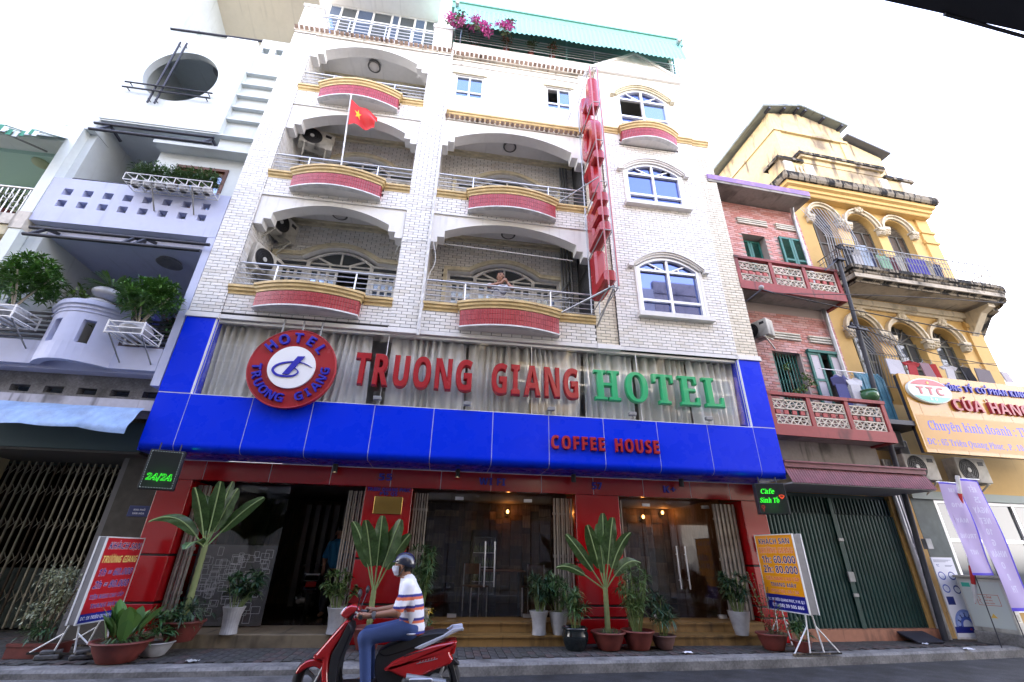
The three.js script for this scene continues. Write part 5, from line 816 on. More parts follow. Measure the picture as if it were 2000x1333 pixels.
  for (const [x, y] of [[3.85, 15.96], [4.5, 16.12], [5.1, 16.27], [5.4, 16.25], [6.1, 16.04], [6.8, 15.82]]) part(W, 'rafter_end', box(x - 0.04, x + 0.04, y - 0.08, y, -1.3, -1.06), M.darkMetal);
  part(W, 'lean_to', [slab([[6.9, 12.0], [8.3, 12.0], [8.3, 14.75], [6.9, 15.3]], -4.5, -1.32)], M.ochreOld);
  part(W, 'lean_to_roof', [slab([[6.92, 15.38], [8.55, 14.8], [8.55, 14.88], [6.92, 15.46]], -4.8, -1.1)], std([0.12, 0.125, 0.14], 0.7));
  // ground floor shop front
  part(W, 'shop_header', [box(3.85, 8.2, 2.78, 2.95, -0.95, -0.85)], std([0.28, 0.34, 0.32], 0.6)); part(W, 'shop_panel', [box(3.86, 4.5, 0.6, 2.78, -0.98, -0.93)], std([0.07, 0.10, 0.095], 0.6, { map: T.speck }));
  const sw = sub(W, 'shop_window'); const g = grid([4.52, 5.6, 6.7, 7.8], [0.62, 1.95, 2.75], 0.07, -1.0, -0.93); part(sw, 'frame', g.bars, M.alu); g.panes.forEach(p => part(sw, 'pane', box(...p, -0.98, -0.97), M.tinted));
}
// shop board with lettering
{
  const B = rthing('yellow_shop_board', 'large yellow shop board with blue and maroon lettering', 'sign', [0, 0, 0]);
  const y0 = 3.62, y1 = 5.42, z = -0.02; M.board = phy([0.52, 0.27, 0.05], 0.4, { roughnessMap: T.dust });
  const xs = [3.6, 3.88, 4.72, 5.56, 6.4, 7.24, 8.1]; for (let i = 0; i < xs.length - 1; i++) part(B, 'board_panel', box(xs[i] + 0.004, xs[i + 1] - 0.004, y0, y1, z - 0.06, z), M.board);
  part(B, 'backing', [box(3.62, 8.08, y0 + 0.01, y1 - 0.01, z - 0.14, z - 0.012)], M.darkMetal);
  const L = sub(B, 'oval_logo'), c = [4.24, 5.02];
  part(L, 'plate', slab(ell(c[0], c[1], 0.6, 0.3, 48), z, z + 0.07, [], 0.01), std([0.65, 0.72, 0.68], 0.4));
  const oval = (f) => ell(c[0], c[1], 0.57, 0.275, 60).filter(p => f(p[1] - c[1]));
  part(L, 'red_cap', slab(oval(d => d > 0.12), z + 0.07, z + 0.076), std([0.55, 0.10, 0.12], 0.4)); part(L, 'green_base', slab(oval(d => d < -0.12).slice(), z + 0.07, z + 0.076), std([0.20, 0.58, 0.45], 0.4));
  const st = []; for (let i = 0; i < 10; i++) { const a = PI / 2 + i * PI / 5, r = i % 2 ? 0.018 : 0.045; st.push([c[0] + r * Math.cos(a), c[1] + 0.19 + r * Math.sin(a)]); } part(L, 'star', slab(st, z + 0.076, z + 0.082), std([0.8, 0.6, 0.1], 0.4));
  word(L, 'TTC', c[0] - 0.36, c[0] + 0.36, c[1] - 0.09, z + 0.07, 0.18, 0.012, std([0.6, 0.12, 0.14], 0.4), font, 0.35); word(L, '& D', c[0] - 0.1, c[0] + 0.1, c[1] - 0.23, z + 0.076, 0.06, 0.006, M.signWhite);
  // raised letters with their tone marks
  const mk = (x, y, h, m, kind) => { const g = kind === 'hat' ? [sqbar([x - h * 0.16, y, z + 0.03], [x, y + h * 0.14, z + 0.03], 0.02, 0.03), sqbar([x, y + h * 0.14, z + 0.03], [x + h * 0.16, y, z + 0.03], 0.02, 0.03)] : kind === 'hook' ? new THREE.TorusGeometry(h * 0.09, 0.012, 5, 10, 4.4).translate(x, y + h * 0.06, z + 0.03) : sqbar([x - h * 0.1, y + h * 0.14, z + 0.03], [x + h * 0.06, y, z + 0.03], 0.02, 0.03); part(B, 'tone_mark', g, m); };
  const blueL = phy([0.03, 0.04, 0.42], 0.4), mar = phy([0.34, 0.03, 0.05], 0.4);
  word(B, 'CÔNG TY CỔ PHẦN KINH DOANH'.normalize('NFD').replace(/[\u0300-\u036f]/g, ''), 4.68, 7.95, 5.1, z, 0.15, 0.04, blueL, font, 0.2);
  [[4.93, 'hat'], [5.5, 'hat'], [5.53, 'hook'], [5.98, 'hat'], [5.99, 'grave']].forEach(([x, k], i) => mk(x, 5.265 + (i === 2 || i === 4 ? 0.03 : 0), 0.15, blueL, k));
  word(B, 'CUA HANG TTC', 4.78, 7.95, 4.62, z, 0.27, 0.06, mar, font, 0.16); mk(5.2, 4.93, 0.27, mar, 'hook'); mk(5.86, 4.92, 0.27, mar, 'grave');
  part(B, 'printed_lines', face(3.66, 7.9, 3.7, 4.45, z + 0.003), new THREE.MeshStandardMaterial({ roughness: 0.45, map: canvasTex(1696, 300, (c2, w, h) => { c2.fillStyle = 'rgb(191,142,63)'; c2.fillRect(0, 0, w, h); c2.fillStyle = 'rgb(60,70,200)'; c2.font = 'bold 112px serif'; viet(c2, 'Chuyên kinh doanh : Thiết bị điện', 890, 130, 'rgb(60,70,200)', null, 0, 1600); c2.font = 'bold 74px serif'; viet(c2, 'ĐC : 65 Triệu Quang Phục , P . 10 , Q . 5', 640, 262, 'rgb(60,70,200)', null, 0, 1240); }) }));
}

// ---------------------------------------------------------------- the row across the street, behind the photographer: it narrows the sky and is mirrored in the glass
{
  const Z = 9.9, row = [[-24, -17, 11, [0.30, 0.26, 0.19]], [-17, -11.5, 13.5, [0.24, 0.25, 0.26]], [-11.5, -7, 12.5, [0.28, 0.28, 0.25]], [-7, -3, 14.5, [0.20, 0.22, 0.25]], [-3, 1.2, 13.5, [0.32, 0.31, 0.28]], [1.2, 5.2, 14.5, [0.30, 0.25, 0.15]], [5.2, 9.6, 13, [0.28, 0.26, 0.23]], [9.6, 15, 13.5, [0.22, 0.18, 0.15]], [15, 23, 11, [0.28, 0.27, 0.26]]];
  const labels = ['tan townhouse at the end of the row across the street', 'tall grey townhouse in the row across the street', 'pale olive townhouse in the row across the street', 'blue grey townhouse in the row across the street', 'off white townhouse behind the photographer across the street', 'tall ochre townhouse in the row across the street', 'beige townhouse in the row across the street', 'brown townhouse in the row across the street', 'wide white townhouse at the end of the row across the street'];
  row.forEach(([x0, x1, h, c], i) => {
    const W = thing('townhouse', labels[i], 'building', [0, 0, 0], 0, 'row across the street'), m = std(c, 0.8, { map: T.stain }), w = x1 - x0;
    part(W, 'wall', box(x0 + 0.01, x1 - 0.01, 0.05, h, Z, Z + 9), m); part(W, 'parapet', box(x0 + 0.01, x1 - 0.01, h, h + 0.7, Z - 0.05, Z + 0.2), m);
    for (let f = 1; f * 3.2 < h - 1.5; f++) {
      const y = f * 3.2 + 0.4;
      part(W, 'balcony', [box(x0 + 0.2, x1 - 0.2, y - 0.15, y, Z - 0.9, Z), box(x0 + 0.2, x1 - 0.2, y, y + 0.25, Z - 0.9, Z - 0.82)], m);
      part(W, 'balcony_rail', [0.45, 0.65, 0.85].map(q => bar([x0 + 0.2, y + q, Z - 0.86], [x1 - 0.2, y + q, Z - 0.86], 0.02)), M.galv);
      const n = Math.max(2, Math.round(w / 1.6)); for (let k = 0; k < n; k++) { const cx = x0 + w * (k + 0.5) / n; const g = grid([cx - 0.5, cx, cx + 0.5], [y + 0.1, y + 1.5, y + 2.2], 0.08, Z - 0.06, Z - 0.01); const wn = sub(W, 'window'); part(wn, 'frame', g.bars, M.frame); g.panes.forEach(p => part(wn, 'pane', box(...p, Z - 0.03, Z - 0.02), M.tinted)); }
    }
    part(W, 'shop_shutter', box(x0 + 0.4, x1 - 0.4, 0.2, 2.8, Z - 0.06, Z - 0.01), M.greyMetal);
  });
  struct('far_pavement', box(-30, 30, 0.0, 0.15, 7.2, Z), M.kerb);
}
{ // dark awning over the photographer, its edge hanging into view
  const A = thing('shop_awning', 'dark shop awning edge hanging overhead above the street', 'awning', [0, 0, 0]);
  const e = (x, z, y) => [x, y, z];
  part(A, 'sheet', [slab([[1.11, -7.44], [1.6, -7.43], [2.2, -7.42], [3.4, -7.5], [3.4, -9.85], [1.11, -9.85]], 0, 0.02).rotateX(-PI / 2).translate(0, 2.92, 0)], std([0.03, 0.03, 0.035], 0.8));
  part(A, 'front_tube', [bar([1.3, 2.91, 7.44], [3.4, 2.88, 7.33], 0.005)], M.blackMetal);
  part(A, 'bracket', [sqbar([1.35, 2.9, 8.2], [1.35, 2.9, 9.85], 0.04), sqbar([3.0, 2.9, 8.2], [3.0, 2.9, 9.85], 0.04)], M.blackMetal);
}

// ---------------------------------------------------------------- plants
class Leaves {           // collects many small curved leaves into one foliage mesh
  constructor() { this.p = []; this.c = []; }
  blade(o, dir, up, len, wid, droop, colr, seg = 3, fold = 0.25, shape = 0) {
    const d = dir.clone().normalize(), s = V3().crossVectors(d, up).normalize(), n = V3().crossVectors(s, d).normalize();
    const pt = (t, k) => { const w = wid * (shape ? Math.pow(Math.sin(PI * Math.min(1, 0.06 + t * 0.94)), 0.7) : Math.sin(PI * (0.12 + 0.88 * t)) ** 0.8 * (1 - 0.25 * t)) * 0.5; const q = o.clone().addScaledVector(d, len * t * (1 - 0.2 * droop * t)).addScaledVector(V3(0, -1, 0), droop * len * t * t * 0.75); return q.addScaledVector(s, w * k).addScaledVector(n, Math.abs(k) * w * fold); };
    for (let i = 0; i < seg; i++) { const a = i / seg, b = (i + 1) / seg; for (const k of [-1, 1]) { const A = pt(a, 0), B = pt(b, 0), C = pt(a, k), D = pt(b, k); for (const v of (b < 1 ? [A, C, B, B, C, D] : [A, C, B])) { this.p.push(v.x, v.y, v.z); this.c.push(colr[0], colr[1], colr[2]); } } }
  }
  geo() { const g = new THREE.BufferGeometry(); g.setAttribute('position', new THREE.Float32BufferAttribute(this.p, 3)); g.setAttribute('color', new THREE.Float32BufferAttribute(this.c, 3)); g.computeVertexNormals(); return g; }
}
const leafMat = new THREE.MeshPhysicalMaterial({ color: 0xffffff, vertexColors: true, roughness: 0.45, transmission: 0.25, thickness: 0, side: THREE.DoubleSide });
const paddleMat = new THREE.MeshPhysicalMaterial({ color: col(0.06, 0.125, 0.038), roughness: 0.4, transmission: 0.25, thickness: 0, side: THREE.DoubleSide, map: T.leaf });
const GREEN = [0.05, 0.12, 0.035], DEEP = [0.028, 0.075, 0.03], LIME = [0.13, 0.22, 0.05], VARI = [0.33, 0.36, 0.22], OLIVE = [0.09, 0.13, 0.05];
const tint = (c, k = 0.35) => { const f = 1 + rr(-k, k), y = rr(-0.02, 0.03); return [Math.max(0.01, c[0] * f + y), c[1] * f + y * 0.7, c[2] * f]; };
const rdir = (lo = -0.2) => { let v; do { v = V3(rr(-1, 1), rr(lo, 1), rr(-1, 1)); } while (v.length() > 1 || v.length() < 0.1); return v.normalize(); };
function foliage(parent, L, name = 'foliage') { const g = L.geo(); const m = part(parent, name, g, leafMat); return m; }
function tuft(L, o, n, len, wid, c, droop = 0.5, lo = -0.1) { for (let i = 0; i < n; i++) { const d = rdir(lo); L.blade(o.clone().addScaledVector(d, 0.01), d, V3(rr(-0.2, 0.2), 1, rr(-0.2, 0.2)), len * rr(0.7, 1.1), wid * rr(0.8, 1.15), droop * rr(0.5, 1.2), tint(c), 3, 0.3); } }
function bush(L, c, rad, n, len, wid, colr, droop = 0.3) { for (let i = 0; i < n; i++) { const d = rdir(-0.7), r = Math.pow(rnd(), 0.45) * (0.75 + 0.35 * Math.sin(d.x * 5 + d.z * 7 + d.y * 4)); const o = V3(c[0] + d.x * rad[0] * r, c[1] + d.y * rad[1] * r, c[2] + d.z * rad[2] * r); L.blade(o, d.clone().add(rdir(-1).multiplyScalar(0.8)), V3(0, 1, 0), len * rr(0.6, 1.2), wid * rr(0.7, 1.2), droop, tint(colr), 2, 0.25); } }
const POT = {
  bowl: (r, h) => [[r * 0.5, 0], [r * 0.62, 0.01], [r * 0.85, h * 0.55], [r * 0.95, h * 0.88], [r * 1.04, h * 0.9], [r * 1.04, h], [r * 0.93, h], [r * 0.86, h * 0.8], [0.001, h * 0.78]],
  tall: (r, h) => [[r * 0.72, 0], [r * 0.75, 0.01], [r * 0.68, h * 0.25], [r * 0.78, h * 0.7], [r * 1.0, h * 0.97], [r * 1.02, h], [r * 0.92, h], [r * 0.8, h * 0.85], [0.001, h * 0.84]],
  taper: (r, h) => [[r * 0.55, 0], [r * 0.57, 0.01], [r * 0.98, h * 0.98], [r, h], [r * 0.92, h], [r * 0.86, h * 0.88], [0.001, h * 0.86]],
  round: (r, h) => [[r * 0.62, 0], [r * 0.7, 0.01], [r * 0.96, h * 0.45], [r, h * 0.65], [r * 0.9, h * 0.86], [r * 0.98, h * 0.92], [r * 0.98, h], [r * 0.86, h], [r * 0.8, h * 0.86], [0.001, h * 0.84]],
};
function pot(parent, kind, r, h, mat, flutes = 0) {
  const g = lathe(POT[kind](r, h), flutes ? 96 : 32);
  if (flutes) { const p = g.attributes.position; for (let i = 0; i < p.count; i++) { const x = p.getX(i), y = p.getY(i), z = p.getZ(i), q = Math.hypot(x, z), a = Math.atan2(z, x); if (q > r * 0.6 && y < h * 0.95) { const k = 1 + 0.025 * Math.sin(a * flutes + y * 6); p.setX(i, x * k); p.setZ(i, z * k); } } g.computeVertexNormals(); }
  part(parent, 'pot', g, mat);
  part(parent, 'soil', new THREE.CylinderGeometry(r * 0.8, r * 0.8, 0.02, 20).translate(0, h * 0.83, 0), M.soil);
}
const plant = (label, pos, group = 'potted plants along the hotel front') => thing('potted_plant', label, 'potted plant', pos, rr(0, 6.28), group);
function paddle(parent, base, az, tilt, pet, len, wid, droop) {      // one large leaf: stalk, curved blade with a raised midrib
  const d0 = V3(Math.cos(az) * Math.sin(tilt), Math.cos(tilt), Math.sin(az) * Math.sin(tilt)), seg = 12, pos = [], idx = [], ctr = [];
  const side = V3().crossVectors(d0, V3(0.5 * Math.sin(az * 7.3), 0.25, 1)).normalize(); let q = V3(...base).addScaledVector(d0, pet), d = d0.clone(); const st = [V3(...base)];
  st.push(q.clone());
  for (let i = 0; i <= seg; i++) { const t = i / seg; const w = wid * 0.5 * 1.25 * Math.pow(Math.sin(PI * (0.03 + 0.94 * t)), 0.5) * (1 - 0.1 * t); const n = V3().crossVectors(side, d).normalize(); ctr.push(q.clone()); for (const k of [-1, -0.5, 0, 0.5, 1]) { const v = q.clone().addScaledVector(side, w * k).addScaledVector(n, -(0.16 * w * Math.abs(k)) * (1 + 0.6 * Math.sin(t * 20 + k * 3 + az))); pos.push(v.x, v.y, v.z); } d.addScaledVector(V3(0, -1, 0), droop * (0.03 + 0.11 * t)).normalize(); q = q.clone().addScaledVector(d, len / seg); }
  for (let i = 0; i < seg; i++) for (let k = 0; k < 4; k++) { const a = i * 5 + k; idx.push(a, a + 1, a + 5, a + 1, a + 6, a + 5); }
  const g = new THREE.BufferGeometry(); g.setAttribute('position', new THREE.Float32BufferAttribute(pos, 3)); g.setIndex(idx); g.computeVertexNormals();
  const m = part(parent, 'leaf', g, paddleMat);
  part(m, 'stalk', tube([...st.map(v => [v.x, v.y, v.z]), ...ctr.slice(1).map(v => [v.x, v.y, v.z])], 0.011, 20, 5), std([0.22, 0.30, 0.12], 0.6));
}
function banana(label, pos, potR, potH, potMat, trunkH, leaves, base) {
  const P = thing('potted_plant', label, 'potted plant', pos, 0, 'potted plants along the hotel front');
  pot(P, 'bowl', potR, potH, potMat);
  const pr = []; for (let i = 0; i <= 26; i++) { const y = potH * 0.8 + trunkH * i / 26; pr.push([0.045 * (1 - 0.15 * i / 26) * (i % 3 ? 1 : 1.1), y]); }
  part(P, 'trunk', lathe(pr, 12), std([0.20, 0.25, 0.10], 0.7, { map: T.stain }));
  for (const l of leaves) paddle(P, [0, potH * 0.8 + trunkH - 0.05, 0], ...l);
  if (base) { const L = new Leaves(); base(L, potH * 0.8); foliage(P, L, 'undergrowth'); }
  return P;
}
// along the hotel front
banana('tall paddle leaf plant in a clay bowl by the end red pillar and lobby', [-3.62, 0.28, -0.2], 0.28, 0.26, M.clay, 1.05, [[2.9, 0.75, 0.25, 0.75, 0.16, 1.6], [1.3, 0.25, 0.25, 0.75, 0.22, 0.3], [4.9, 0.2, 0.3, 0.75, 0.2, 0.2], [0.1, 0.65, 0.3, 0.75, 0.17, 0.5], [0.5, 0.35, 0.25, 0.7, 0.2, 0.4], [2.2, 0.4, 0.25, 0.7, 0.2, 0.4], [1.7, 1.15, 0.12, 0.38, 0.2, 1.6], [3.8, 0.4, 0.2, 0.7, 0.2, 0.6]], (L, y) => bush(L, [0, y + 0.14, 0.04], [0.36, 0.22, 0.3], 420, 0.11, 0.03, DEEP));
banana('paddle leaf plant in a clay pot, hidden partly by the scooter rider', [-1.0, 0.15, -0.3], 0.24, 0.3, M.clay, 0.55, [[3.0, 0.35, 0.4, 0.75, 0.2, 0.7], [2.3, 0.3, 0.4, 0.72, 0.24, 0.4], [1.6, 0.12, 0.4, 0.75, 0.24, 0.2], [0.6, 0.3, 0.4, 0.75, 0.25, 0.35], [0.1, 0.42, 0.38, 0.62, 0.2, 0.6], [4.6, 0.2, 0.4, 0.7, 0.22, 0.2]], (L, y) => tuft(L, V3(0, y, 0), 24, 0.24, 0.05, LIME, 0.8, 0.1));
banana('paddle leaf plant in a clay bowl before the middle red pillar', [2.78, 0.15, -0.2], 0.27, 0.25, M.clay, 0.68, [[3.1, 0.62, 0.35, 0.72, 0.17, 0.25], [2.5, 0.38, 0.35, 0.72, 0.2, 0.2], [3.3, 1.0, 0.4, 0.5, 0.12, 0.9], [1.6, 0.1, 0.4, 0.8, 0.2, 0.05], [0.9, 0.2, 0.4, 0.75, 0.22, 0.2], [0.3, 0.38, 0.35, 0.68, 0.2, 0.9], [6.1, 0.75, 0.3, 0.6, 0.18, 1.3], [4.7, 0.15, 0.35, 0.7, 0.2, 0.15], [2.0, 0.5, 0.3, 0.5, 0.16, 0.5]], (L, y) => { for (let i = 0; i < 120; i++) { const a = rr(0, 6.28), r = rr(0, 0.2); L.blade(V3(r * Math.cos(a), y, r * Math.sin(a)), V3(rr(-0.5, 0.5), 1, rr(-0.5, 0.5)), V3(0, 0, 1), rr(0.08, 0.2), 0.008, 0.4, tint(OLIVE), 2); } });
{ // broad-leaf plant in the big clay bowl
  const P = plant('low plant with broad upright leaves in a wide clay bowl beside the red price board', [-4.02, 0.15, 0.42]); pot(P, 'bowl', 0.33, 0.24, M.clay);
  const L = new Leaves(); for (let i = 0; i < 26; i++) { const a = rr(0, 6.28), r = rr(0.02, 0.2); const d = V3(Math.cos(a) * rr(0.2, 0.75), 1, Math.sin(a) * rr(0.2, 0.75)); L.blade(V3(Math.cos(a) * r, 0.24 + rr(0, 0.12), Math.sin(a) * r), d, V3(-Math.cos(a), 0.4, -Math.sin(a)), rr(0.28, 0.46), rr(0.15, 0.2), 0.12, tint([0.10, 0.22, 0.05], 0.2), 6, 0.12, 1); } foliage(P, L, 'broad_leaves');
  const L2 = new Leaves(); bush(L2, [0, 0.26, 0], [0.3, 0.12, 0.3], 260, 0.12, 0.022, GREEN); foliage(P, L2, 'undergrowth');
}
{ const P = plant('leafy plant in a low white bowl behind the wide clay bowl', [-3.78, 0.15, 0.05]); pot(P, 'bowl', 0.22, 0.17, M.ceramic); const L = new Leaves(); for (let i = 0; i < 14; i++) tuft(L, V3(rr(-0.18, 0.18), rr(0.2, 0.5), rr(-0.18, 0.18)), 16, 0.2, 0.035, GREEN, 0.5); foliage(P, L); }
{ // long planter with thin shrub and variegated shrub
  const P = thing('clay_planter', 'long clay planter with a variegated shrub behind the red price board', 'planter', [-5.2, 0.15, 0.05]); part(P, 'trough', [box(-0.3, 0.3, 0, 0.16, -0.13, 0.13), box(-0.31, 0.31, 0.13, 0.165, -0.14, 0.14)], M.clay); part(P, 'soil', box(-0.28, 0.28, 0.16, 0.17, -0.11, 0.11), M.soil);
  const L = new Leaves(); for (let i = 0; i < 6; i++) bush(L, [rr(-0.25, 0.12), rr(0.45, 1.05), rr(-0.2, 0.05)], [0.2, 0.16, 0.16], 160, 0.055, 0.026, VARI); bush(L, [-0.03, 0.78, -0.05], [0.3, 0.36, 0.2], 300, 0.055, 0.026, VARI); foliage(P, L, 'variegated_foliage');
  const L2 = new Leaves(); bush(L2, [-0.05, 0.3, 0.02], [0.28, 0.17, 0.13], 280, 0.08, 0.025, GREEN); foliage(P, L2);
  for (const t of [[[0, 0.15, 0], [0.0, 0.5, -0.02], [0.05, 0.95, -0.05]], [[0.05, 0.15, 0], [0.1, 0.4, 0.03], [0.15, 0.8, -0.05]], [[-0.05, 0.15, 0], [-0.1, 0.5, 0], [-0.15, 0.8, -0.05]]]) part(P, 'stem', tube(t, 0.011), M.bark);
}
function canePlant(label, pos, kind, r, h, mat, flutes, top, spread, n, c, len = 0.2, wid = 0.032) {
  const P = plant(label, pos); pot(P, kind, r, h, mat, flutes); const L = new Leaves(), S = [];
  for (let i = 0; i < n; i++) { const a = rr(0, 6.28), q = Math.sqrt(rnd()), x = Math.cos(a) * spread * q, z = Math.sin(a) * spread * q, y = h + (top - h) * rr(0.3, 1); S.push(tube([[x * 0.25, h * 0.8, z * 0.25], [x * 0.7, h + (y - h) * 0.5, z * 0.7], [x, y, z]], 0.006, 6, 4)); tuft(L, V3(x, y, z), 20, len, wid, c, 0.5, -0.25); if (y > h + 0.25) tuft(L, V3(x * 0.8, h + (y - h) * 0.6, z * 0.8), 10, len * 0.9, wid, c, 0.6, -0.2); }
  part(P, 'stem', S, M.stem, 'stuff'); foliage(P, L); return P;
}
canePlant('dark leafy plant in a white fluted pot before the patterned lobby pane', [-3.1, 0.32, -0.55], 'tall', 0.16, 0.36, M.ceramic, 22, 0.85, 0.3, 14, DEEP, 0.17, 0.05);
canePlant('bushy plant in a white fluted pot on the lobby step by the folded gate', [-1.55, 0.32, -0.55], 'tall', 0.16, 0.36, M.ceramic, 22, 0.9, 0.24, 14, [0.07, 0.13, 0.03], 0.13, 0.045);
canePlant('tall cane plant in a white tapered pot beside the cafe double doors', [-0.25, 0.3, -0.6], 'taper', 0.17, 0.36, M.ceramic, 0, 1.25, 0.22, 16, GREEN, 0.2, 0.028);
canePlant('cane plant in a slim white waisted pot on the cafe steps', [1.72, 0.3, -0.58], 'tall', 0.16, 0.34, M.ceramic, 0, 0.85, 0.2, 14, DEEP, 0.19, 0.03);
canePlant('cane plant in a white tapered pot next to the black glazed pot', [2.06, 0.3, -0.6], 'taper', 0.17, 0.33, M.ceramic, 9, 0.88, 0.22, 14, GREEN, 0.19, 0.03);
canePlant('thin cane plant in a round black glazed pot', [2.23, 0.15, -0.2], 'round', 0.215, 0.31, M.blackPot, 0, 0.92, 0.24, 12, GREEN, 0.2, 0.028);
canePlant('bamboo like plant in a deep red clay pot', [3.28, 0.15, -0.2], 'bowl', 0.26, 0.27, M.clay, 0, 1.15, 0.28, 26, [0.075, 0.14, 0.035], 0.17, 0.024);
canePlant('sparse cane plant in a small greyish clay pot', [3.72, 0.15, -0.22], 'bowl', 0.2, 0.2, std([0.17, 0.085, 0.075], 0.6, { map: T.speck }), 0, 0.8, 0.22, 12, DEEP, 0.2, 0.03);
canePlant('dense round plant in a tall white tapered pot by the end shop window', [5.3, 0.3, -0.5], 'taper', 0.19, 0.36, M.ceramic, 9, 0.92, 0.24, 24, DEEP, 0.15, 0.04);
{ const P = plant('sparse shrub with red bracts in a clay bowl before the yellow price board', [5.58, 0.15, -0.1]); pot(P, 'bowl', 0.24, 0.24, M.clay); const L = new Leaves(), S = []; for (let i = 0; i < 15; i++) { const a = rr(0, 6.28), x = Math.cos(a) * rr(0.05, 0.3), z = Math.sin(a) * rr(0.05, 0.22), y = rr(0.45, 1.15); S.push(tube([[0, 0.2, 0], [x * 0.5, y * 0.6, z * 0.5], [x, y, z]], 0.005, 6, 4)); for (let k = 0; k < 9; k++) { const t = rr(0.4, 1); L.blade(V3(x * t, 0.2 + (y - 0.2) * t, z * t), rdir(-0.3), V3(0, 1, 0), 0.055, 0.035, 0.2, k % 3 ? tint(LIME) : [0.30, 0.05, 0.03], 2); } } bush(L, [-0.15, 0.3, 0], [0.28, 0.1, 0.16], 240, 0.1, 0.008, OLIVE); part(P, 'stem', S, M.bark, 'stuff'); foliage(P, L); }
canePlant('small green plant in a small clay pot under the yellow price board', [5.95, 0.15, 0.1], 'bowl', 0.15, 0.16, M.clay, 0, 0.42, 0.14, 10, GREEN, 0.14, 0.035);
{ const P = plant('little yellow flowers in a small pot by the cafe steps', [-0.1, 0.3, -0.42]); pot(P, 'taper', 0.09, 0.12, M.clay); const L = new Leaves(); bush(L, [0, 0.22, 0], [0.1, 0.12, 0.1], 90, 0.05, 0.02, GREEN); bush(L, [0, 0.34, 0], [0.08, 0.05, 0.08], 60, 0.03, 0.025, [0.7, 0.45, 0.02]); foliage(P, L); }
// on the white house's balconies
function tree(label, pos, h, crownR, group) { const P = thing('potted_tree', label, 'potted tree', pos, 0, group); const L = new Leaves(); part(P, 'pot', lathe([[0.001, 0], [0.15, 0.0], [0.24, 0.1], [0.24, 0.16], [0.17, 0.24], [0.001, 0.23]], 28), M.ceramic); part(P, 'trunk', [0, 1, 2, 3].map(i => tube([[0, 0.2, 0], [Math.cos(i * 1.6) * 0.1, h * 0.35, Math.sin(i * 1.6) * 0.06], [Math.cos(i * 1.6) * crownR * 0.6, h * 0.68, Math.sin(i * 1.6) * crownR * 0.5]], 0.014, 10, 5)), std([0.35, 0.31, 0.25], 0.9)); for (let i = 0; i < 190; i++) { const d = rdir(-0.7), r = Math.pow(rnd(), 0.4); tuft(L, V3(d.x * crownR * r, h * 0.66 + d.y * crownR * 0.85 * r, d.z * crownR * 0.8 * r), 14, 0.15, 0.034, [0.085, 0.21, 0.035], 0.4, -0.2); } foliage(P, L, 'crown'); return P; }
tree('clipped tree in a white pot in a steel rack by the brown brick pier', [-7.5, 4.86, 0.28], 1.25, 0.52, 'trees in steel racks'); tree('clipped tree in a white pot in a steel rack beside the blue side panel', [-5.5, 4.72, 0.28], 1.2, 0.5, 'trees in steel racks');
for (const [x, y, lab] of [[-7.5, 4.83, 'steel pot rack on the balcony by the brown brick pier'], [-5.5, 4.69, 'steel pot rack on the balcony beside the blue side panel']]) { const R = thing('pot_rack', lab, 'rack', [x, y, 0.28], 0, 'steel pot racks'); const b = []; for (const z of [-0.24, 0.26]) for (const yy of [0, 0.1, 0.2]) b.push(sqbar([-0.28, yy, z], [0.28, yy, z], 0.016)); for (const xx of [-0.28, 0.28]) for (const yy of [0, 0.1, 0.2]) b.push(sqbar([xx, yy, -0.24], [xx, yy, 0.26], 0.016)); part(R, 'cage', b, M.alu); for (const [a, c] of [[-0.28, -0.24], [0.28, -0.24], [-0.28, 0.26], [0.28, 0.26]]) part(R, 'corner_post', sqbar([a, -0.02, c], [a, 0.22, c], 0.02), M.alu); part(R, 'base_slat', [-0.2, -0.07, 0.07, 0.2].map(q => box(q - 0.02, q + 0.02, -0.008, 0.008, -0.24, 0.26)), M.alu); for (const x2 of [-0.25, 0.25]) part(R, 'brace', sqbar([x2, 0, 0.2], [x2, -0.35, -0.3], 0.016), M.greyMetal); }
{ const P = thing('potted_plant', 'feathery palm in stacked white pebble shaped pots on the bow pier', 'potted plant', [-6.42, 5.34, 0.0]); part(P, 'lower_pebble', new THREE.SphereGeometry(0.24, 28, 16).scale(1, 0.42, 0.8).translate(-0.06, 0.09, 0), M.ceramic); part(P, 'upper_pebble', new THREE.SphereGeometry(0.26, 28, 16).scale(1, 0.5, 0.8).rotateZ(-0.18).translate(0.03, 0.29, 0.02), M.ceramic); const L = new Leaves(); for (let i = 0; i < 34; i++) { const d = rdir(0.05), o = V3(0.02, 0.4, 0); for (let k = 0; k < 14; k++) { const t = 0.2 + 0.8 * k / 14, q = o.clone().addScaledVector(d, 0.42 * t).add(V3(0, 0.1 * t - 0.22 * t * t, 0)); for (const s of [-1, 1]) L.blade(q, d.clone().add(V3(-d.z * s, -0.1, d.x * s)), V3(0, 1, 0), 0.12, 0.012, 0.3, tint([0.09, 0.18, 0.04]), 2); } } foliage(P, L, 'fronds'); }
{ const P = thing('potted_plant', 'light green shrub behind the bow pier of the white house', 'potted plant', [-7.05, 4.36, -0.35]); pot(P, 'bowl', 0.24, 0.4, M.clay); const L = new Leaves(); bush(L, [0, 1.15, 0.1], [0.36, 0.42, 0.3], 420, 0.11, 0.06, [0.12, 0.20, 0.04]); foliage(P, L); part(P, 'stem', [tube([[0, 0.3, 0], [0.05, 0.7, 0], [0, 1.1, 0]], 0.015)], M.bark); }
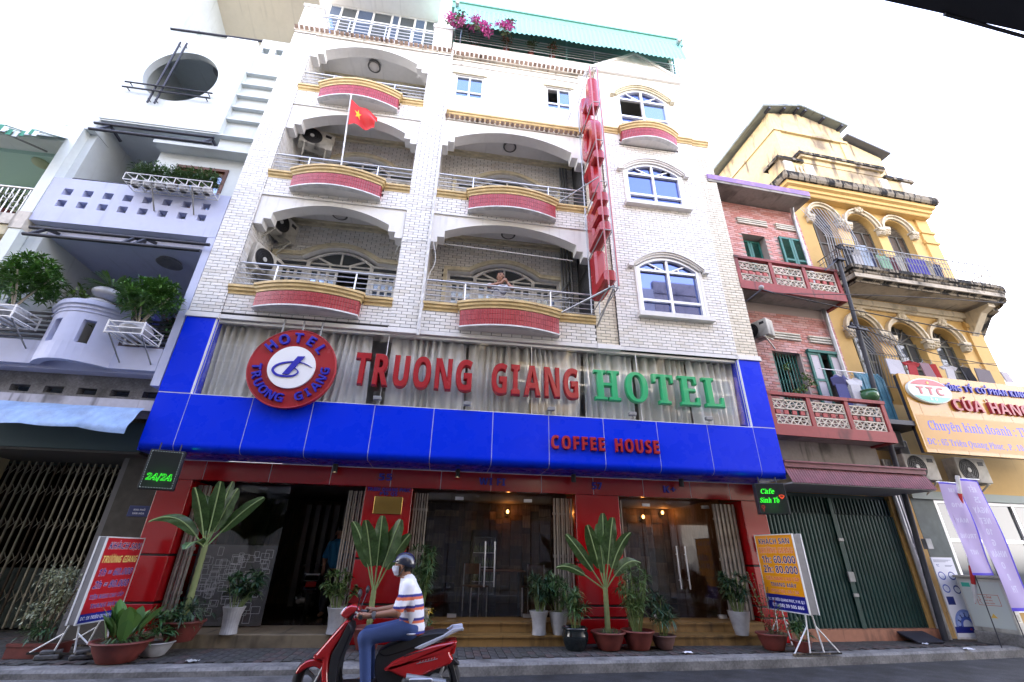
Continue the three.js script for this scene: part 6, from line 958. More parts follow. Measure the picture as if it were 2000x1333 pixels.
{ const P = thing('potted_plant', 'red flowering shrub behind the steel pot rack', 'potted plant', [-5.3, 4.36, -0.3]); pot(P, 'bowl', 0.2, 0.35, M.clay); const L = new Leaves(); bush(L, [0, 0.8, 0.05], [0.26, 0.3, 0.25], 300, 0.1, 0.05, GREEN); bush(L, [0, 0.95, 0.1], [0.24, 0.18, 0.2], 46, 0.06, 0.05, [0.35, 0.03, 0.03]); foliage(P, L); }
{ const b = thing('folded_umbrella', 'dark blue cloth umbrella half open behind the bow pier', 'umbrella', [-5.98, 5.32, -0.2]); const pts = []; part(b, 'canopy', new THREE.ConeGeometry(0.3, 0.34, 8, 1, true).rotateZ(1.9).translate(0.1, 0.12, 0), new THREE.MeshStandardMaterial({ color: col(0.015, 0.02, 0.14), roughness: 0.7, side: THREE.DoubleSide })); part(b, 'shaft', bar([-0.1, 0.2, 0], [0.35, 0.02, 0], 0.008), M.steel); }
// seven small pots in the rack on the pierced parapet
{
  const R = thing('pot_rack', 'long white wire rack hung on the pierced lavender parapet', 'rack', [-6.0, 8.06, 0.14]); const b = []; for (const z of [-0.1, 0.24]) for (const y of [0, 0.17]) b.push(sqbar([-0.82, y, z], [0.8, y, z], 0.014)); for (let i = 0; i <= 7; i++) { const x = -0.82 + i * 0.2315; b.push(sqbar([x, 0, 0.24], [x, 0.17, 0.24], 0.012), sqbar([x, 0.0, -0.1], [x, 0.0, 0.24], 0.012), sqbar([x, 0, -0.1], [x, 0.17, -0.1], 0.012)); if (i < 7) b.push(sqbar([x, 0.17, 0.24], [x + 0.2315, 0.0, 0.24], 0.008)); }
  part(R, 'wire_frame', b, M.whiteClean); part(R, 'hanger', [bar([-0.3, 0.0, 0.22], [-0.3, -0.42, -0.13], 0.014), bar([0.45, 0.0, 0.22], [0.45, -0.42, -0.13], 0.014)], M.greyMetal); part(R, 'base_wire', [0.0, 0.08, 0.16].map(z => sqbar([-0.82, -0.004, z], [0.8, -0.004, z], 0.01)), M.whiteClean);
  for (let i = 0; i < 7; i++) { const P = thing('potted_plant', 'small fern in a white bowl lined up in the wire rack', 'potted plant', [-6.7 + i * 0.225, 8.055, 0.2], 0, 'small ferns in the wire rack'); pot(P, 'round', 0.095, 0.14, M.ceramic); const L = new Leaves(); bush(L, [0, 0.38, 0.02], [rr(0.15, 0.2), rr(0.22, 0.28), 0.16], 520, 0.085, 0.022, [0.075, 0.15, 0.045]); foliage(P, L); }
}
// roof terrace flowers
{ const P = thing('bougainvillea', 'pink bougainvillea spilling over the roof terrace railing', 'shrub', [-0.2, 14.88, 0.2]); part(P, 'pot', lathe(POT.bowl(0.22, 0.22), 24).translate(0, -0.02, -0.62), M.clay); const L = new Leaves(); for (let i = 0; i < 24; i++) { const x = rr(-0.75, 1.0), y = rr(0.1, 0.5) - (x > -0.4 ? 0.05 : 0); bush(L, [x, y, rr(0.02, 0.25)], [0.19, 0.15, 0.13], 60, 0.07, 0.055, rnd() < 0.7 ? [0.58, 0.10, 0.36] : OLIVE); } foliage(P, L, 'blossom'); part(P, 'stem', Array.from({ length: 7 }, () => tube([[0, 0.2, -0.6], [rr(-0.4, 0.4), 0.55, -0.2], [rr(-0.8, 0.8), rr(0.15, 0.5), 0.15]], 0.008, 10, 4)), M.bark, 'stuff'); }
for (const [x, c, lab] of [[0.75, [0.5, 0.08, 0.05], 'red flowering plant on the roof terrace railing next to the pink bougainvillea'], [1.5, OLIVE, 'thin green plant on the roof terrace railing'], [2.15, [0.45, 0.10, 0.06], 'straggly orange flowered plant on the roof terrace railing above the small window']]) { const P = thing('potted_plant', lab, 'potted plant', [x, 14.86, -0.16], 0, 'roof terrace pots'); pot(P, 'taper', 0.1, 0.16, M.clay); const L = new Leaves(); bush(L, [0.0, 0.4, 0.1], [0.2, 0.25, 0.14], 120, 0.07, 0.03, OLIVE); bush(L, [0, 0.42, 0.14], [0.15, 0.14, 0.1], 30, 0.06, 0.05, c); foliage(P, L); }
{ const P = thing('potted_plant', 'spindly plant on the lower balcony of the pink brick house', 'potted plant', [7.35, 3.98, -0.28]); pot(P, 'bowl', 0.16, 0.22, M.clay); const L = new Leaves(); for (const [x, y] of [[-0.1, 1.35], [0.3, 1.15], [0.42, 1.05], [0.0, 0.8], [0.2, 0.9]]) bush(L, [x, y, 0.1], [0.15, 0.1, 0.12], 60, 0.06, 0.045, LIME); foliage(P, L); part(P, 'stem', [tube([[0, 0.18, 0], [0.0, 0.6, 0.05], [-0.08, 1.35, 0.1]], 0.01), tube([[0, 0.4, 0.02], [0.2, 0.8, 0.08], [0.42, 1.05, 0.1]], 0.008)], M.bark); }
{ const P = thing('potted_plant', 'leafy pot plant on the railing of the pale green house', 'potted plant', [-9.15, 7.22, -0.35]); pot(P, 'bowl', 0.2, 0.25, M.clay); const L = new Leaves(); bush(L, [0, 0.5, 0.1], [0.3, 0.3, 0.2], 260, 0.13, 0.03, GREEN); foliage(P, L); }

// ---------------------------------------------------------------- price boards on steel stands
function boardPrint(w, h, draw) { return new THREE.MeshPhysicalMaterial({ roughness: 0.35, map: canvasTex(w, h, draw) }); }
function priceBoard(label, pos, turn, print, W, Hh, y0, d = 0.09) {
  const B = thing('price_board', label, 'sign', pos, turn, 'price boards on the pavement');
  part(B, 'light_box', rbox(-W / 2, W / 2, y0, y0 + Hh, -d, 0.088, 0.006), std([0.24, 0.25, 0.28], 0.5, { metalness: 0.3, map: T.stain }));
  part(B, 'edge_trim', [[0.07, 0.094], [-d - 0.006, -d + 0.015]].map(([za, zb]) => [box(-W / 2 - 0.006, W / 2 + 0.006, y0 + Hh - 0.012, y0 + Hh + 0.005, za, zb), box(-W / 2 - 0.006, W / 2 + 0.006, y0 - 0.005, y0 + 0.012, za, zb), box(W / 2 - 0.012, W / 2 + 0.006, y0, y0 + Hh, za, zb), box(-W / 2 - 0.006, -W / 2 + 0.012, y0, y0 + Hh, za, zb)]), M.alu);
  part(B, 'printed_face', face(-W / 2 + 0.012, W / 2 - 0.012, y0 + 0.012, y0 + Hh - 0.012, 0.0905), print);
  for (const x of [-W * 0.36, W * 0.36]) for (const s of [-1, 1]) { part(B, 'post', bar([x, 0.02, s * 0.13], [x, y0, s * 0.06], 0.012), M.alu); part(B, 'brace', bar([x, 0.02, s * 0.42], [x, y0 * 0.7, s * 0.08], 0.011), M.alu); }
  for (const x of [-W * 0.36, W * 0.36]) part(B, 'foot_bar', sqbar([x, 0.012, -0.45], [x, 0.012, 0.45], 0.024), std([0.3, 0.25, 0.2], 0.6, { metalness: 0.3, map: T.mould }));
  return B;
}
function outlined(c, t, x, y, f, fill, line, lw, maxw) { c.font = f; viet(c, t, x, y, fill, line, lw * 0.5, maxw); }
priceBoard('yellow and blue hotel price board on a steel stand by the green shutters', [6.0, 0.15, -0.02], -1.5, boardPrint(512, 800, (c, w, h) => {
  c.fillStyle = '#d98f0c'; c.fillRect(0, 0, w, h); c.fillStyle = '#131a78'; c.fillRect(0, 640, w, 160);
  outlined(c, 'KHÁCH SẠN', 256, 96, 'bold 84px sans-serif', '#16156e', '#e8d9c0', 6, 440); outlined(c, 'TRƯỜNG GIANG', 256, 196, 'bold 84px serif', '#c0392b', '#f0e0c8', 5, 470);
  outlined(c, '1h: 60.000', 266, 306, 'bold 108px sans-serif', '#16156e', '#f2e6d0', 6, 460); outlined(c, '2h: 80.000', 266, 412, 'bold 108px sans-serif', '#16156e', '#f2e6d0', 6, 460);
  outlined(c, 'TIỆN NGHI CAO CẤP', 266, 490, 'bold 52px sans-serif', '#c23a30', '#ecd9b8', 3, 440); outlined(c, 'THANG MÁY', 266, 556, 'bold 58px sans-serif', '#16156e', '#ecd9b8', 3, 340); outlined(c, 'PHỤC VỤ : 24 / 24', 266, 618, 'bold 44px sans-serif', '#c23a30', '#ecd9b8', 3, 420);
  outlined(c, 'ĐC: 55 TRIỆU QUANG PHỤC, P.10, Q.5', 256, 708, 'bold 40px sans-serif', '#e6e6f0', null, 0, 470); outlined(c, 'ĐT: (08) 39 505 866', 266, 768, 'bold 46px sans-serif', '#e6e6f0', null, 0, 440);
}), 0.92, 1.2, 0.55);
priceBoard('red hotel price board on a rusty stand by the scissor gate', [-4.75, 0.2, -0.05], 1.5, boardPrint(512, 800, (c, w, h) => {
  c.fillStyle = '#b3202a'; c.fillRect(0, 0, w, h); c.fillStyle = '#1a2a8c'; c.fillRect(0, 720, w, 80);
  outlined(c, 'KHÁCH SẠN', 266, 110, 'italic bold 92px sans-serif', '#141468', '#e7d3cf', 6, 450); outlined(c, 'TRƯỜNG GIANG', 256, 246, 'italic bold 96px sans-serif', '#e8d77e', '#7a0f16', 6, 480);
  outlined(c, '1h = 60.000', 256, 372, 'italic bold 96px sans-serif', '#1c1c80', '#d9c4cf', 5, 460); outlined(c, '2h = 80.000', 256, 490, 'italic bold 96px sans-serif', '#1c1c80', '#d9c4cf', 5, 460);
  outlined(c, 'TIỆN NGHI CAO CẤP', 256, 590, 'bold 56px sans-serif', '#1c1c80', '#d9c4cf', 3, 440); outlined(c, 'THANG MÁY', 256, 676, 'bold 58px sans-serif', '#1c1c80', '#d9c4cf', 3, 400); outlined(c, 'ĐC: 55 TRIỆU QUANG PHỤC', 256, 776, 'bold 44px sans-serif', '#e6e6f0', null, 0, 470);
}), 0.78, 1.07, 0.34, 0.03);
[[-4.55, 0.2, 0.4, 'broken brick pieces stacked under the outer end of the red board stand'], [-4.95, 0.2, 0.2, 'flat paving stone under the inner end of the red board stand']].forEach(([x, z, a, l], i) => { const S = thing('loose_stone', l, 'stone', [x, 0.15, z], a, 'stones under the red board'); part(S, 'lower_piece', rbox(-0.13, 0.13, 0, 0.055, -0.08, 0.08, 0.015), M.kerb); part(S, 'upper_piece', rbox(-0.1, 0.12, 0.055, 0.1, -0.07, 0.06, 0.015).rotateY(0.3), M.kerb); });
// ---------------------------------------------------------------- LED box signs
function ledBox(label, pos, turn, W, Hh, draw) {
  const B = thing('led_box_sign', label, 'sign', pos, turn, 'LED boxes under the fascia ends');
  part(B, 'case', rbox(-W / 2, W / 2, -Hh, 0, -0.07, 0.07, 0.008), M.darkMetal);
  const t = canvasTex(Math.round(W * 600), Math.round(Hh * 600), (c, w, h) => { c.fillStyle = '#000'; c.fillRect(0, 0, w, h); draw(c, w, h); });
  part(B, 'screen', face(-W / 2 + 0.01, W / 2 - 0.01, -Hh + 0.01, -0.01, 0.072), new THREE.MeshStandardMaterial({ color: 0x050505, roughness: 0.85, emissive: 0xffffff, emissiveMap: t, emissiveIntensity: 0.22 }));
  part(B, 'hanger', [bar([-W * 0.3, -0.01, 0], [-W * 0.3, 0.12, 0], 0.01), bar([W * 0.3, -0.01, 0], [W * 0.3, 0.12, 0], 0.01)], M.darkMetal);
  const p = new THREE.PointLight(0x30ff40, 0.012); p.position.set(0, -Hh * 0.7, 0.2); p.castShadow = true; B.add(p);
}
const dots = (c, w, h, col2) => { c.fillStyle = col2; for (let x = 12; x < w; x += 22) { c.fillRect(x, 8, 8, 4); c.fillRect(x, h - 12, 8, 4); } for (let y = 12; y < h; y += 22) { c.fillRect(8, y, 4, 8); c.fillRect(w - 12, y, 4, 8); } };
ledBox('black LED box reading 24/24 in green under the fascia end', [-4.45, 2.89, 0.05], 0.3, 0.46, 0.6, (c, w, h) => { dots(c, w, h, '#9aa6b0'); c.strokeStyle = '#38ff30'; c.lineWidth = 3; c.font = 'bold 84px serif'; c.textAlign = 'center'; c.strokeText('24/24', w / 2, h * 0.78, w * 0.84); });
ledBox('black LED box with green cafe lettering and orange cup', [6.0, 2.78, 0.05], -0.25, 0.52, 0.54, (c, w, h) => { c.strokeStyle = '#30ff30'; c.lineWidth = 6; c.fillStyle = '#30ff30'; c.font = 'italic bold 74px serif'; c.textAlign = 'center'; viet(c, 'Càfe', w * 0.36, h * 0.34, '#30ff30', null, 0, w * 0.5); viet(c, 'Sinh Tố', w * 0.38, h * 0.64, '#30ff30', null, 0, w * 0.68); c.strokeStyle = '#ff5020'; c.lineWidth = 5; c.beginPath(); c.ellipse(w * 0.84, h * 0.42, 28, 12, 0, 0, 7); c.moveTo(w * 0.78, h * 0.44); c.quadraticCurveTo(w * 0.84, h * 0.58, w * 0.9, h * 0.44); c.stroke(); c.strokeStyle = '#a01818'; c.beginPath(); c.arc(w * 0.12, h * 0.78, 16, 0, 7); c.moveTo(w * 0.12, h * 0.82); c.lineTo(w * 0.12, h * 0.94); c.stroke(); });
{ const s = thing('meter_box', 'grey and cream meter boxes on the end red pillar', 'meter box', [6.25, 1.62, -0.8]); part(s, 'case', [rbox(-0.14, 0.08, 0, 0.28, 0, 0.1, 0.01)], M.greyMetal); part(s, 'switch_box', [rbox(0.1, 0.22, 0.1, 0.27, 0, 0.09, 0.01), rbox(-0.06, 0.06, -0.12, -0.01, 0, 0.06, 0.006)], M.ivory); }
// ---------------------------------------------------------------- air conditioners
function aircon(label, pos, turn, group, W = 0.78, Hh = 0.55) {
  const A = thing('air_conditioner', label, 'air conditioner', pos, turn, group);
  part(A, 'case', rbox(-W / 2, W / 2, 0, Hh, -0.14, 0.14, 0.02), std([0.62, 0.62, 0.58], 0.5, { map: T.stain }));
  part(A, 'fan_well', new THREE.CylinderGeometry(Hh * 0.43, Hh * 0.43, 0.02, 28).rotateX(PI / 2).translate(-W * 0.16, Hh / 2, 0.135), M.blackMetal);
  part(A, 'fan_grille', [1, 0.8, 0.6, 0.4].map(k => new THREE.TorusGeometry(Hh * 0.43 * k, 0.006, 5, 28).translate(-W * 0.16, Hh / 2, 0.15)).concat([0, 1, 2, 3].map(i => sqbar([-W * 0.16 - Hh * 0.43 * Math.cos(i * PI / 4), Hh / 2 - Hh * 0.43 * Math.sin(i * PI / 4), 0.15], [-W * 0.16 + Hh * 0.43 * Math.cos(i * PI / 4), Hh / 2 + Hh * 0.43 * Math.sin(i * PI / 4), 0.15], 0.006))), M.plasticBlack);
  part(A, 'hub', new THREE.CylinderGeometry(0.05, 0.05, 0.02, 16).rotateX(PI / 2).translate(-W * 0.16, Hh / 2, 0.152), std([0.5, 0.5, 0.48], 0.5));
  part(A, 'badge', box(W * 0.22, W * 0.4, Hh * 0.7, Hh * 0.85, 0.14, 0.144), M.plasticBlack);
  part(A, 'bracket', [-1, 1].map(s => [sqbar([s * W * 0.32, -0.02, -0.2], [s * W * 0.32, -0.02, 0.16], 0.03), sqbar([s * W * 0.32, -0.03, 0.12], [s * W * 0.32, -0.26, -0.18], 0.025)]), M.ivory);
}
aircon('air conditioner on the floor two balcony beside the open door, lower one', [-4.26, 6.75, -0.62], 1.15, 'balcony air conditioners'); aircon('air conditioner high under the floor two balcony ceiling', [-4.2, 7.85, -0.7], 1.15, 'balcony air conditioners');
aircon('air conditioner under the ceiling of the balcony with the flag', [-3.95, 10.62, -0.7], 0.35, 'balcony air conditioners');
{ const v = V3(0.52, 6.12, -0.42).applyAxisAngle(V3(0, 1, 0), RT); aircon('air conditioner on the pink brick house wall by the hotel corner', [6.5 + v.x, v.y, v.z], RT - 1.2, 'street wall air conditioners', 0.6, 0.42); }
for (const [x, l] of [[3.9, 'air conditioner under the yellow shop board, next to the maroon canopy'], [5.3, 'air conditioner under the yellow shop board, farther from the maroon canopy']]) { const v = V3(x, 3.12, -0.6).applyAxisAngle(V3(0, 1, 0), RT); aircon(l, [6.5 + v.x, v.y, v.z], RT, 'street wall air conditioners', 0.85, 0.55); }
// ceiling lamps in the balconies
[[-2.95, 8.63, -0.62, 'left'], [1.03, 8.63, -0.66], [-2.95, 13.97, -0.55], [1.0, 11.56, -0.6]].forEach(([x, y, z], i) => { const l = thing('ceiling_lamp', ['round ceiling lamp over the balcony with the open door', 'round ceiling lamp over the balcony with the leaning man', 'round ceiling lamp under the topmost balcony arch', 'round ceiling lamp under the tile capped arch'][i], 'lamp', [x, y, z], 0, 'round balcony ceiling lamps'); part(l, 'rim', new THREE.CylinderGeometry(0.17, 0.18, 0.07, 28).translate(0, -0.035, 0), std([0.09, 0.085, 0.08], 0.6)); part(l, 'glass', new THREE.SphereGeometry(0.14, 24, 12).scale(1, 0.45, 1).translate(0, -0.06, 0), std([0.45, 0.43, 0.42], 0.3)); });
// ---------------------------------------------------------------- flag
{
  const F = thing('flag', 'red flag with a yellow star on a white pole', 'flag', [-2.84, 9.0, 0.3]);
  part(F, 'pole', bar([0, 0, 0], [-0.17, 2.45, 0.05], 0.018, 8), M.whiteClean); part(F, 'clamp', rbox(-0.04, 0.04, 0.05, 0.12, -0.1, 0.03, 0.005), M.darkMetal);
  const n = 40, m = 20, pos = [], uv = [], idx = []; for (let i = 0; i <= n; i++) for (let j = 0; j <= m; j++) { const u = i / n, v = j / m; pos.push(-0.085 - 0.075 * v + 0.02 + 0.66 * u - 0.06 * u * (1 - v), 1.42 + 0.86 * v - 0.42 * u * v - 0.05 * u + 0.05 * Math.sin(u * 6 + v * 2) * u, 0.06 + 0.09 * Math.sin(u * 8 + v * 3) * Math.sqrt(u) + 0.04 * Math.sin(v * 9 + u * 4) * u); uv.push(u, v); }
  for (let i = 0; i < n; i++) for (let j = 0; j < m; j++) { const k = i * (m + 1) + j; idx.push(k, k + m + 1, k + 1, k + 1, k + m + 1, k + m + 2); }
  const g = new THREE.BufferGeometry(); g.setAttribute('position', new THREE.Float32BufferAttribute(pos, 3)); g.setAttribute('uv', new THREE.Float32BufferAttribute(uv, 2)); g.setIndex(idx); g.computeVertexNormals(); const gn = g.toNonIndexed(); gn.userData.keepUV = true;
  part(F, 'cloth', gn, new THREE.MeshPhysicalMaterial({ roughness: 0.75, side: THREE.DoubleSide, transmission: 0.2, thickness: 0, map: canvasTex(300, 200, (c, w, h) => { c.fillStyle = '#d31713'; c.fillRect(0, 0, w, h); c.fillStyle = '#f4d020'; c.beginPath(); for (let i = 0; i < 10; i++) { const a = -PI / 2 + i * PI / 5, r = i % 2 ? 18 : 48; c.lineTo(92 + r * 0.9 * Math.cos(a), 82 + r * Math.sin(a)); } c.fill(); }) }));
}
// ---------------------------------------------------------------- pipes and cables on the hotel
single('drain_pipe', 'white plastic drain pipe running down the middle brick pillar', 'pipe', [bar([-0.77, 5.3, 0.05], [-0.77, 14.2, 0.05], 0.028, 8), bar([-0.77, 5.42, 0.05], [-0.77, 5.5, 0.05], 0.036, 8), bar([-0.77, 8.9, 0.05], [-0.77, 9.0, 0.05], 0.036, 8), bar([-0.77, 11.9, 0.05], [-0.77, 12.0, 0.05], 0.036, 8)], M.whiteClean);
single('slack_cable', 'thin white cable hanging straight beside the drain pipe', 'cable', tube([[-0.7, 7.65, 0.0], [-0.6, 7.1, 0.02], [-0.72, 6.6, 0.03], [-0.74, 5.9, 0.05]], 0.008), M.cableWhite, 'slack cables');
single('slack_cable', 'thin white cable looped across the middle brick pillar', 'cable', tube([[-1.5, 7.3, -0.2], [-1.35, 7.5, 0.02], [-0.85, 7.6, 0.03]], 0.008), M.cableWhite, 'slack cables');
single('pipe_bundle', 'bundle of grey pipes and black hoses in the balcony corner by the upright sign', 'pipe', [[2.45, 2.52, 2.6, 2.68].map((x, i) => bar([x, 5.75, -1.02 + i * 0.015], [x, 8.6, -1.02 + i * 0.015], 0.03, 8)), tube([[2.6, 7.55, -0.95], [2.3, 7.1, -0.8], [1.95, 7.05, -0.95]], 0.03), tube([[2.7, 7.2, -0.9], [2.5, 6.9, -0.7], [2.2, 6.95, -0.9]], 0.025), [2.5, 2.58, 2.66].map((x, i) => bar([x, 8.8, -1.02], [x, 11.4, -1.02], 0.03, 8))], M.greyMetal);
{ const r = thing('mesh_screen', 'black wire mesh screen leaning in the balcony corner by the upright sign', 'screen', [2.84, 5.75, -0.5]); const b = []; for (let i = 0; i <= 14; i++) b.push(bar([0, 0, -0.4 + i * 0.056], [0, 1.75, -0.4 + i * 0.056], 0.003, 4)); for (let i = 0; i <= 26; i++) b.push(bar([0, i * 0.067, -0.4], [0, i * 0.067, 0.4], 0.003, 4)); part(r, 'wire_mesh', b, M.blackMetal, 'stuff'); part(r, 'border', [bar([0, 0, -0.4], [0, 1.75, -0.4], 0.012), bar([0, 0, 0.4], [0, 1.75, 0.4], 0.012), bar([0, 1.75, -0.4], [0, 1.75, 0.4], 0.012)], M.blackMetal); }
single('clothes_rail', 'white pole slung across the balcony arch above the leaning man', 'pole', [bar([-0.45, 7.86, -0.36], [2.55, 7.75, -0.36], 0.014)], M.whiteClean);
// ---------------------------------------------------------------- street furniture at the bend
{
  const P = rthing('utility_pole', 'slim dark leaning pole before the yellow building', 'pole', [0, 0, 0]);
  part(P, 'shaft', bar([3.27, 0.15, -0.72], [2.93, 8.45, 0.1], 0.055, 12, 0.045), std([0.05, 0.055, 0.07], 0.6, { map: T.speck }));
  part(P, 'bracket', [box(2.84, 3.05, 8.36, 8.42, 0.02, 0.18), bar([2.9, 8.4, 0.1], [2.4, 8.0, 0.1], 0.02)], M.darkMetal);
  part(P, 'insulator', [[-0.06, 6.5], [0.06, 6.45]].map(([d, y]) => lathe([[0.001, 0], [0.03, 0.0], [0.035, 0.04], [0.02, 0.06], [0.03, 0.09], [0.001, 0.1]], 10).translate(3.02 + d - 0.25, y, 0.05)), M.darkMetal);
  part(P, 'crossarm', [sqbar([2.6, 6.48, 0.04], [3.1, 6.45, 0.04], 0.05)], M.darkMetal);
  const Q = rthing('pipe_run', 'upright pipes plastered with small stickers between the shutters and yellow building', 'pipe', [0, 0, 0]);
  for (const [x, r] of [[3.36, 0.045], [3.45, 0.035], [3.53, 0.04]]) part(Q, 'pipe', bar([x, 0.14, -0.84], [x - 0.02, 3.6, -0.84], r, 10), M.galv);
  const cols = [[0.08, 0.14, 0.5], [0.7, 0.7, 0.68], [0.1, 0.35, 0.2], [0.5, 0.5, 0.55]]; for (let i = 0; i < 14; i++) part(Q, 'sticker', new THREE.CylinderGeometry(0.047, 0.047, rr(0.06, 0.12), 10, 1, true, 0, 2.2).translate(i % 2 ? 3.36 : 3.45, 1.1 + i * 0.055, -0.838), std(cols[i % 4], 0.6));
  part(Q, 'junction_box', rbox(3.6, 3.75, 1.75, 1.95, -0.8, -0.7, 0.01), M.greyMetal);
}
{
  const C = rthing('electric_cabinet', 'grey steel electric cabinet with red warning print on the kerb', 'cabinet', [4.12, 0.15, -0.32]); C.rotation.y = RT - 1.25; C.scale.set(0.86, 0.92, 0.86);
  part(C, 'base', rbox(-0.4, 0.4, -0.02, 0.2, -0.2, 0.2, 0.02), M.kerb); part(C, 'body', rbox(-0.38, 0.38, 0.2, 1.18, -0.18, 0.18, 0.012), std([0.48, 0.50, 0.48], 0.5, { map: T.stain })); part(C, 'roof', rbox(-0.42, 0.42, 1.18, 1.23, -0.22, 0.22, 0.015), std([0.42, 0.42, 0.38], 0.6, { map: T.stain }));
  part(C, 'door_print', face(-0.34, 0.34, 0.28, 1.12, 0.1825), new THREE.MeshStandardMaterial({ roughness: 0.5, map: canvasTex(420, 520, (c, w, h) => { c.fillStyle = '#b0b9b5'; c.fillRect(0, 0, w, h); c.strokeStyle = '#8b8f8c'; c.strokeRect(6, 6, w - 12, h - 12); c.fillStyle = '#27a08a'; c.fillRect(14, 18, 90, 50); c.strokeStyle = '#a8452a'; c.lineWidth = 5; c.strokeRect(130, 150, 230, 120); c.fillStyle = '#a8452a'; c.font = 'bold 34px sans-serif'; viet(c, 'CẤM', 250, 190, '#a8452a'); c.font = 'bold 22px sans-serif'; viet(c, 'ĐỔ RÁC', 250, 222, '#a8452a'); viet(c, 'DÁN GIẤY', 250, 254, '#a8452a'); c.beginPath(); c.moveTo(150, 170); c.lineTo(165, 215); c.lineTo(148, 215); c.lineTo(168, 258); c.stroke(); c.fillStyle = '#c9a23a'; c.beginPath(); c.moveTo(240, 360); c.lineTo(275, 410); c.lineTo(205, 410); c.fill(); }) }));
  part(C, 'side_print', face(-0.14, 0.14, 0.4, 1.0, 0).rotateY(PI / 2).translate(0.382, 0, 0), new THREE.MeshStandardMaterial({ roughness: 0.5, map: canvasTex(160, 340, (c, w, h) => { c.fillStyle = '#c3c2b4'; c.fillRect(0, 0, w, h); c.fillStyle = '#6a655c'; for (let i = 0; i < 6; i++) c.fillRect(40, 20 + i * 12, 80, 7); for (let i = 0; i < 6; i++) c.fillRect(40, 260 + i * 12, 80, 7); c.fillStyle = '#b0483c'; c.fillRect(30, 130, 90, 12); c.fillRect(50, 150, 70, 30); c.fillStyle = '#2f9a5c'; c.beginPath(); c.arc(105, 200, 14, 0, 7); c.fill(); }) }));
  const S = rthing('striped_barrier_pole', 'red and white striped pole leaning behind the electric cabinet', 'pole', [4.0, 0.15, -0.62]);
  const a = [0, 0.0, 0], b = [-0.22, 2.95, 0.85]; for (let i = 0; i < 9; i++) { const t0 = i / 9, t1 = (i + 1) / 9, L = t => [a[0] + (b[0] - a[0]) * t, a[1] + (b[1] - a[1]) * t, a[2] + (b[2] - a[2]) * t]; part(S, 'band', bar(L(t0), L(t1), 0.035, 10), i % 2 ? std([0.5, 0.03, 0.03], 0.5) : M.whiteClean); }
  const txt = (lines) => (c, w, h) => { c.fillStyle = '#c4b4e4'; c.fillRect(0, 0, w, h); c.fillStyle = '#5a48e0'; c.fillRect(0, 0, w, 14); c.fillRect(w - 12, 0, 12, h); c.fillRect(0, h - 16, w, 16); c.save(); c.translate(w, 0); c.scale(-1, 1); c.fillStyle = 'rgba(225,225,250,0.85)'; c.font = 'bold 46px sans-serif'; c.textAlign = 'center'; lines.forEach((l, i) => viet(c, l, w / 2, 80 + i * (h - 110) / lines.length, 'rgba(225,225,250,0.85)', null, 0, w - 50)); c.restore(); };
  const banner = (lab, x0, x1, y0, y1, z, lines, t) => { const B = rthing('cloth_banner', lab, 'banner', [0, 0, 0], 'purple banners'); const n = 24, pos = [], uv = [], idx = []; for (let i = 0; i <= n; i++) for (let j = 0; j <= 6; j++) { const v = i / n, u = j / 6; pos.push(x0 + (x1 - x0) * u, y0 + (y1 - y0) * v, z + 0.02 * Math.sin(v * 7 + u * 4) + t * (1 - v)); uv.push(u, v); if (i < n && j < 6) { const k = i * 7 + j; idx.push(k, k + 1, k + 7, k + 1, k + 8, k + 7); } } const g = new THREE.BufferGeometry(); g.setAttribute('position', new THREE.Float32BufferAttribute(pos, 3)); g.setAttribute('uv', new THREE.Float32BufferAttribute(uv, 2)); g.setIndex(idx); g.computeVertexNormals(); const q = g.toNonIndexed(); q.userData.keepUV = true; part(B, 'cloth', q, new THREE.MeshPhysicalMaterial({ roughness: 0.8, transmission: 0.35, thickness: 0, side: THREE.DoubleSide, map: canvasTex(200, 700, txt(lines)) })); part(B, 'top_rod', bar([x0 - 0.03, y1, z], [x1 + 0.03, y1, z], 0.012), M.alu); part(B, 'pole', bar([x0 + 0.1, 0.15, z - 0.05 + t], [x0 + 0.1, y1, z - 0.02], 0.01), M.darkMetal); };
  banner('short purple cloth banner seen from behind, by the striped pole', 3.4, 3.92, 1.3, 2.98, 0.1, ['KM', '9/10', 'MÁY', 'TRƯNG', 'NET'], 0); banner('long purple cloth banner seen from behind, hanging lower', 3.95, 4.5, 0.72, 3.08, 0.08, ['KẾT', '25', 'NGÀY', 'NET', '10', 'G', 'NHÂN', 'O', '8', 'TH'], 0.05);
  const T2 = rthing('poster_stand', 'white poster stand with blue ring drawings beside the pipes', 'poster', [3.84, 0.15, -0.7]); part(T2, 'panel', box(-0.27, 0.27, 0.02, 1.45, -0.02, 0), M.whiteClean); part(T2, 'back_leg', sqbar([0, 1.3, -0.02], [0, 0.0, -0.14], 0.02), M.alu);
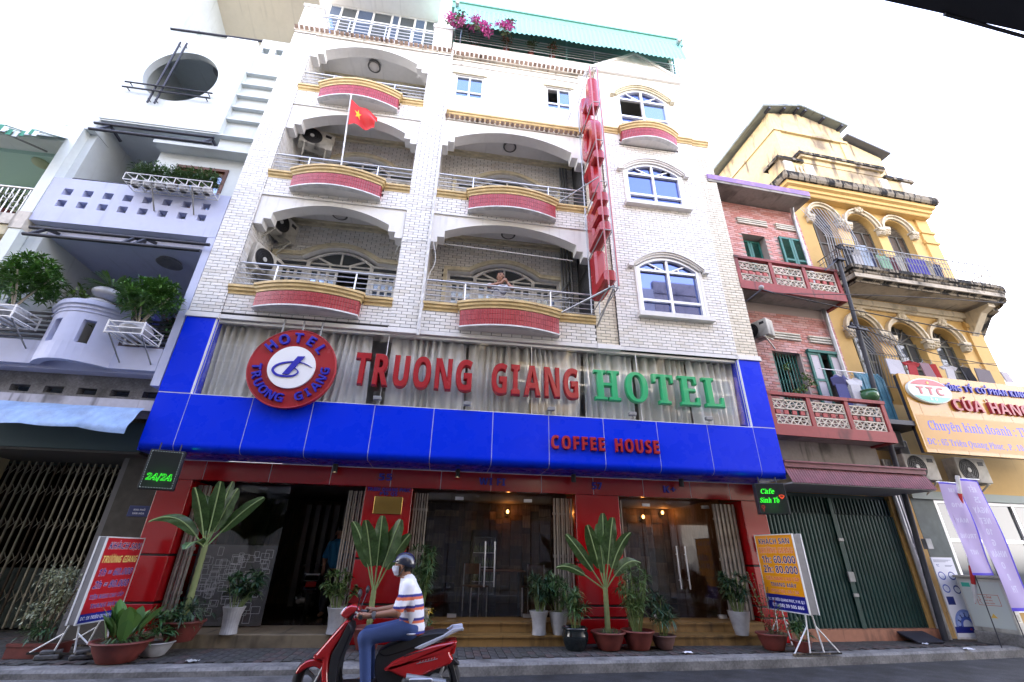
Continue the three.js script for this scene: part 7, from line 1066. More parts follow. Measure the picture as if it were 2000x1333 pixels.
  part(T2, 'print', face(-0.265, 0.265, 0.05, 1.445, 0.002), new THREE.MeshStandardMaterial({ roughness: 0.4, map: canvasTex(300, 790, (c, w, h) => { c.fillStyle = '#e8ecf5'; c.fillRect(0, 0, w, h); c.fillStyle = '#2b3a8c'; c.font = 'bold 34px sans-serif'; c.fillText('TC', 40, 96); c.fillStyle = '#555f80'; for (let i = 0; i < 3; i++) c.fillRect(20, 24 + i * 10, 250 - i * 40, 4); c.fillRect(160, 80, 110, 4); c.fillRect(160, 90, 90, 4); c.lineWidth = 12; [[70, 190, '#4e63b8'], [210, 190, '#2c3f96'], [70, 320, '#5b74c4'], [215, 330, '#2c3f96']].forEach(([x, y, s]) => { c.strokeStyle = s; c.beginPath(); c.ellipse(x, y, 44, 36, 0.3, 0, 7); c.stroke(); c.fillStyle = '#dfe5f2'; c.beginPath(); c.ellipse(x + 8, y, 20, 24, 0, 0, 7); c.fill(); }); c.fillStyle = '#1d2f7c'; c.fillRect(24, 400, 100, 80); c.fillStyle = '#7f97d8'; c.beginPath(); c.arc(190, 690, 165, PI, 0); c.fill(); c.fillStyle = '#1c2b74'; c.beginPath(); c.arc(190, 690, 130, PI, 0); c.fill(); c.fillStyle = '#9fb4e6'; for (let i = 0; i < 6; i++) { const a = PI + 0.25 + i * 0.52; c.beginPath(); c.arc(190 + 118 * Math.cos(a), 690 + 118 * Math.sin(a), 25, 0, 7); c.fill(); } c.fillStyle = '#4c68c0'; c.beginPath(); c.arc(190, 690, 95, PI, 0); c.fill(); c.fillStyle = '#dfe6f5'; c.beginPath(); c.arc(190, 690, 66, PI, 0); c.fill(); c.fillStyle = '#1d2a8a'; c.fillRect(0, 690, w, 60); c.fillStyle = '#d0402e'; c.fillRect(200, 708, 24, 16); }) }));
  const R = rthing('steel_ramp', 'dark steel ramp plate laid against the shop plinth', 'ramp', [2.6, 0.15, -0.62]); part(R, 'plate', new THREE.BoxGeometry(0.6, 0.02, 0.4).rotateX(0.32).translate(0, 0.08, 0), M.darkMetal); part(R, 'rib', [-0.25, 0, 0.25].map(x => new THREE.BoxGeometry(0.03, 0.04, 0.38).rotateX(0.32).translate(x, 0.055, 0)), M.darkMetal);
}
[[3.95, 0.1, 'crumpled white paper scrap on the pavers near the grey clay pot'], [8.9, -0.55, 'white paper scrap on the pavement by the steel ramp'], [9.2, -0.02, 'white plastic scrap lying at the kerb edge'], [-3.1, 0.42, 'flat grey cardboard scrap on the pavers before the lobby step']].forEach(([x, z, l], i) => { const g = new THREE.PlaneGeometry(0.14, 0.1, 6, 5).rotateX(-PI / 2), p = g.attributes.position; for (let k = 0; k < p.count; k++) p.setY(k, 0.02 * rnd()); g.computeVertexNormals(); single('paper_scrap', l, 'litter', g.rotateY(i).translate(x, 0.153, z), new THREE.MeshStandardMaterial({ color: i === 3 ? col(0.4, 0.4, 0.38) : col(0.75, 0.75, 0.78), roughness: 0.8, side: THREE.DoubleSide }), 'litter on the pavement'); });
// overhead cables: from the bracket on the pink house and along the street
const W2 = (x, y, z) => { const v = V3(x, y, z).applyAxisAngle(V3(0, 1, 0), RT); return [6.5 + v.x, v.y, v.z]; };
{ const b = rthing('cable_bracket', 'steel cable bracket with insulator at the hotel corner', 'bracket', [0.3, 7.12, -0.02]); part(b, 'arm', [sqbar([-0.25, -0.25, -0.3], [0.12, 0.05, 0.12], 0.03), sqbar([0.12, 0.05, 0.12], [0.4, 0.0, 0.12], 0.025)], M.darkMetal); part(b, 'insulator', new THREE.SphereGeometry(0.06, 12, 8).translate(0.12, 0.1, 0.12), M.ceramic); }
[[[0.7, 7.12, 0.1], [3, 6.9, 0.12], [8, 6.6, 0.2], [16, 6.9, 0.4], 'thick black cable from the corner bracket across the yellow building', 0.014], [[2.75, 6.55, 0.05], [5, 6.35, 0.1], [9, 6.3, 0.2], [16, 6.6, 0.4], 'thin black cable below the yellow balcony', 0.008], [[2.75, 6.5, 0.05], [5, 5.95, 0.1], [9, 5.8, 0.2], [16, 6.1, 0.4], 'black cable sagging past the lower arched windows', 0.01], [[0.7, 7.1, 0.1], [4, 7.35, 0.3], [9, 7.6, 0.5], [16, 8.2, 0.6], 'grey cable rising past the curved balcony', 0.01]].forEach(c => single('overhead_cable', c[4], 'cable', tube(c.slice(0, 4).map(p => W2(...p)), c[5], 60, 5), M.cable, 'street cables'));
// ---------------------------------------------------------------- laundry
function garment(label, p, kind, w, h, c, group, local = true) {
  const G = local ? rthing('laundry', label, 'laundry', p, group) : thing('laundry', label, 'laundry', p, 0, group);
  const out = kind === 'shirt' ? [[-0.5, -0.12], [-0.36, -0.32], [-0.28, -0.26], [-0.28, -1], [0.28, -1], [0.28, -0.26], [0.36, -0.32], [0.5, -0.12], [0.18, 0], [0.08, -0.06], [-0.08, -0.06], [-0.18, 0]] : kind === 'trousers' ? [[-0.3, 0], [-0.34, -1], [-0.06, -1], [0, -0.4], [0.06, -1], [0.34, -1], [0.3, 0]] : [[-0.45, 0], [-0.5, -1], [0.5, -0.95], [0.45, 0]];
  const s = new THREE.ShapeGeometry(poly(out.map(([x, y]) => [x * w, y * h]).reverse()), 4); const fine = new THREE.PlaneGeometry(w, h, 10, 12).translate(0, -h / 2, 0);
  const g = slab(out.map(([x, y]) => [x * w, y * h]).reverse(), -0.012, 0.012); const q = g.attributes.position; const ph = rr(0, 6); for (let i = 0; i < q.count; i++) q.setZ(i, q.getZ(i) + 0.03 * Math.sin(q.getX(i) * 16 + ph) + 0.02 * Math.sin(q.getY(i) * 7 + ph)); g.computeVertexNormals();
  part(G, 'cloth', g, new THREE.MeshStandardMaterial({ color: col(...c), roughness: 0.95, map: T.cloth, side: THREE.DoubleSide })); part(G, 'hanger', [bar([-w * 0.3, -0.02, 0], [0, 0.05, 0], 0.006), bar([w * 0.3, -0.02, 0], [0, 0.05, 0], 0.006), bar([0, 0.05, 0], [0, 0.12, 0], 0.005)], M.greyMetal);
}
[['dark jacket on the curved balcony rail', 3.75, 'shirt', 0.55, 0.75, [0.03, 0.03, 0.035], 9.2], ['white shirt on the curved balcony rail', 4.15, 'shirt', 0.5, 0.65, [0.7, 0.7, 0.72], 9.1], ['light blue towel on the curved balcony rail', 4.5, 'towel', 0.3, 0.8, [0.55, 0.65, 0.8], 9.25], ['navy trousers on the curved balcony rail', 4.8, 'trousers', 0.4, 0.8, [0.02, 0.03, 0.1], 9.1], ['green shirt on the curved balcony rail', 5.35, 'shirt', 0.5, 0.6, [0.35, 0.6, 0.4], 9.05], ['maroon and black cloth on the curved balcony rail', 5.7, 'towel', 0.28, 0.55, [0.12, 0.03, 0.04], 9.0], ['cream towel on the curved balcony rail', 6.05, 'towel', 0.28, 0.6, [0.6, 0.58, 0.5], 9.05], ['violet blue cloth on the curved balcony rail', 6.9, 'towel', 0.6, 0.62, [0.12, 0.1, 0.5], 9.08], ['beige shirt on the curved balcony rail', 7.4, 'shirt', 0.45, 0.6, [0.5, 0.44, 0.3], 9.05], ['dark blue cloth on the curved balcony rail', 7.75, 'towel', 0.35, 0.6, [0.03, 0.04, 0.14], 9.0]].forEach(a => garment(a[0], [3.62 + (a[1] - 3.75) * 0.72, a[6], -0.16], a[2], a[3], a[4], a[5], 'laundry on the curved balcony'));
[['white sheet above the yellow shop board', 3.85, 'towel', 0.5, 0.4, [0.68, 0.68, 0.75]], ['red shirt above the yellow shop board', 4.35, 'shirt', 0.5, 0.4, [0.5, 0.05, 0.06]], ['flowered cloth above the yellow shop board', 4.75, 'towel', 0.3, 0.4, [0.35, 0.22, 0.25]], ['red towel above the yellow shop board', 5.0, 'towel', 0.18, 0.42, [0.5, 0.04, 0.04]], ['white shirt above the yellow shop board', 5.45, 'shirt', 0.5, 0.4, [0.72, 0.72, 0.76]], ['black trousers above the yellow shop board', 5.95, 'trousers', 0.5, 0.4, [0.02, 0.02, 0.025]], ['grey striped cloth above the yellow shop board', 6.5, 'towel', 0.6, 0.4, [0.25, 0.22, 0.24]], ['pale rag above the yellow shop board', 7.2, 'towel', 0.25, 0.3, [0.65, 0.6, 0.62]]].forEach(a => garment(a[0], [a[1], 5.86, -0.2], a[2], a[3], a[4], a[5], 'laundry above the shop board'));
single('washing_line', 'thin washing line above the yellow shop board', 'line', tube([[3.4, 6.0, -0.2], [5.5, 5.95, -0.2], [8.2, 6.15, -0.1]].map(p => W2(...p)), 0.006, 30, 4), M.cable);
garment('blue and white striped dress on the pink house lower balcony', [2.15, 5.3, -0.2], 'shirt', 0.5, 0.8, [0.1, 0.11, 0.3], 'laundry on the pink house'); garment('white shirt on the pink house lower balcony', [2.5, 5.3, -0.2], 'shirt', 0.45, 0.75, [0.7, 0.7, 0.74], 'laundry on the pink house');
single('clothes_pole', 'steel clothes pole across the pink house lower balcony', 'pole', bar(W2(1.7, 5.42, -0.2), W2(2.9, 5.42, -0.2), 0.012), M.steel);
{ const g = rthing('glazed_jar', 'green glazed jar on the pink house balcony ledge', 'jar', [2.72, 4.68, -0.12]); part(g, 'body', lathe([[0.001, 0], [0.1, 0], [0.17, 0.1], [0.18, 0.18], [0.14, 0.26], [0.001, 0.25]], 24), phy([0.05, 0.14, 0.06], 0.15)); part(g, 'rim', new THREE.TorusGeometry(0.15, 0.018, 6, 24).rotateX(PI / 2).translate(0, 0.26, 0), phy([0.06, 0.14, 0.06], 0.2)); }
{ const g = rthing('blue_sheet_stack', 'pale blue corrugated sheets stacked upright behind the leaning pole', 'sheets', [3.35, 4.3, -0.55]); for (let k = 0; k < 4; k++) part(g, 'sheet', Array.from({ length: 8 }, (_, i) => box(-0.35 + i * 0.09, -0.28 + i * 0.09, 0, 1.3 - k * 0.05, k * 0.03 + (i % 2) * 0.012, k * 0.03 + 0.01 + (i % 2) * 0.012)), std([0.10, 0.30, 0.42], 0.5, { map: T.speck })); part(g, 'shelf', box(-0.5, 0.6, -0.1, 0, -0.35, 0.5), M.darkMetal); part(g, 'clutter', [rbox(-0.1, 0.3, -0.5, -0.12, -0.3, 0.1, 0.03), rbox(0.25, 0.5, -0.75, -0.3, -0.3, 0.0, 0.03)], M.greyMetal); }

// ---------------------------------------------------------------- people: distance fields joined smoothly, meshed by surface nets
function nets(f, lo, hi, cell) {
  const n = [0, 1, 2].map(i => Math.ceil((hi[i] - lo[i]) / cell) + 1), [nx, ny, nz] = n, F = new Float32Array(nx * ny * nz), at = (i, j, k) => i + nx * (j + ny * k);
  for (let k = 0; k < nz; k++) for (let j = 0; j < ny; j++) for (let i = 0; i < nx; i++) F[at(i, j, k)] = f(lo[0] + i * cell, lo[1] + j * cell, lo[2] + k * cell);
  const id = new Int32Array(nx * ny * nz).fill(-1), pos = [], idx = [];
  for (let k = 0; k < nz - 1; k++) for (let j = 0; j < ny - 1; j++) for (let i = 0; i < nx - 1; i++) {
    let s = 0, x = 0, y = 0, z = 0, c = 0; const v = []; for (let q = 0; q < 8; q++) { const d = F[at(i + (q & 1), j + (q >> 1 & 1), k + (q >> 2))]; v.push(d); if (d < 0) s++; }
    if (!s || s === 8) continue;
    for (const [a, b] of [[0, 1], [2, 3], [4, 5], [6, 7], [0, 2], [1, 3], [4, 6], [5, 7], [0, 4], [1, 5], [2, 6], [3, 7]]) if ((v[a] < 0) !== (v[b] < 0)) { const t = v[a] / (v[a] - v[b]), m = (p) => (a >> p & 1) + ((b >> p & 1) - (a >> p & 1)) * t; x += m(0); y += m(1); z += m(2); c++; }
    id[at(i, j, k)] = pos.length / 3; pos.push(lo[0] + (i + x / c) * cell, lo[1] + (j + y / c) * cell, lo[2] + (k + z / c) * cell);
  }
  for (let k = 1; k < nz - 1; k++) for (let j = 1; j < ny - 1; j++) for (let i = 1; i < nx - 1; i++) { const a = F[at(i, j, k)] < 0; const quad = (b, p) => { if (a === b) return; const [A, B, C, D] = p; if (A < 0 || B < 0 || C < 0 || D < 0) return; if (a) idx.push(A, B, C, A, C, D); else idx.push(A, C, B, A, D, C); };
    quad(F[at(i + 1, j, k)] < 0, [id[at(i, j - 1, k - 1)], id[at(i, j, k - 1)], id[at(i, j, k)], id[at(i, j - 1, k)]]); quad(F[at(i, j + 1, k)] < 0, [id[at(i - 1, j, k - 1)], id[at(i - 1, j, k)], id[at(i, j, k)], id[at(i, j, k - 1)]]); quad(F[at(i, j, k + 1)] < 0, [id[at(i - 1, j - 1, k)], id[at(i, j - 1, k)], id[at(i, j, k)], id[at(i - 1, j, k)]]); }
  const g = new THREE.BufferGeometry(); g.setAttribute('position', new THREE.Float32BufferAttribute(pos, 3)); g.setIndex(idx); g.computeVertexNormals(); return g;
}
const cap = (a, b, ra, rb) => { const dx = b[0] - a[0], dy = b[1] - a[1], dz = b[2] - a[2], L = dx * dx + dy * dy + dz * dz || 1e-9; return (x, y, z) => { const t = cl(((x - a[0]) * dx + (y - a[1]) * dy + (z - a[2]) * dz) / L); return Math.hypot(x - a[0] - dx * t, y - a[1] - dy * t, z - a[2] - dz * t) - (ra + (rb - ra) * t); }; };
const elp = (c, r) => (x, y, z) => { const k = Math.hypot((x - c[0]) / r[0], (y - c[1]) / r[1], (z - c[2]) / r[2]); return (k - 1) * Math.min(...r); };
const join = (fs, k = 0.03) => (x, y, z) => { let d = 1e9; for (const f of fs) { const e = f(x, y, z), h = Math.max(k - Math.abs(d - e), 0) / k; d = Math.min(d, e) - h * h * k * 0.25; } return d; };
function bounds(pts, pad) { const lo = [1e9, 1e9, 1e9], hi = [-1e9, -1e9, -1e9]; for (const p of pts) for (let i = 0; i < 3; i++) { lo[i] = Math.min(lo[i], p[i] - pad); hi[i] = Math.max(hi[i], p[i] + pad); } return [lo, hi]; }
const add3 = (a, b) => [a[0] + b[0], a[1] + b[1], a[2] + b[2]];
function headField(c, yaw, tilt) {   // skull, jaw, nose, ears; facing +z before turning
  const R = (p) => { const v = V3(...p).applyEuler(new THREE.Euler(tilt, yaw, 0, 'YXZ')); return [c[0] + v.x, c[1] + v.y, c[2] + v.z]; };
  const Q = new THREE.Quaternion().setFromEuler(new THREE.Euler(tilt, yaw, 0, 'YXZ')).invert(), inv = (x, y, z) => V3(x - c[0], y - c[1], z - c[2]).applyQuaternion(Q);
  return { R, inv, f: join([elp(R([0, 0.03, -0.01]), [0.078, 0.095, 0.078]), cap(R([0, -0.02, 0.035]), R([0, -0.085, 0.05]), 0.055, 0.034), cap(R([0, 0.015, 0.08]), R([0, -0.025, 0.098]), 0.011, 0.016), cap(R([-0.078, 0.0, -0.005]), R([-0.083, -0.03, 0]), 0.016, 0.011), cap(R([0.078, 0.0, -0.005]), R([0.083, -0.03, 0]), 0.016, 0.011), cap(R([-0.025, -0.055, 0.082]), R([0.025, -0.055, 0.082]), 0.011, 0.011), cap(R([-0.03, 0.03, 0.066]), R([0.03, 0.03, 0.066]), 0.014, 0.014)], 0.022) };
}
function handField(w, grip, spread, palmTo) { // wrist point, list of finger chains
  return join([cap(w, palmTo, 0.027, 0.032), ...grip.flatMap(ch => ch.slice(1).map((p, i) => cap(ch[i], p, 0.0105 - i * 0.001, 0.0098 - i * 0.001)))], 0.012);
}
const skin = std([0.30, 0.145, 0.085], 0.55), skin2 = std([0.33, 0.17, 0.11], 0.55);
function coloured(g, fn) { const p = g.attributes.position, c = []; for (let i = 0; i < p.count; i++) c.push(...fn(p.getX(i), p.getY(i), p.getZ(i))); g.setAttribute('color', new THREE.Float32BufferAttribute(c, 3)); return g; }
// ---- scooter rider, heading along the street
{
  const Z = 2.0;
  const P = thing('person', 'rider in striped shirt, jeans, helmet and mask on red scooter', 'person', [0, 0, Z]);
  const J = { pel: [-0.27, 0.74, 0], wai: [-0.27, 0.92, 0], che: [-0.30, 1.1, 0], nek: [-0.36, 1.21, 0], head: [-0.425, 1.35, 0] };
  const arm = s => ({ sh: [-0.335, 1.135, s * 0.165], el: s > 0 ? [-0.42, 0.90, 0.24] : [-0.45, 0.90, -0.24], wr: [-0.70, 0.87, s * 0.27] });
  const leg = s => ({ hip: [-0.28, 0.73, s * 0.1], kn: [-0.73, 0.66, s * 0.16], an: [-0.66, 0.25, s * 0.17], toe: [-0.83, 0.19, s * 0.18] });
  const A = [arm(1), arm(-1)], G = [leg(1), leg(-1)], hd = headField(J.head, -PI / 2, 0.05);
  const torso = (o) => [(x, y, z) => { const t = cl((y - 0.72) / 0.42), tp = y > 1.03 ? Math.sqrt(Math.max(0.02, 1 - ((y - 1.03) / 0.19) ** 2)) : 1, cx = -0.26 - 0.07 * t * t, rx = (0.115 + 0.012 * Math.sin(t * 3)) * tp + o, rz = (0.165 + 0.02 * Math.sin(t * 2.6)) * tp + o, q = Math.hypot((x - cx) / rx, (z) / rz); const d = (q - 1) * rx; const e = y < 0.70 ? 0.70 - y : y > 1.2 ? y - 1.2 : 0; return e ? Math.hypot(Math.max(d, 0), e) - 0.02 : d; }];
  const armsF = (o, k) => A.flatMap(a => k === 'up' ? [cap(a.sh, [a.sh[0] + (a.el[0] - a.sh[0]) * 0.85, a.sh[1] + (a.el[1] - a.sh[1]) * 0.85, a.sh[2] + (a.el[2] - a.sh[2]) * 0.85], 0.065 + o, 0.062 + o)] : [cap(a.sh, a.el, 0.055 + o, 0.043 + o), cap(a.el, a.wr, 0.042 + o, 0.027 + o)]);
  const legsF = (o) => G.flatMap(l => [cap(l.hip, l.kn, 0.088 + o, 0.062 + o), cap(l.kn, l.an, 0.06 + o, 0.045 + o)]);
  const body = join([...torso(-0.02), cap([-0.33, 1.14, 0], J.nek, 0.075, 0.055), cap(J.nek, [-0.41, 1.3, 0], 0.055, 0.052), ...armsF(0), ...legsF(-0.012), ...G.map(l => cap(l.an, l.toe, 0.04, 0.03))], 0.04);
  const [lo, hi] = bounds([[-0.9, 0.14, -0.3], [-0.1, 1.36, 0.3]], 0.06);
  const geos = [nets(body, lo, hi, 0.013), nets(join([hd.f, cap(J.nek, [-0.415, 1.3, 0], 0.053, 0.05)], 0.02), [-0.56, 1.17, -0.13], [-0.27, 1.5, 0.13], 0.0045)];
  for (const a of A) { const s = Math.sign(a.wr[2]), g = [-0.79, 0.865, a.wr[2] + 0.0], ch = []; for (let i = 0; i < 4; i++) { const z = g[2] + (i - 1.5) * 0.021, L = [1, 1.1, 1.05, 0.85][i]; ch.push([[g[0] + 0.02, g[1] + 0.018, z], [g[0] - 0.018 * L, g[1] + 0.026, z], [g[0] - 0.032 * L, g[1] + 0.002, z], [g[0] - 0.014, g[1] - 0.024 * L, z]]); } ch.push([[g[0] + 0.035, g[1] - 0.005, g[2] - s * 0.035], [g[0] + 0.005, g[1] - 0.028, g[2] - s * 0.048], [g[0] - 0.02, g[1] - 0.03, g[2] - s * 0.04]]); const f = handField(a.wr, ch, 0, [g[0] + 0.022, g[1] + 0.008, g[2]]); const b = bounds([a.wr, g], 0.08); geos.push(nets(f, b[0], b[1], 0.0045)); }
  part(P, 'body', geos, skin);
  const shirtF = join([...torso(0.012), cap([-0.335, 1.145, -0.13], [-0.345, 1.17, 0], 0.066, 0.075), cap([-0.345, 1.17, 0], [-0.335, 1.145, 0.13], 0.075, 0.066), cap([-0.35, 1.19, 0], [-0.375, 1.235, 0], 0.075, 0.066), ...armsF(0.0, 'up'), (x, y, z) => cap([-0.2, 0.72, -0.05], [-0.2, 0.72, 0.05], 0.09, 0.09)(x, y, z)], 0.035);
  const neckCut = cap([-0.39, 1.265, 0], [-0.42, 1.36, 0], 0.062, 0.07);
  const sg = coloured(nets((x, y, z) => Math.max(shirtF(x, y, z), -neckCut(x, y, z)), [-0.58, 0.56, -0.36], [-0.04, 1.26, 0.36], 0.0085), (x, y, z) => {
    const inArm = Math.abs(z) > 0.185 && y < 1.1; const t = inArm ? (y + 0.12 * 0) : y; const W = [0.72, 0.72, 0.76], B = [0.03, 0.035, 0.2], O = [0.62, 0.15, 0.07];
    for (const [yy] of inArm ? [[1.055], [0.945]] : [[1.06], [0.955], [0.83], [0.70]]) { if (t < yy + 0.012 && t > yy - 0.014) return B; if (t <= yy - 0.014 && t > yy - 0.042) return O; } return W; });
  part(P, 'shirt', sg, new THREE.MeshStandardMaterial({ vertexColors: true, roughness: 0.9 }));
  const jf = join([...legsF(0.008), cap([-0.27, 0.73, -0.06], [-0.27, 0.73, 0.06], 0.125, 0.125)], 0.04);
  part(P, 'jeans', nets(jf, [-0.85, 0.2, -0.3], [-0.08, 0.9, 0.3], 0.011), std([0.055, 0.10, 0.28], 0.9, { map: T.cloth }));
  for (const l of G) part(P, 'sandal', nets(join([cap([l.an[0] + 0.04, 0.165, l.an[2]], [l.toe[0], 0.155, l.toe[2]], 0.035, 0.034)], 0.01), ...bounds([[l.an[0] + 0.04, 0.16, l.an[2]], l.toe], 0.07), 0.009), M.plasticBlack);
  const hl = new THREE.Group(); hl.name = 'helmet'; P.add(hl);
  part(hl, 'shell', (() => { const g = new THREE.SphereGeometry(1, 40, 24, 0, 2 * PI, 0, 1.75).scale(0.128, 0.118, 0.112); g.rotateZ(-0.22).translate(-0.405, 1.375, 0); return g; })(), phy([0.02, 0.024, 0.04], 0.2, { clearcoat: 0.8 }));
  part(hl, 'peak', new THREE.CylinderGeometry(0.105, 0.115, 0.012, 24, 1, false, -PI / 2 - 1.1, 2.2).rotateZ(0.15).translate(-0.445, 1.405, 0), phy([0.03, 0.035, 0.05], 0.25)); part(hl, 'strap', [-1, 1].map(s => tube([[-0.4, 1.34, s * 0.1], [-0.44, 1.27, s * 0.08], [-0.47, 1.235, 0]], 0.006, 10, 4)), M.plasticBlack);
  part(P, 'face_mask', nets((x, y, z) => { const d = hd.f(x, y, z) - 0.012; return Math.max(d, -(hd.f(x, y, z) - 0.003), x + 0.462, y - 1.348, 1.245 - y); }, [-0.6, 1.22, -0.11], [-0.44, 1.37, 0.11], 0.006), std([0.55, 0.57, 0.66], 0.9));
  part(P, 'hair', nets((x, y, z) => Math.max(elp([-0.405, 1.365, 0], [0.092, 0.1, 0.088])(x, y, z), -(x + 0.40), y - 1.4), [-0.42, 1.24, -0.11], [-0.29, 1.42, 0.11], 0.008), std([0.012, 0.011, 0.01], 0.8));
  for (const s of [-1, 1]) part(P, 'eye', new THREE.SphereGeometry(0.011, 10, 8).translate(...hd.R([s * 0.031, 0.014, 0.07])), M.plasticBlack);
  part(P, 'wristwatch', [new THREE.CylinderGeometry(0.036, 0.036, 0.03, 20, 1, true).rotateZ(PI / 2 + 0.1).translate(-0.655, 0.876, 0.268), new THREE.CylinderGeometry(0.024, 0.024, 0.012, 20).rotateX(PI / 2).translate(-0.655, 0.89, 0.302)], M.steel);
}
// ---- scooter
{
  const S = thing('motor_scooter', 'red motor scooter with white grab rail ridden along the street', 'scooter', [0, 0, 2.0]);
  const redp = phy([0.42, 0.012, 0.012], 0.22, { clearcoat: 1, clearcoatRoughness: 0.08 });
  const wheel = (x, n) => { const w = sub(S, n); part(w, 'tyre', new THREE.TorusGeometry(0.205, 0.05, 12, 40).translate(x, 0.255, 0), M.rubber); part(w, 'rim', [new THREE.TorusGeometry(0.16, 0.014, 8, 36).translate(x, 0.255, 0), new THREE.CylinderGeometry(0.05, 0.05, 0.1, 16).rotateX(PI / 2).translate(x, 0.255, 0), ...[0, 1, 2, 3, 4].map(i => sqbar([x, 0.255, 0], [x + 0.16 * Math.cos(i * 1.257), 0.255 + 0.16 * Math.sin(i * 1.257), 0], 0.03, 0.03))], M.greyMetal); };
  wheel(-1.18, 'front_wheel'); wheel(0.06, 'rear_wheel');
  const sp = (pts, half, b, mat, name) => { const c = new THREE.CatmullRomCurve3(pts.map(p => V3(p[0], p[1], 0)), true, 'catmullrom', 0.35).getPoints(pts.length * 5).map(v => [v.x, v.y]); c.pop(); const g = new THREE.ExtrudeGeometry(poly(c.reverse()), { depth: 2 * half - 2 * b, bevelEnabled: true, bevelThickness: b, bevelSize: b * 0.5, bevelOffset: -b * 0.5, bevelSegments: 5, steps: 1 }).translate(0, 0, -half + b); return part(S, name, g, mat); };
  sp([[-1.40, 0.33], [-1.375, 0.39], [-1.32, 0.435], [-1.24, 0.455], [-1.15, 0.43], [-1.10, 0.37], [-1.12, 0.31], [-1.16, 0.36], [-1.22, 0.385], [-1.3, 0.37], [-1.36, 0.33]], 0.075, 0.03, redp, 'front_fender');
  part(S, 'fork', [bar([-1.18, 0.255, 0.07], [-1.03, 0.62, 0.05], 0.022), bar([-1.18, 0.255, -0.07], [-1.03, 0.62, -0.05], 0.022)], M.greyMetal);
  sp([[-1.235, 0.49], [-1.2, 0.53], [-0.985, 0.79], [-0.93, 0.81], [-0.935, 0.76], [-1.0, 0.62], [-1.06, 0.5], [-1.05, 0.36], [-1.02, 0.22], [-1.09, 0.2], [-1.13, 0.36], [-1.14, 0.45]], 0.17, 0.06, redp, 'leg_shield');
  sp([[-0.93, 0.79], [-1.0, 0.62], [-1.055, 0.48], [-1.02, 0.22], [-0.72, 0.17], [-0.72, 0.21], [-0.94, 0.24], [-0.955, 0.45], [-0.88, 0.72]], 0.165, 0.03, M.plasticBlack, 'inner_panel');
  sp([[-1.035, 0.86], [-1.0, 0.92], [-0.94, 0.955], [-0.86, 0.945], [-0.83, 0.9], [-0.9, 0.86], [-0.97, 0.82]], 0.11, 0.045, redp, 'handlebar_cowl');
  sp([[-1.045, 0.862], [-1.01, 0.92], [-0.975, 0.935], [-0.985, 0.88]], 0.09, 0.02, phy([0.75, 0.78, 0.85], 0.08, { clearcoat: 1 }), 'headlight');
  part(S, 'steering_column', bar([-0.93, 0.88, 0], [-1.03, 0.6, 0], 0.045), M.plasticBlack);
  part(S, 'handlebar', tube([[-0.78, 0.865, 0.36], [-0.8, 0.865, 0.2], [-0.88, 0.89, 0.08], [-0.88, 0.89, -0.08], [-0.8, 0.865, -0.2], [-0.78, 0.865, -0.36]], 0.012, 30, 8), M.greyMetal);
  for (const s of [-1, 1]) { part(S, 'grip', bar([-0.795, 0.865, s * 0.2], [-0.78, 0.865, s * 0.36], 0.019, 10), M.rubber); part(S, 'brake_lever', tube([[-0.84, 0.87, s * 0.16], [-0.86, 0.862, s * 0.24], [-0.84, 0.855, s * 0.34]], 0.006, 12, 5), M.steel); const mr = sub(S, 'mirror'); part(mr, 'stalk', tube([[-0.86, 0.9, s * 0.14], [-0.84, 1.0, s * 0.2], [-0.83, 1.06, s * 0.27]], 0.006, 12, 5), M.plasticBlack); part(mr, 'head', new THREE.SphereGeometry(1, 18, 12).scale(0.022, 0.042, 0.07).translate(-0.83, 1.08, s * 0.29), M.plasticBlack); }
  sp([[-1.0, 0.16], [-0.45, 0.13], [-0.4, 0.2], [-0.45, 0.24], [-0.98, 0.23]], 0.17, 0.02, M.plasticBlack, 'footboard');
  sp([[-0.56, 0.53], [-0.6, 0.4], [-0.52, 0.22], [-0.1, 0.2], [0.16, 0.36], [0.14, 0.5], [-0.2, 0.56]], 0.13, 0.03, M.plasticBlack, 'under_body');
  sp([[-0.5, 0.37], [-0.42, 0.44], [-0.28, 0.5], [-0.12, 0.56], [0.05, 0.6], [0.24, 0.625], [0.255, 0.6], [0.19, 0.52], [0.225, 0.46], [0.19, 0.41], [0.0, 0.345], [-0.19, 0.275], [-0.3, 0.3], [-0.42, 0.345]], 0.165, 0.055, redp, 'body_panel');
  part(S, 'panel_seam', [-1, 1].map(s => tube([[-0.3, 0.49, s * 0.158], [-0.05, 0.545, s * 0.16], [0.17, 0.545, s * 0.155]], 0.006, 14, 5)), M.plasticBlack);
  part(S, 'side_script', [-1, 1].map(s => [tube([[-0.16, 0.425, s * 0.166], [-0.1, 0.437, s * 0.166], [-0.02, 0.45, s * 0.166], [0.06, 0.468, s * 0.165]], 0.003, 30, 4), ...[0, 1, 2, 3, 4, 5].map(i => bar([-0.13 + i * 0.03, 0.43 + i * 0.006, s * 0.166], [-0.122 + i * 0.03, 0.45 + i * 0.006, s * 0.166], 0.003, 4))]), M.greyMetal);
  sp([[-0.58, 0.52], [-0.5, 0.57], [-0.38, 0.61], [-0.2, 0.665], [-0.02, 0.7], [0.14, 0.705], [0.16, 0.68], [0.04, 0.635], [-0.16, 0.57], [-0.36, 0.51], [-0.5, 0.48]], 0.14, 0.035, std([0.015, 0.015, 0.016], 0.6), 'seat');
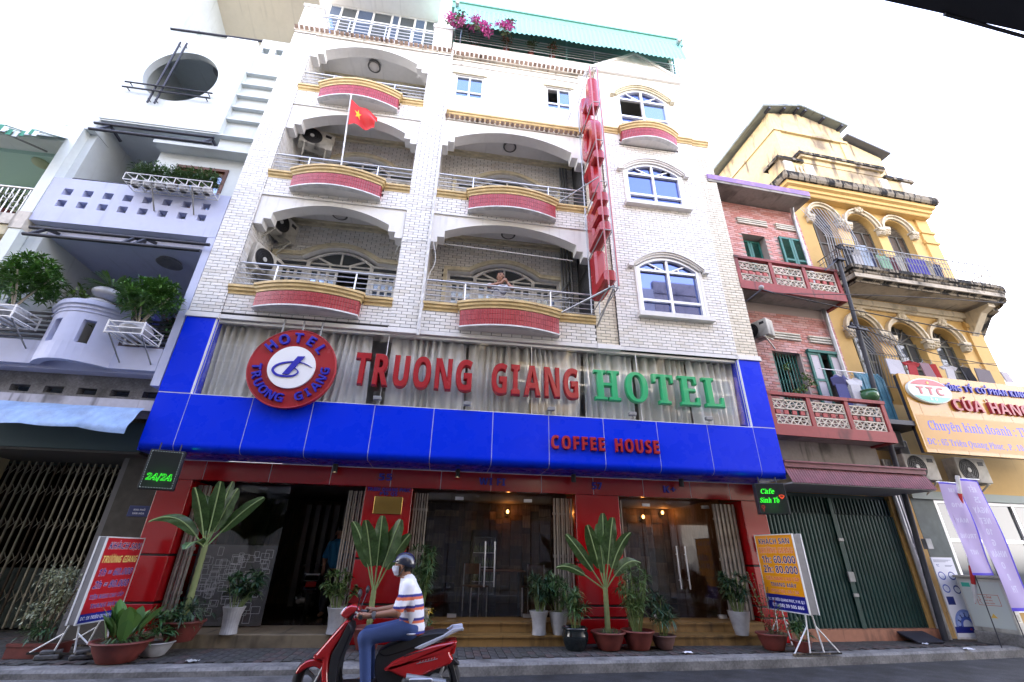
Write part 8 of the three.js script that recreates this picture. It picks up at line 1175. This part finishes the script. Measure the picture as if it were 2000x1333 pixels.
  for (const s of [-1, 1]) part(S, 'grab_rail', slab([[-0.2, 0.56], [-0.15, 0.585], [0.1, 0.68], [0.2, 0.74], [0.31, 0.755], [0.325, 0.735], [0.2, 0.69], [0.0, 0.6], [-0.14, 0.545]].reverse(), s * 0.14 - 0.02, s * 0.14 + 0.02, [], 0.01), phy([0.62, 0.64, 0.70], 0.25, { metalness: 0.3 }));
  part(S, 'rail_bridge', rbox(0.2, 0.32, 0.712, 0.742, -0.13, 0.13, 0.012), phy([0.62, 0.64, 0.70], 0.25, { metalness: 0.3 }));
  sp([[0.22, 0.6], [0.255, 0.59], [0.235, 0.5], [0.2, 0.5]], 0.1, 0.02, phy([0.4, 0.01, 0.01], 0.15), 'tail_light');
  sp([[0.14, 0.5], [0.2, 0.47], [0.3, 0.4], [0.28, 0.385], [0.24, 0.39], [0.3, 0.22], [0.26, 0.2], [0.2, 0.36], [0.12, 0.42]], 0.06, 0.015, M.plasticBlack, 'mudguard');
  part(S, 'engine', [rbox(-0.3, 0.08, 0.18, 0.3, 0.04, 0.16, 0.03), new THREE.CylinderGeometry(0.08, 0.08, 0.1, 20).rotateX(PI / 2).translate(0.05, 0.255, 0.11)], M.greyMetal);
  part(S, 'exhaust', [new THREE.CylinderGeometry(0.05, 0.045, 0.42, 16).rotateZ(PI / 2 - 0.12).translate(-0.05, 0.27, 0.17)], M.greyMetal); part(S, 'exhaust_guard', rbox(-0.22, 0.02, 0.27, 0.31, 0.2, 0.235, 0.012), M.steel);
  part(S, 'stay_arm', tube([[0.06, 0.255, 0.12], [0.12, 0.4, 0.12], [0.02, 0.5, 0.11]], 0.02, 10, 6), M.galv);
}
// ---- man leaning on the balcony rail
{
  const P = thing('person', 'man in white shirt leaning on the balcony rail, hands clasped at chin', 'person', [0.82, 5.74, -0.3]);
  const hd = headField([0.02, 1.345, -0.02], -0.5, 0.12), S = [[-0.17, 1.12, -0.1], [0.17, 1.12, -0.1]], E = [[-0.24, 0.96, 0.16], [0.27, 0.94, 0.18]], Wr = [[0.05, 1.1, 0.13], [0.16, 1.1, 0.13]];
  const arms = o => [0, 1].flatMap(i => [cap(S[i], E[i], 0.05 + o, 0.041 + o), cap(E[i], Wr[i], 0.04 + o, 0.027 + o)]);
  const tor = o => [cap([0, 0.72, -0.28], [0, 1.06, -0.14], 0.125 + o, 0.135 + o), cap([-0.12, 1.08, -0.12], [0.12, 1.08, -0.12], 0.085 + o, 0.085 + o)];
  const legs = o => [-1, 1].flatMap(s => [cap([s * 0.09, 0.75, -0.28], [s * 0.1, 0.42, -0.26], 0.09 + o, 0.065 + o), cap([s * 0.1, 0.42, -0.26], [s * 0.11, 0.07, -0.32], 0.06 + o, 0.045 + o)]);
  const body = join([...tor(-0.02), cap([0, 1.1, -0.12], [0.01, 1.27, -0.04], 0.065, 0.055), ...arms(0), ...legs(-0.01), ...[-1, 1].map(s => cap([s * 0.11, 0.05, -0.32], [s * 0.12, 0.04, -0.16], 0.04, 0.032))], 0.035);
  const geos = [nets(body, [-0.36, -0.01, -0.48], [0.38, 1.32, 0.26], 0.014), nets(join([hd.f, cap([0.01, 1.2, -0.07], [0.015, 1.29, -0.035], 0.055, 0.05)], 0.02), [-0.12, 1.18, -0.16], [0.16, 1.5, 0.13], 0.005)];
  for (const i of [0, 1]) { const s = i ? -1 : 1, w = Wr[i], k = [w[0] + s * 0.03, w[1] + 0.055, w[2] + 0.01], ch = []; for (let q = 0; q < 4; q++) { const y = k[1] + 0.025 - q * 0.019; ch.push([[k[0], y, k[2] + 0.012], [k[0] + s * 0.024, y + 0.004, k[2] + 0.034], [k[0] + s * 0.05, y + 0.002, k[2] + 0.028], [k[0] + s * 0.064, y, k[2] + 0.008]]); } ch.push([[w[0], w[1] + 0.03, w[2] - 0.015], [w[0] + s * 0.02, w[1] + 0.065, w[2] - 0.035], [w[0] + s * 0.035, w[1] + 0.09, w[2] - 0.035]]); const f = handField(w, ch, 0, k), b = bounds([w, k], 0.1); geos.push(nets(f, b[0], b[1], 0.005)); }
  part(P, 'body', geos, skin2);
  part(P, 'shirt', coloured(nets((x, y, z) => Math.max(join([...tor(0.014), ...[0, 1].map(i => cap(S[i], [S[i][0] + (E[i][0] - S[i][0]) * 0.7, S[i][1] + (E[i][1] - S[i][1]) * 0.7, S[i][2] + (E[i][2] - S[i][2]) * 0.7], 0.07, 0.066))], 0.03)(x, y, z), -cap([0.005, 1.2, -0.06], [0.01, 1.3, -0.02], 0.07, 0.07)(x, y, z), 0.72 - y), [-0.34, 0.68, -0.48], [0.36, 1.26, 0.2], 0.01), (x, y, z) => { const w = Math.sin(y * 34 + Math.sin(x * 22) * 1.2); return w > 0.86 ? [0.18, 0.19, 0.26] : [0.72, 0.72, 0.74]; }), new THREE.MeshStandardMaterial({ vertexColors: true, roughness: 0.9 }));
  part(P, 'shorts', nets(join([...[-1, 1].map(s => cap([s * 0.09, 0.76, -0.28], [s * 0.1, 0.45, -0.26], 0.1, 0.09)), cap([-0.05, 0.76, -0.28], [0.05, 0.76, -0.28], 0.13, 0.13)], 0.03), [-0.26, 0.3, -0.48], [0.26, 0.92, -0.1], 0.012), std([0.12, 0.13, 0.16], 0.9));
  part(P, 'hair', nets((x, y, z) => { const v = hd.inv(x, y, z), d = elp([0, 0.042, -0.016], [0.087, 0.096, 0.09])(v.x, v.y, v.z); return Math.max(d, Math.min(v.z - 0.012, 0.072 - v.y)); }, [-0.12, 1.27, -0.18], [0.16, 1.52, 0.13], 0.007), std([0.012, 0.011, 0.012], 0.7));
  for (const s of [-1, 1]) { part(P, 'eye', new THREE.SphereGeometry(0.01, 10, 8).translate(...hd.R([s * 0.03, 0.012, 0.074])), M.plasticBlack); part(P, 'eyebrow', sqbar(hd.R([s * 0.016, 0.036, 0.082]), hd.R([s * 0.046, 0.036, 0.074]), 0.008, 0.006), M.plasticBlack); }
}
// ---- inside the shops
{
  const T1 = thing('cafe_table', 'dark cafe table behind the double doors', 'table', [1.35, 0.45, -2.7]); part(T1, 'top', rbox(-0.45, 0.45, 0.7, 0.73, -0.35, 0.35, 0.01), M.wood); for (const [x, z] of [[-0.4, -0.3], [0.4, -0.3], [-0.4, 0.3], [0.4, 0.3]]) part(T1, 'leg', box(x - 0.02, x + 0.02, 0, 0.7, z - 0.02, z + 0.02), M.darkMetal);
  for (const [x, a, l] of [[0.75, 0.4, 'dark cafe chair beside the table, by the drinks cooler'], [1.95, -0.5, 'dark cafe chair beside the table, by the folded gate']]) { const c = thing('cafe_chair', l, 'chair', [x, 0.45, -2.3], a, 'cafe chairs'); part(c, 'seat', rbox(-0.2, 0.2, 0.43, 0.46, -0.2, 0.2, 0.01), M.wood); part(c, 'backrest', [box(-0.2, 0.2, 0.65, 0.85, -0.2, -0.18)], M.wood); for (const [p, q, h] of [[-0.18, -0.18, 0.85], [0.18, -0.18, 0.85], [-0.18, 0.18, 0.43], [0.18, 0.18, 0.43]]) part(c, 'leg', bar([p, 0, q], [p, h, q], 0.012), M.steel); }
  const C = thing('drinks_cooler', 'glass fronted drinks cooler against the wood block wall', 'cooler', [1.02, 0.45, -3.75]); part(C, 'cabinet', [box(-0.3, -0.26, 0, 1.55, -0.25, 0.22), box(0.26, 0.3, 0, 1.55, -0.25, 0.22), box(-0.26, 0.26, 0, 0.2, -0.25, 0.22), box(-0.3, 0.3, 1.4, 1.55, -0.25, 0.22), box(-0.26, 0.26, 0.2, 1.4, -0.25, -0.22)], M.darkMetal); part(C, 'glass_door', box(-0.26, 0.26, 0.2, 1.4, 0.2, 0.21), M.pane); for (const y of [0.45, 0.75, 1.05]) part(C, 'shelf', box(-0.26, 0.26, y, y + 0.012, -0.2, 0.18), M.alu);
  part(C, 'bottles', Array.from({ length: 24 }, (_, i) => lathe([[0.001, 0], [0.03, 0], [0.03, 0.12], [0.012, 0.17], [0.012, 0.2], [0.001, 0.2]], 8).translate(-0.21 + (i % 8) * 0.06, [0.462, 0.762, 1.062][Math.floor(i / 8)], 0.08)), phy([0.10, 0.16, 0.08], 0.2), 'stuff');
  const lobby = thing('person', 'person in a blue shirt standing inside the dark lobby', 'person', [-2.12, 0.32, -2.6]); const hd = headField([0, 1.5, 0], 0, 0);
  const body = join([cap([0, 0.92, 0], [0, 1.25, 0], 0.13, 0.15), cap([0, 1.25, 0], [0, 1.42, 0], 0.07, 0.05), ...[-1, 1].flatMap(s => [cap([s * 0.17, 1.28, 0], [s * 0.22, 1.02, 0], 0.05, 0.04), cap([s * 0.22, 1.02, 0], [s * 0.2, 0.8, 0.06], 0.038, 0.026), cap([s * 0.2, 0.8, 0.06], [s * 0.2, 0.72, 0.08], 0.03, 0.02), cap([s * 0.09, 0.9, 0], [s * 0.1, 0.48, 0], 0.085, 0.06), cap([s * 0.1, 0.48, 0], [s * 0.1, 0.08, 0], 0.058, 0.042), cap([s * 0.1, 0.05, 0], [s * 0.11, 0.04, 0.15], 0.04, 0.032)])], 0.035);
  part(lobby, 'body', [nets(body, [-0.32, -0.01, -0.22], [0.32, 1.48, 0.24], 0.018), nets(hd.f, [-0.13, 1.36, -0.13], [0.13, 1.66, 0.14], 0.007)], skin2);
  part(lobby, 'shirt', nets(join([cap([0, 0.95, 0], [0, 1.24, 0], 0.15, 0.165), ...[-1, 1].map(s => cap([s * 0.15, 1.28, 0], [s * 0.215, 1.06, 0], 0.065, 0.06))], 0.03), [-0.36, 0.75, -0.24], [0.36, 1.45, 0.24], 0.016), std([0.02, 0.16, 0.32], 0.9)); part(lobby, 'trousers', nets(join([-1, 1].flatMap(s => [cap([s * 0.09, 0.9, 0], [s * 0.1, 0.48, 0], 0.1, 0.08), cap([s * 0.1, 0.48, 0], [s * 0.1, 0.12, 0], 0.078, 0.065)]), 0.03), [-0.26, 0.02, -0.16], [0.26, 1.05, 0.16], 0.016), std([0.03, 0.03, 0.04], 0.9)); part(lobby, 'hair', new THREE.SphereGeometry(0.1, 20, 12, 0, 2 * PI, 0, 1.6).scale(0.88, 1.0, 0.92).translate(0, 1.545, -0.015), std([0.01, 0.01, 0.01], 0.8));
  const mb = scene.getObjectByName('motor_scooter').clone(); mb.name = numbered('motor_scooter'); mb.userData = { label: 'dark motor scooter parked inside the lobby', category: 'scooter' }; mb.position.set(-2.6, 0.32, -2.9); mb.rotation.y = -1.3; mb.traverse(o => { if (o.isMesh && ['front_fender', 'leg_shield', 'handlebar_cowl', 'body_panel'].includes(o.name)) o.material = phy([0.01, 0.01, 0.012], 0.2, { clearcoat: 1 }); }); scene.add(mb);
}

renderer.render(scene, camera);
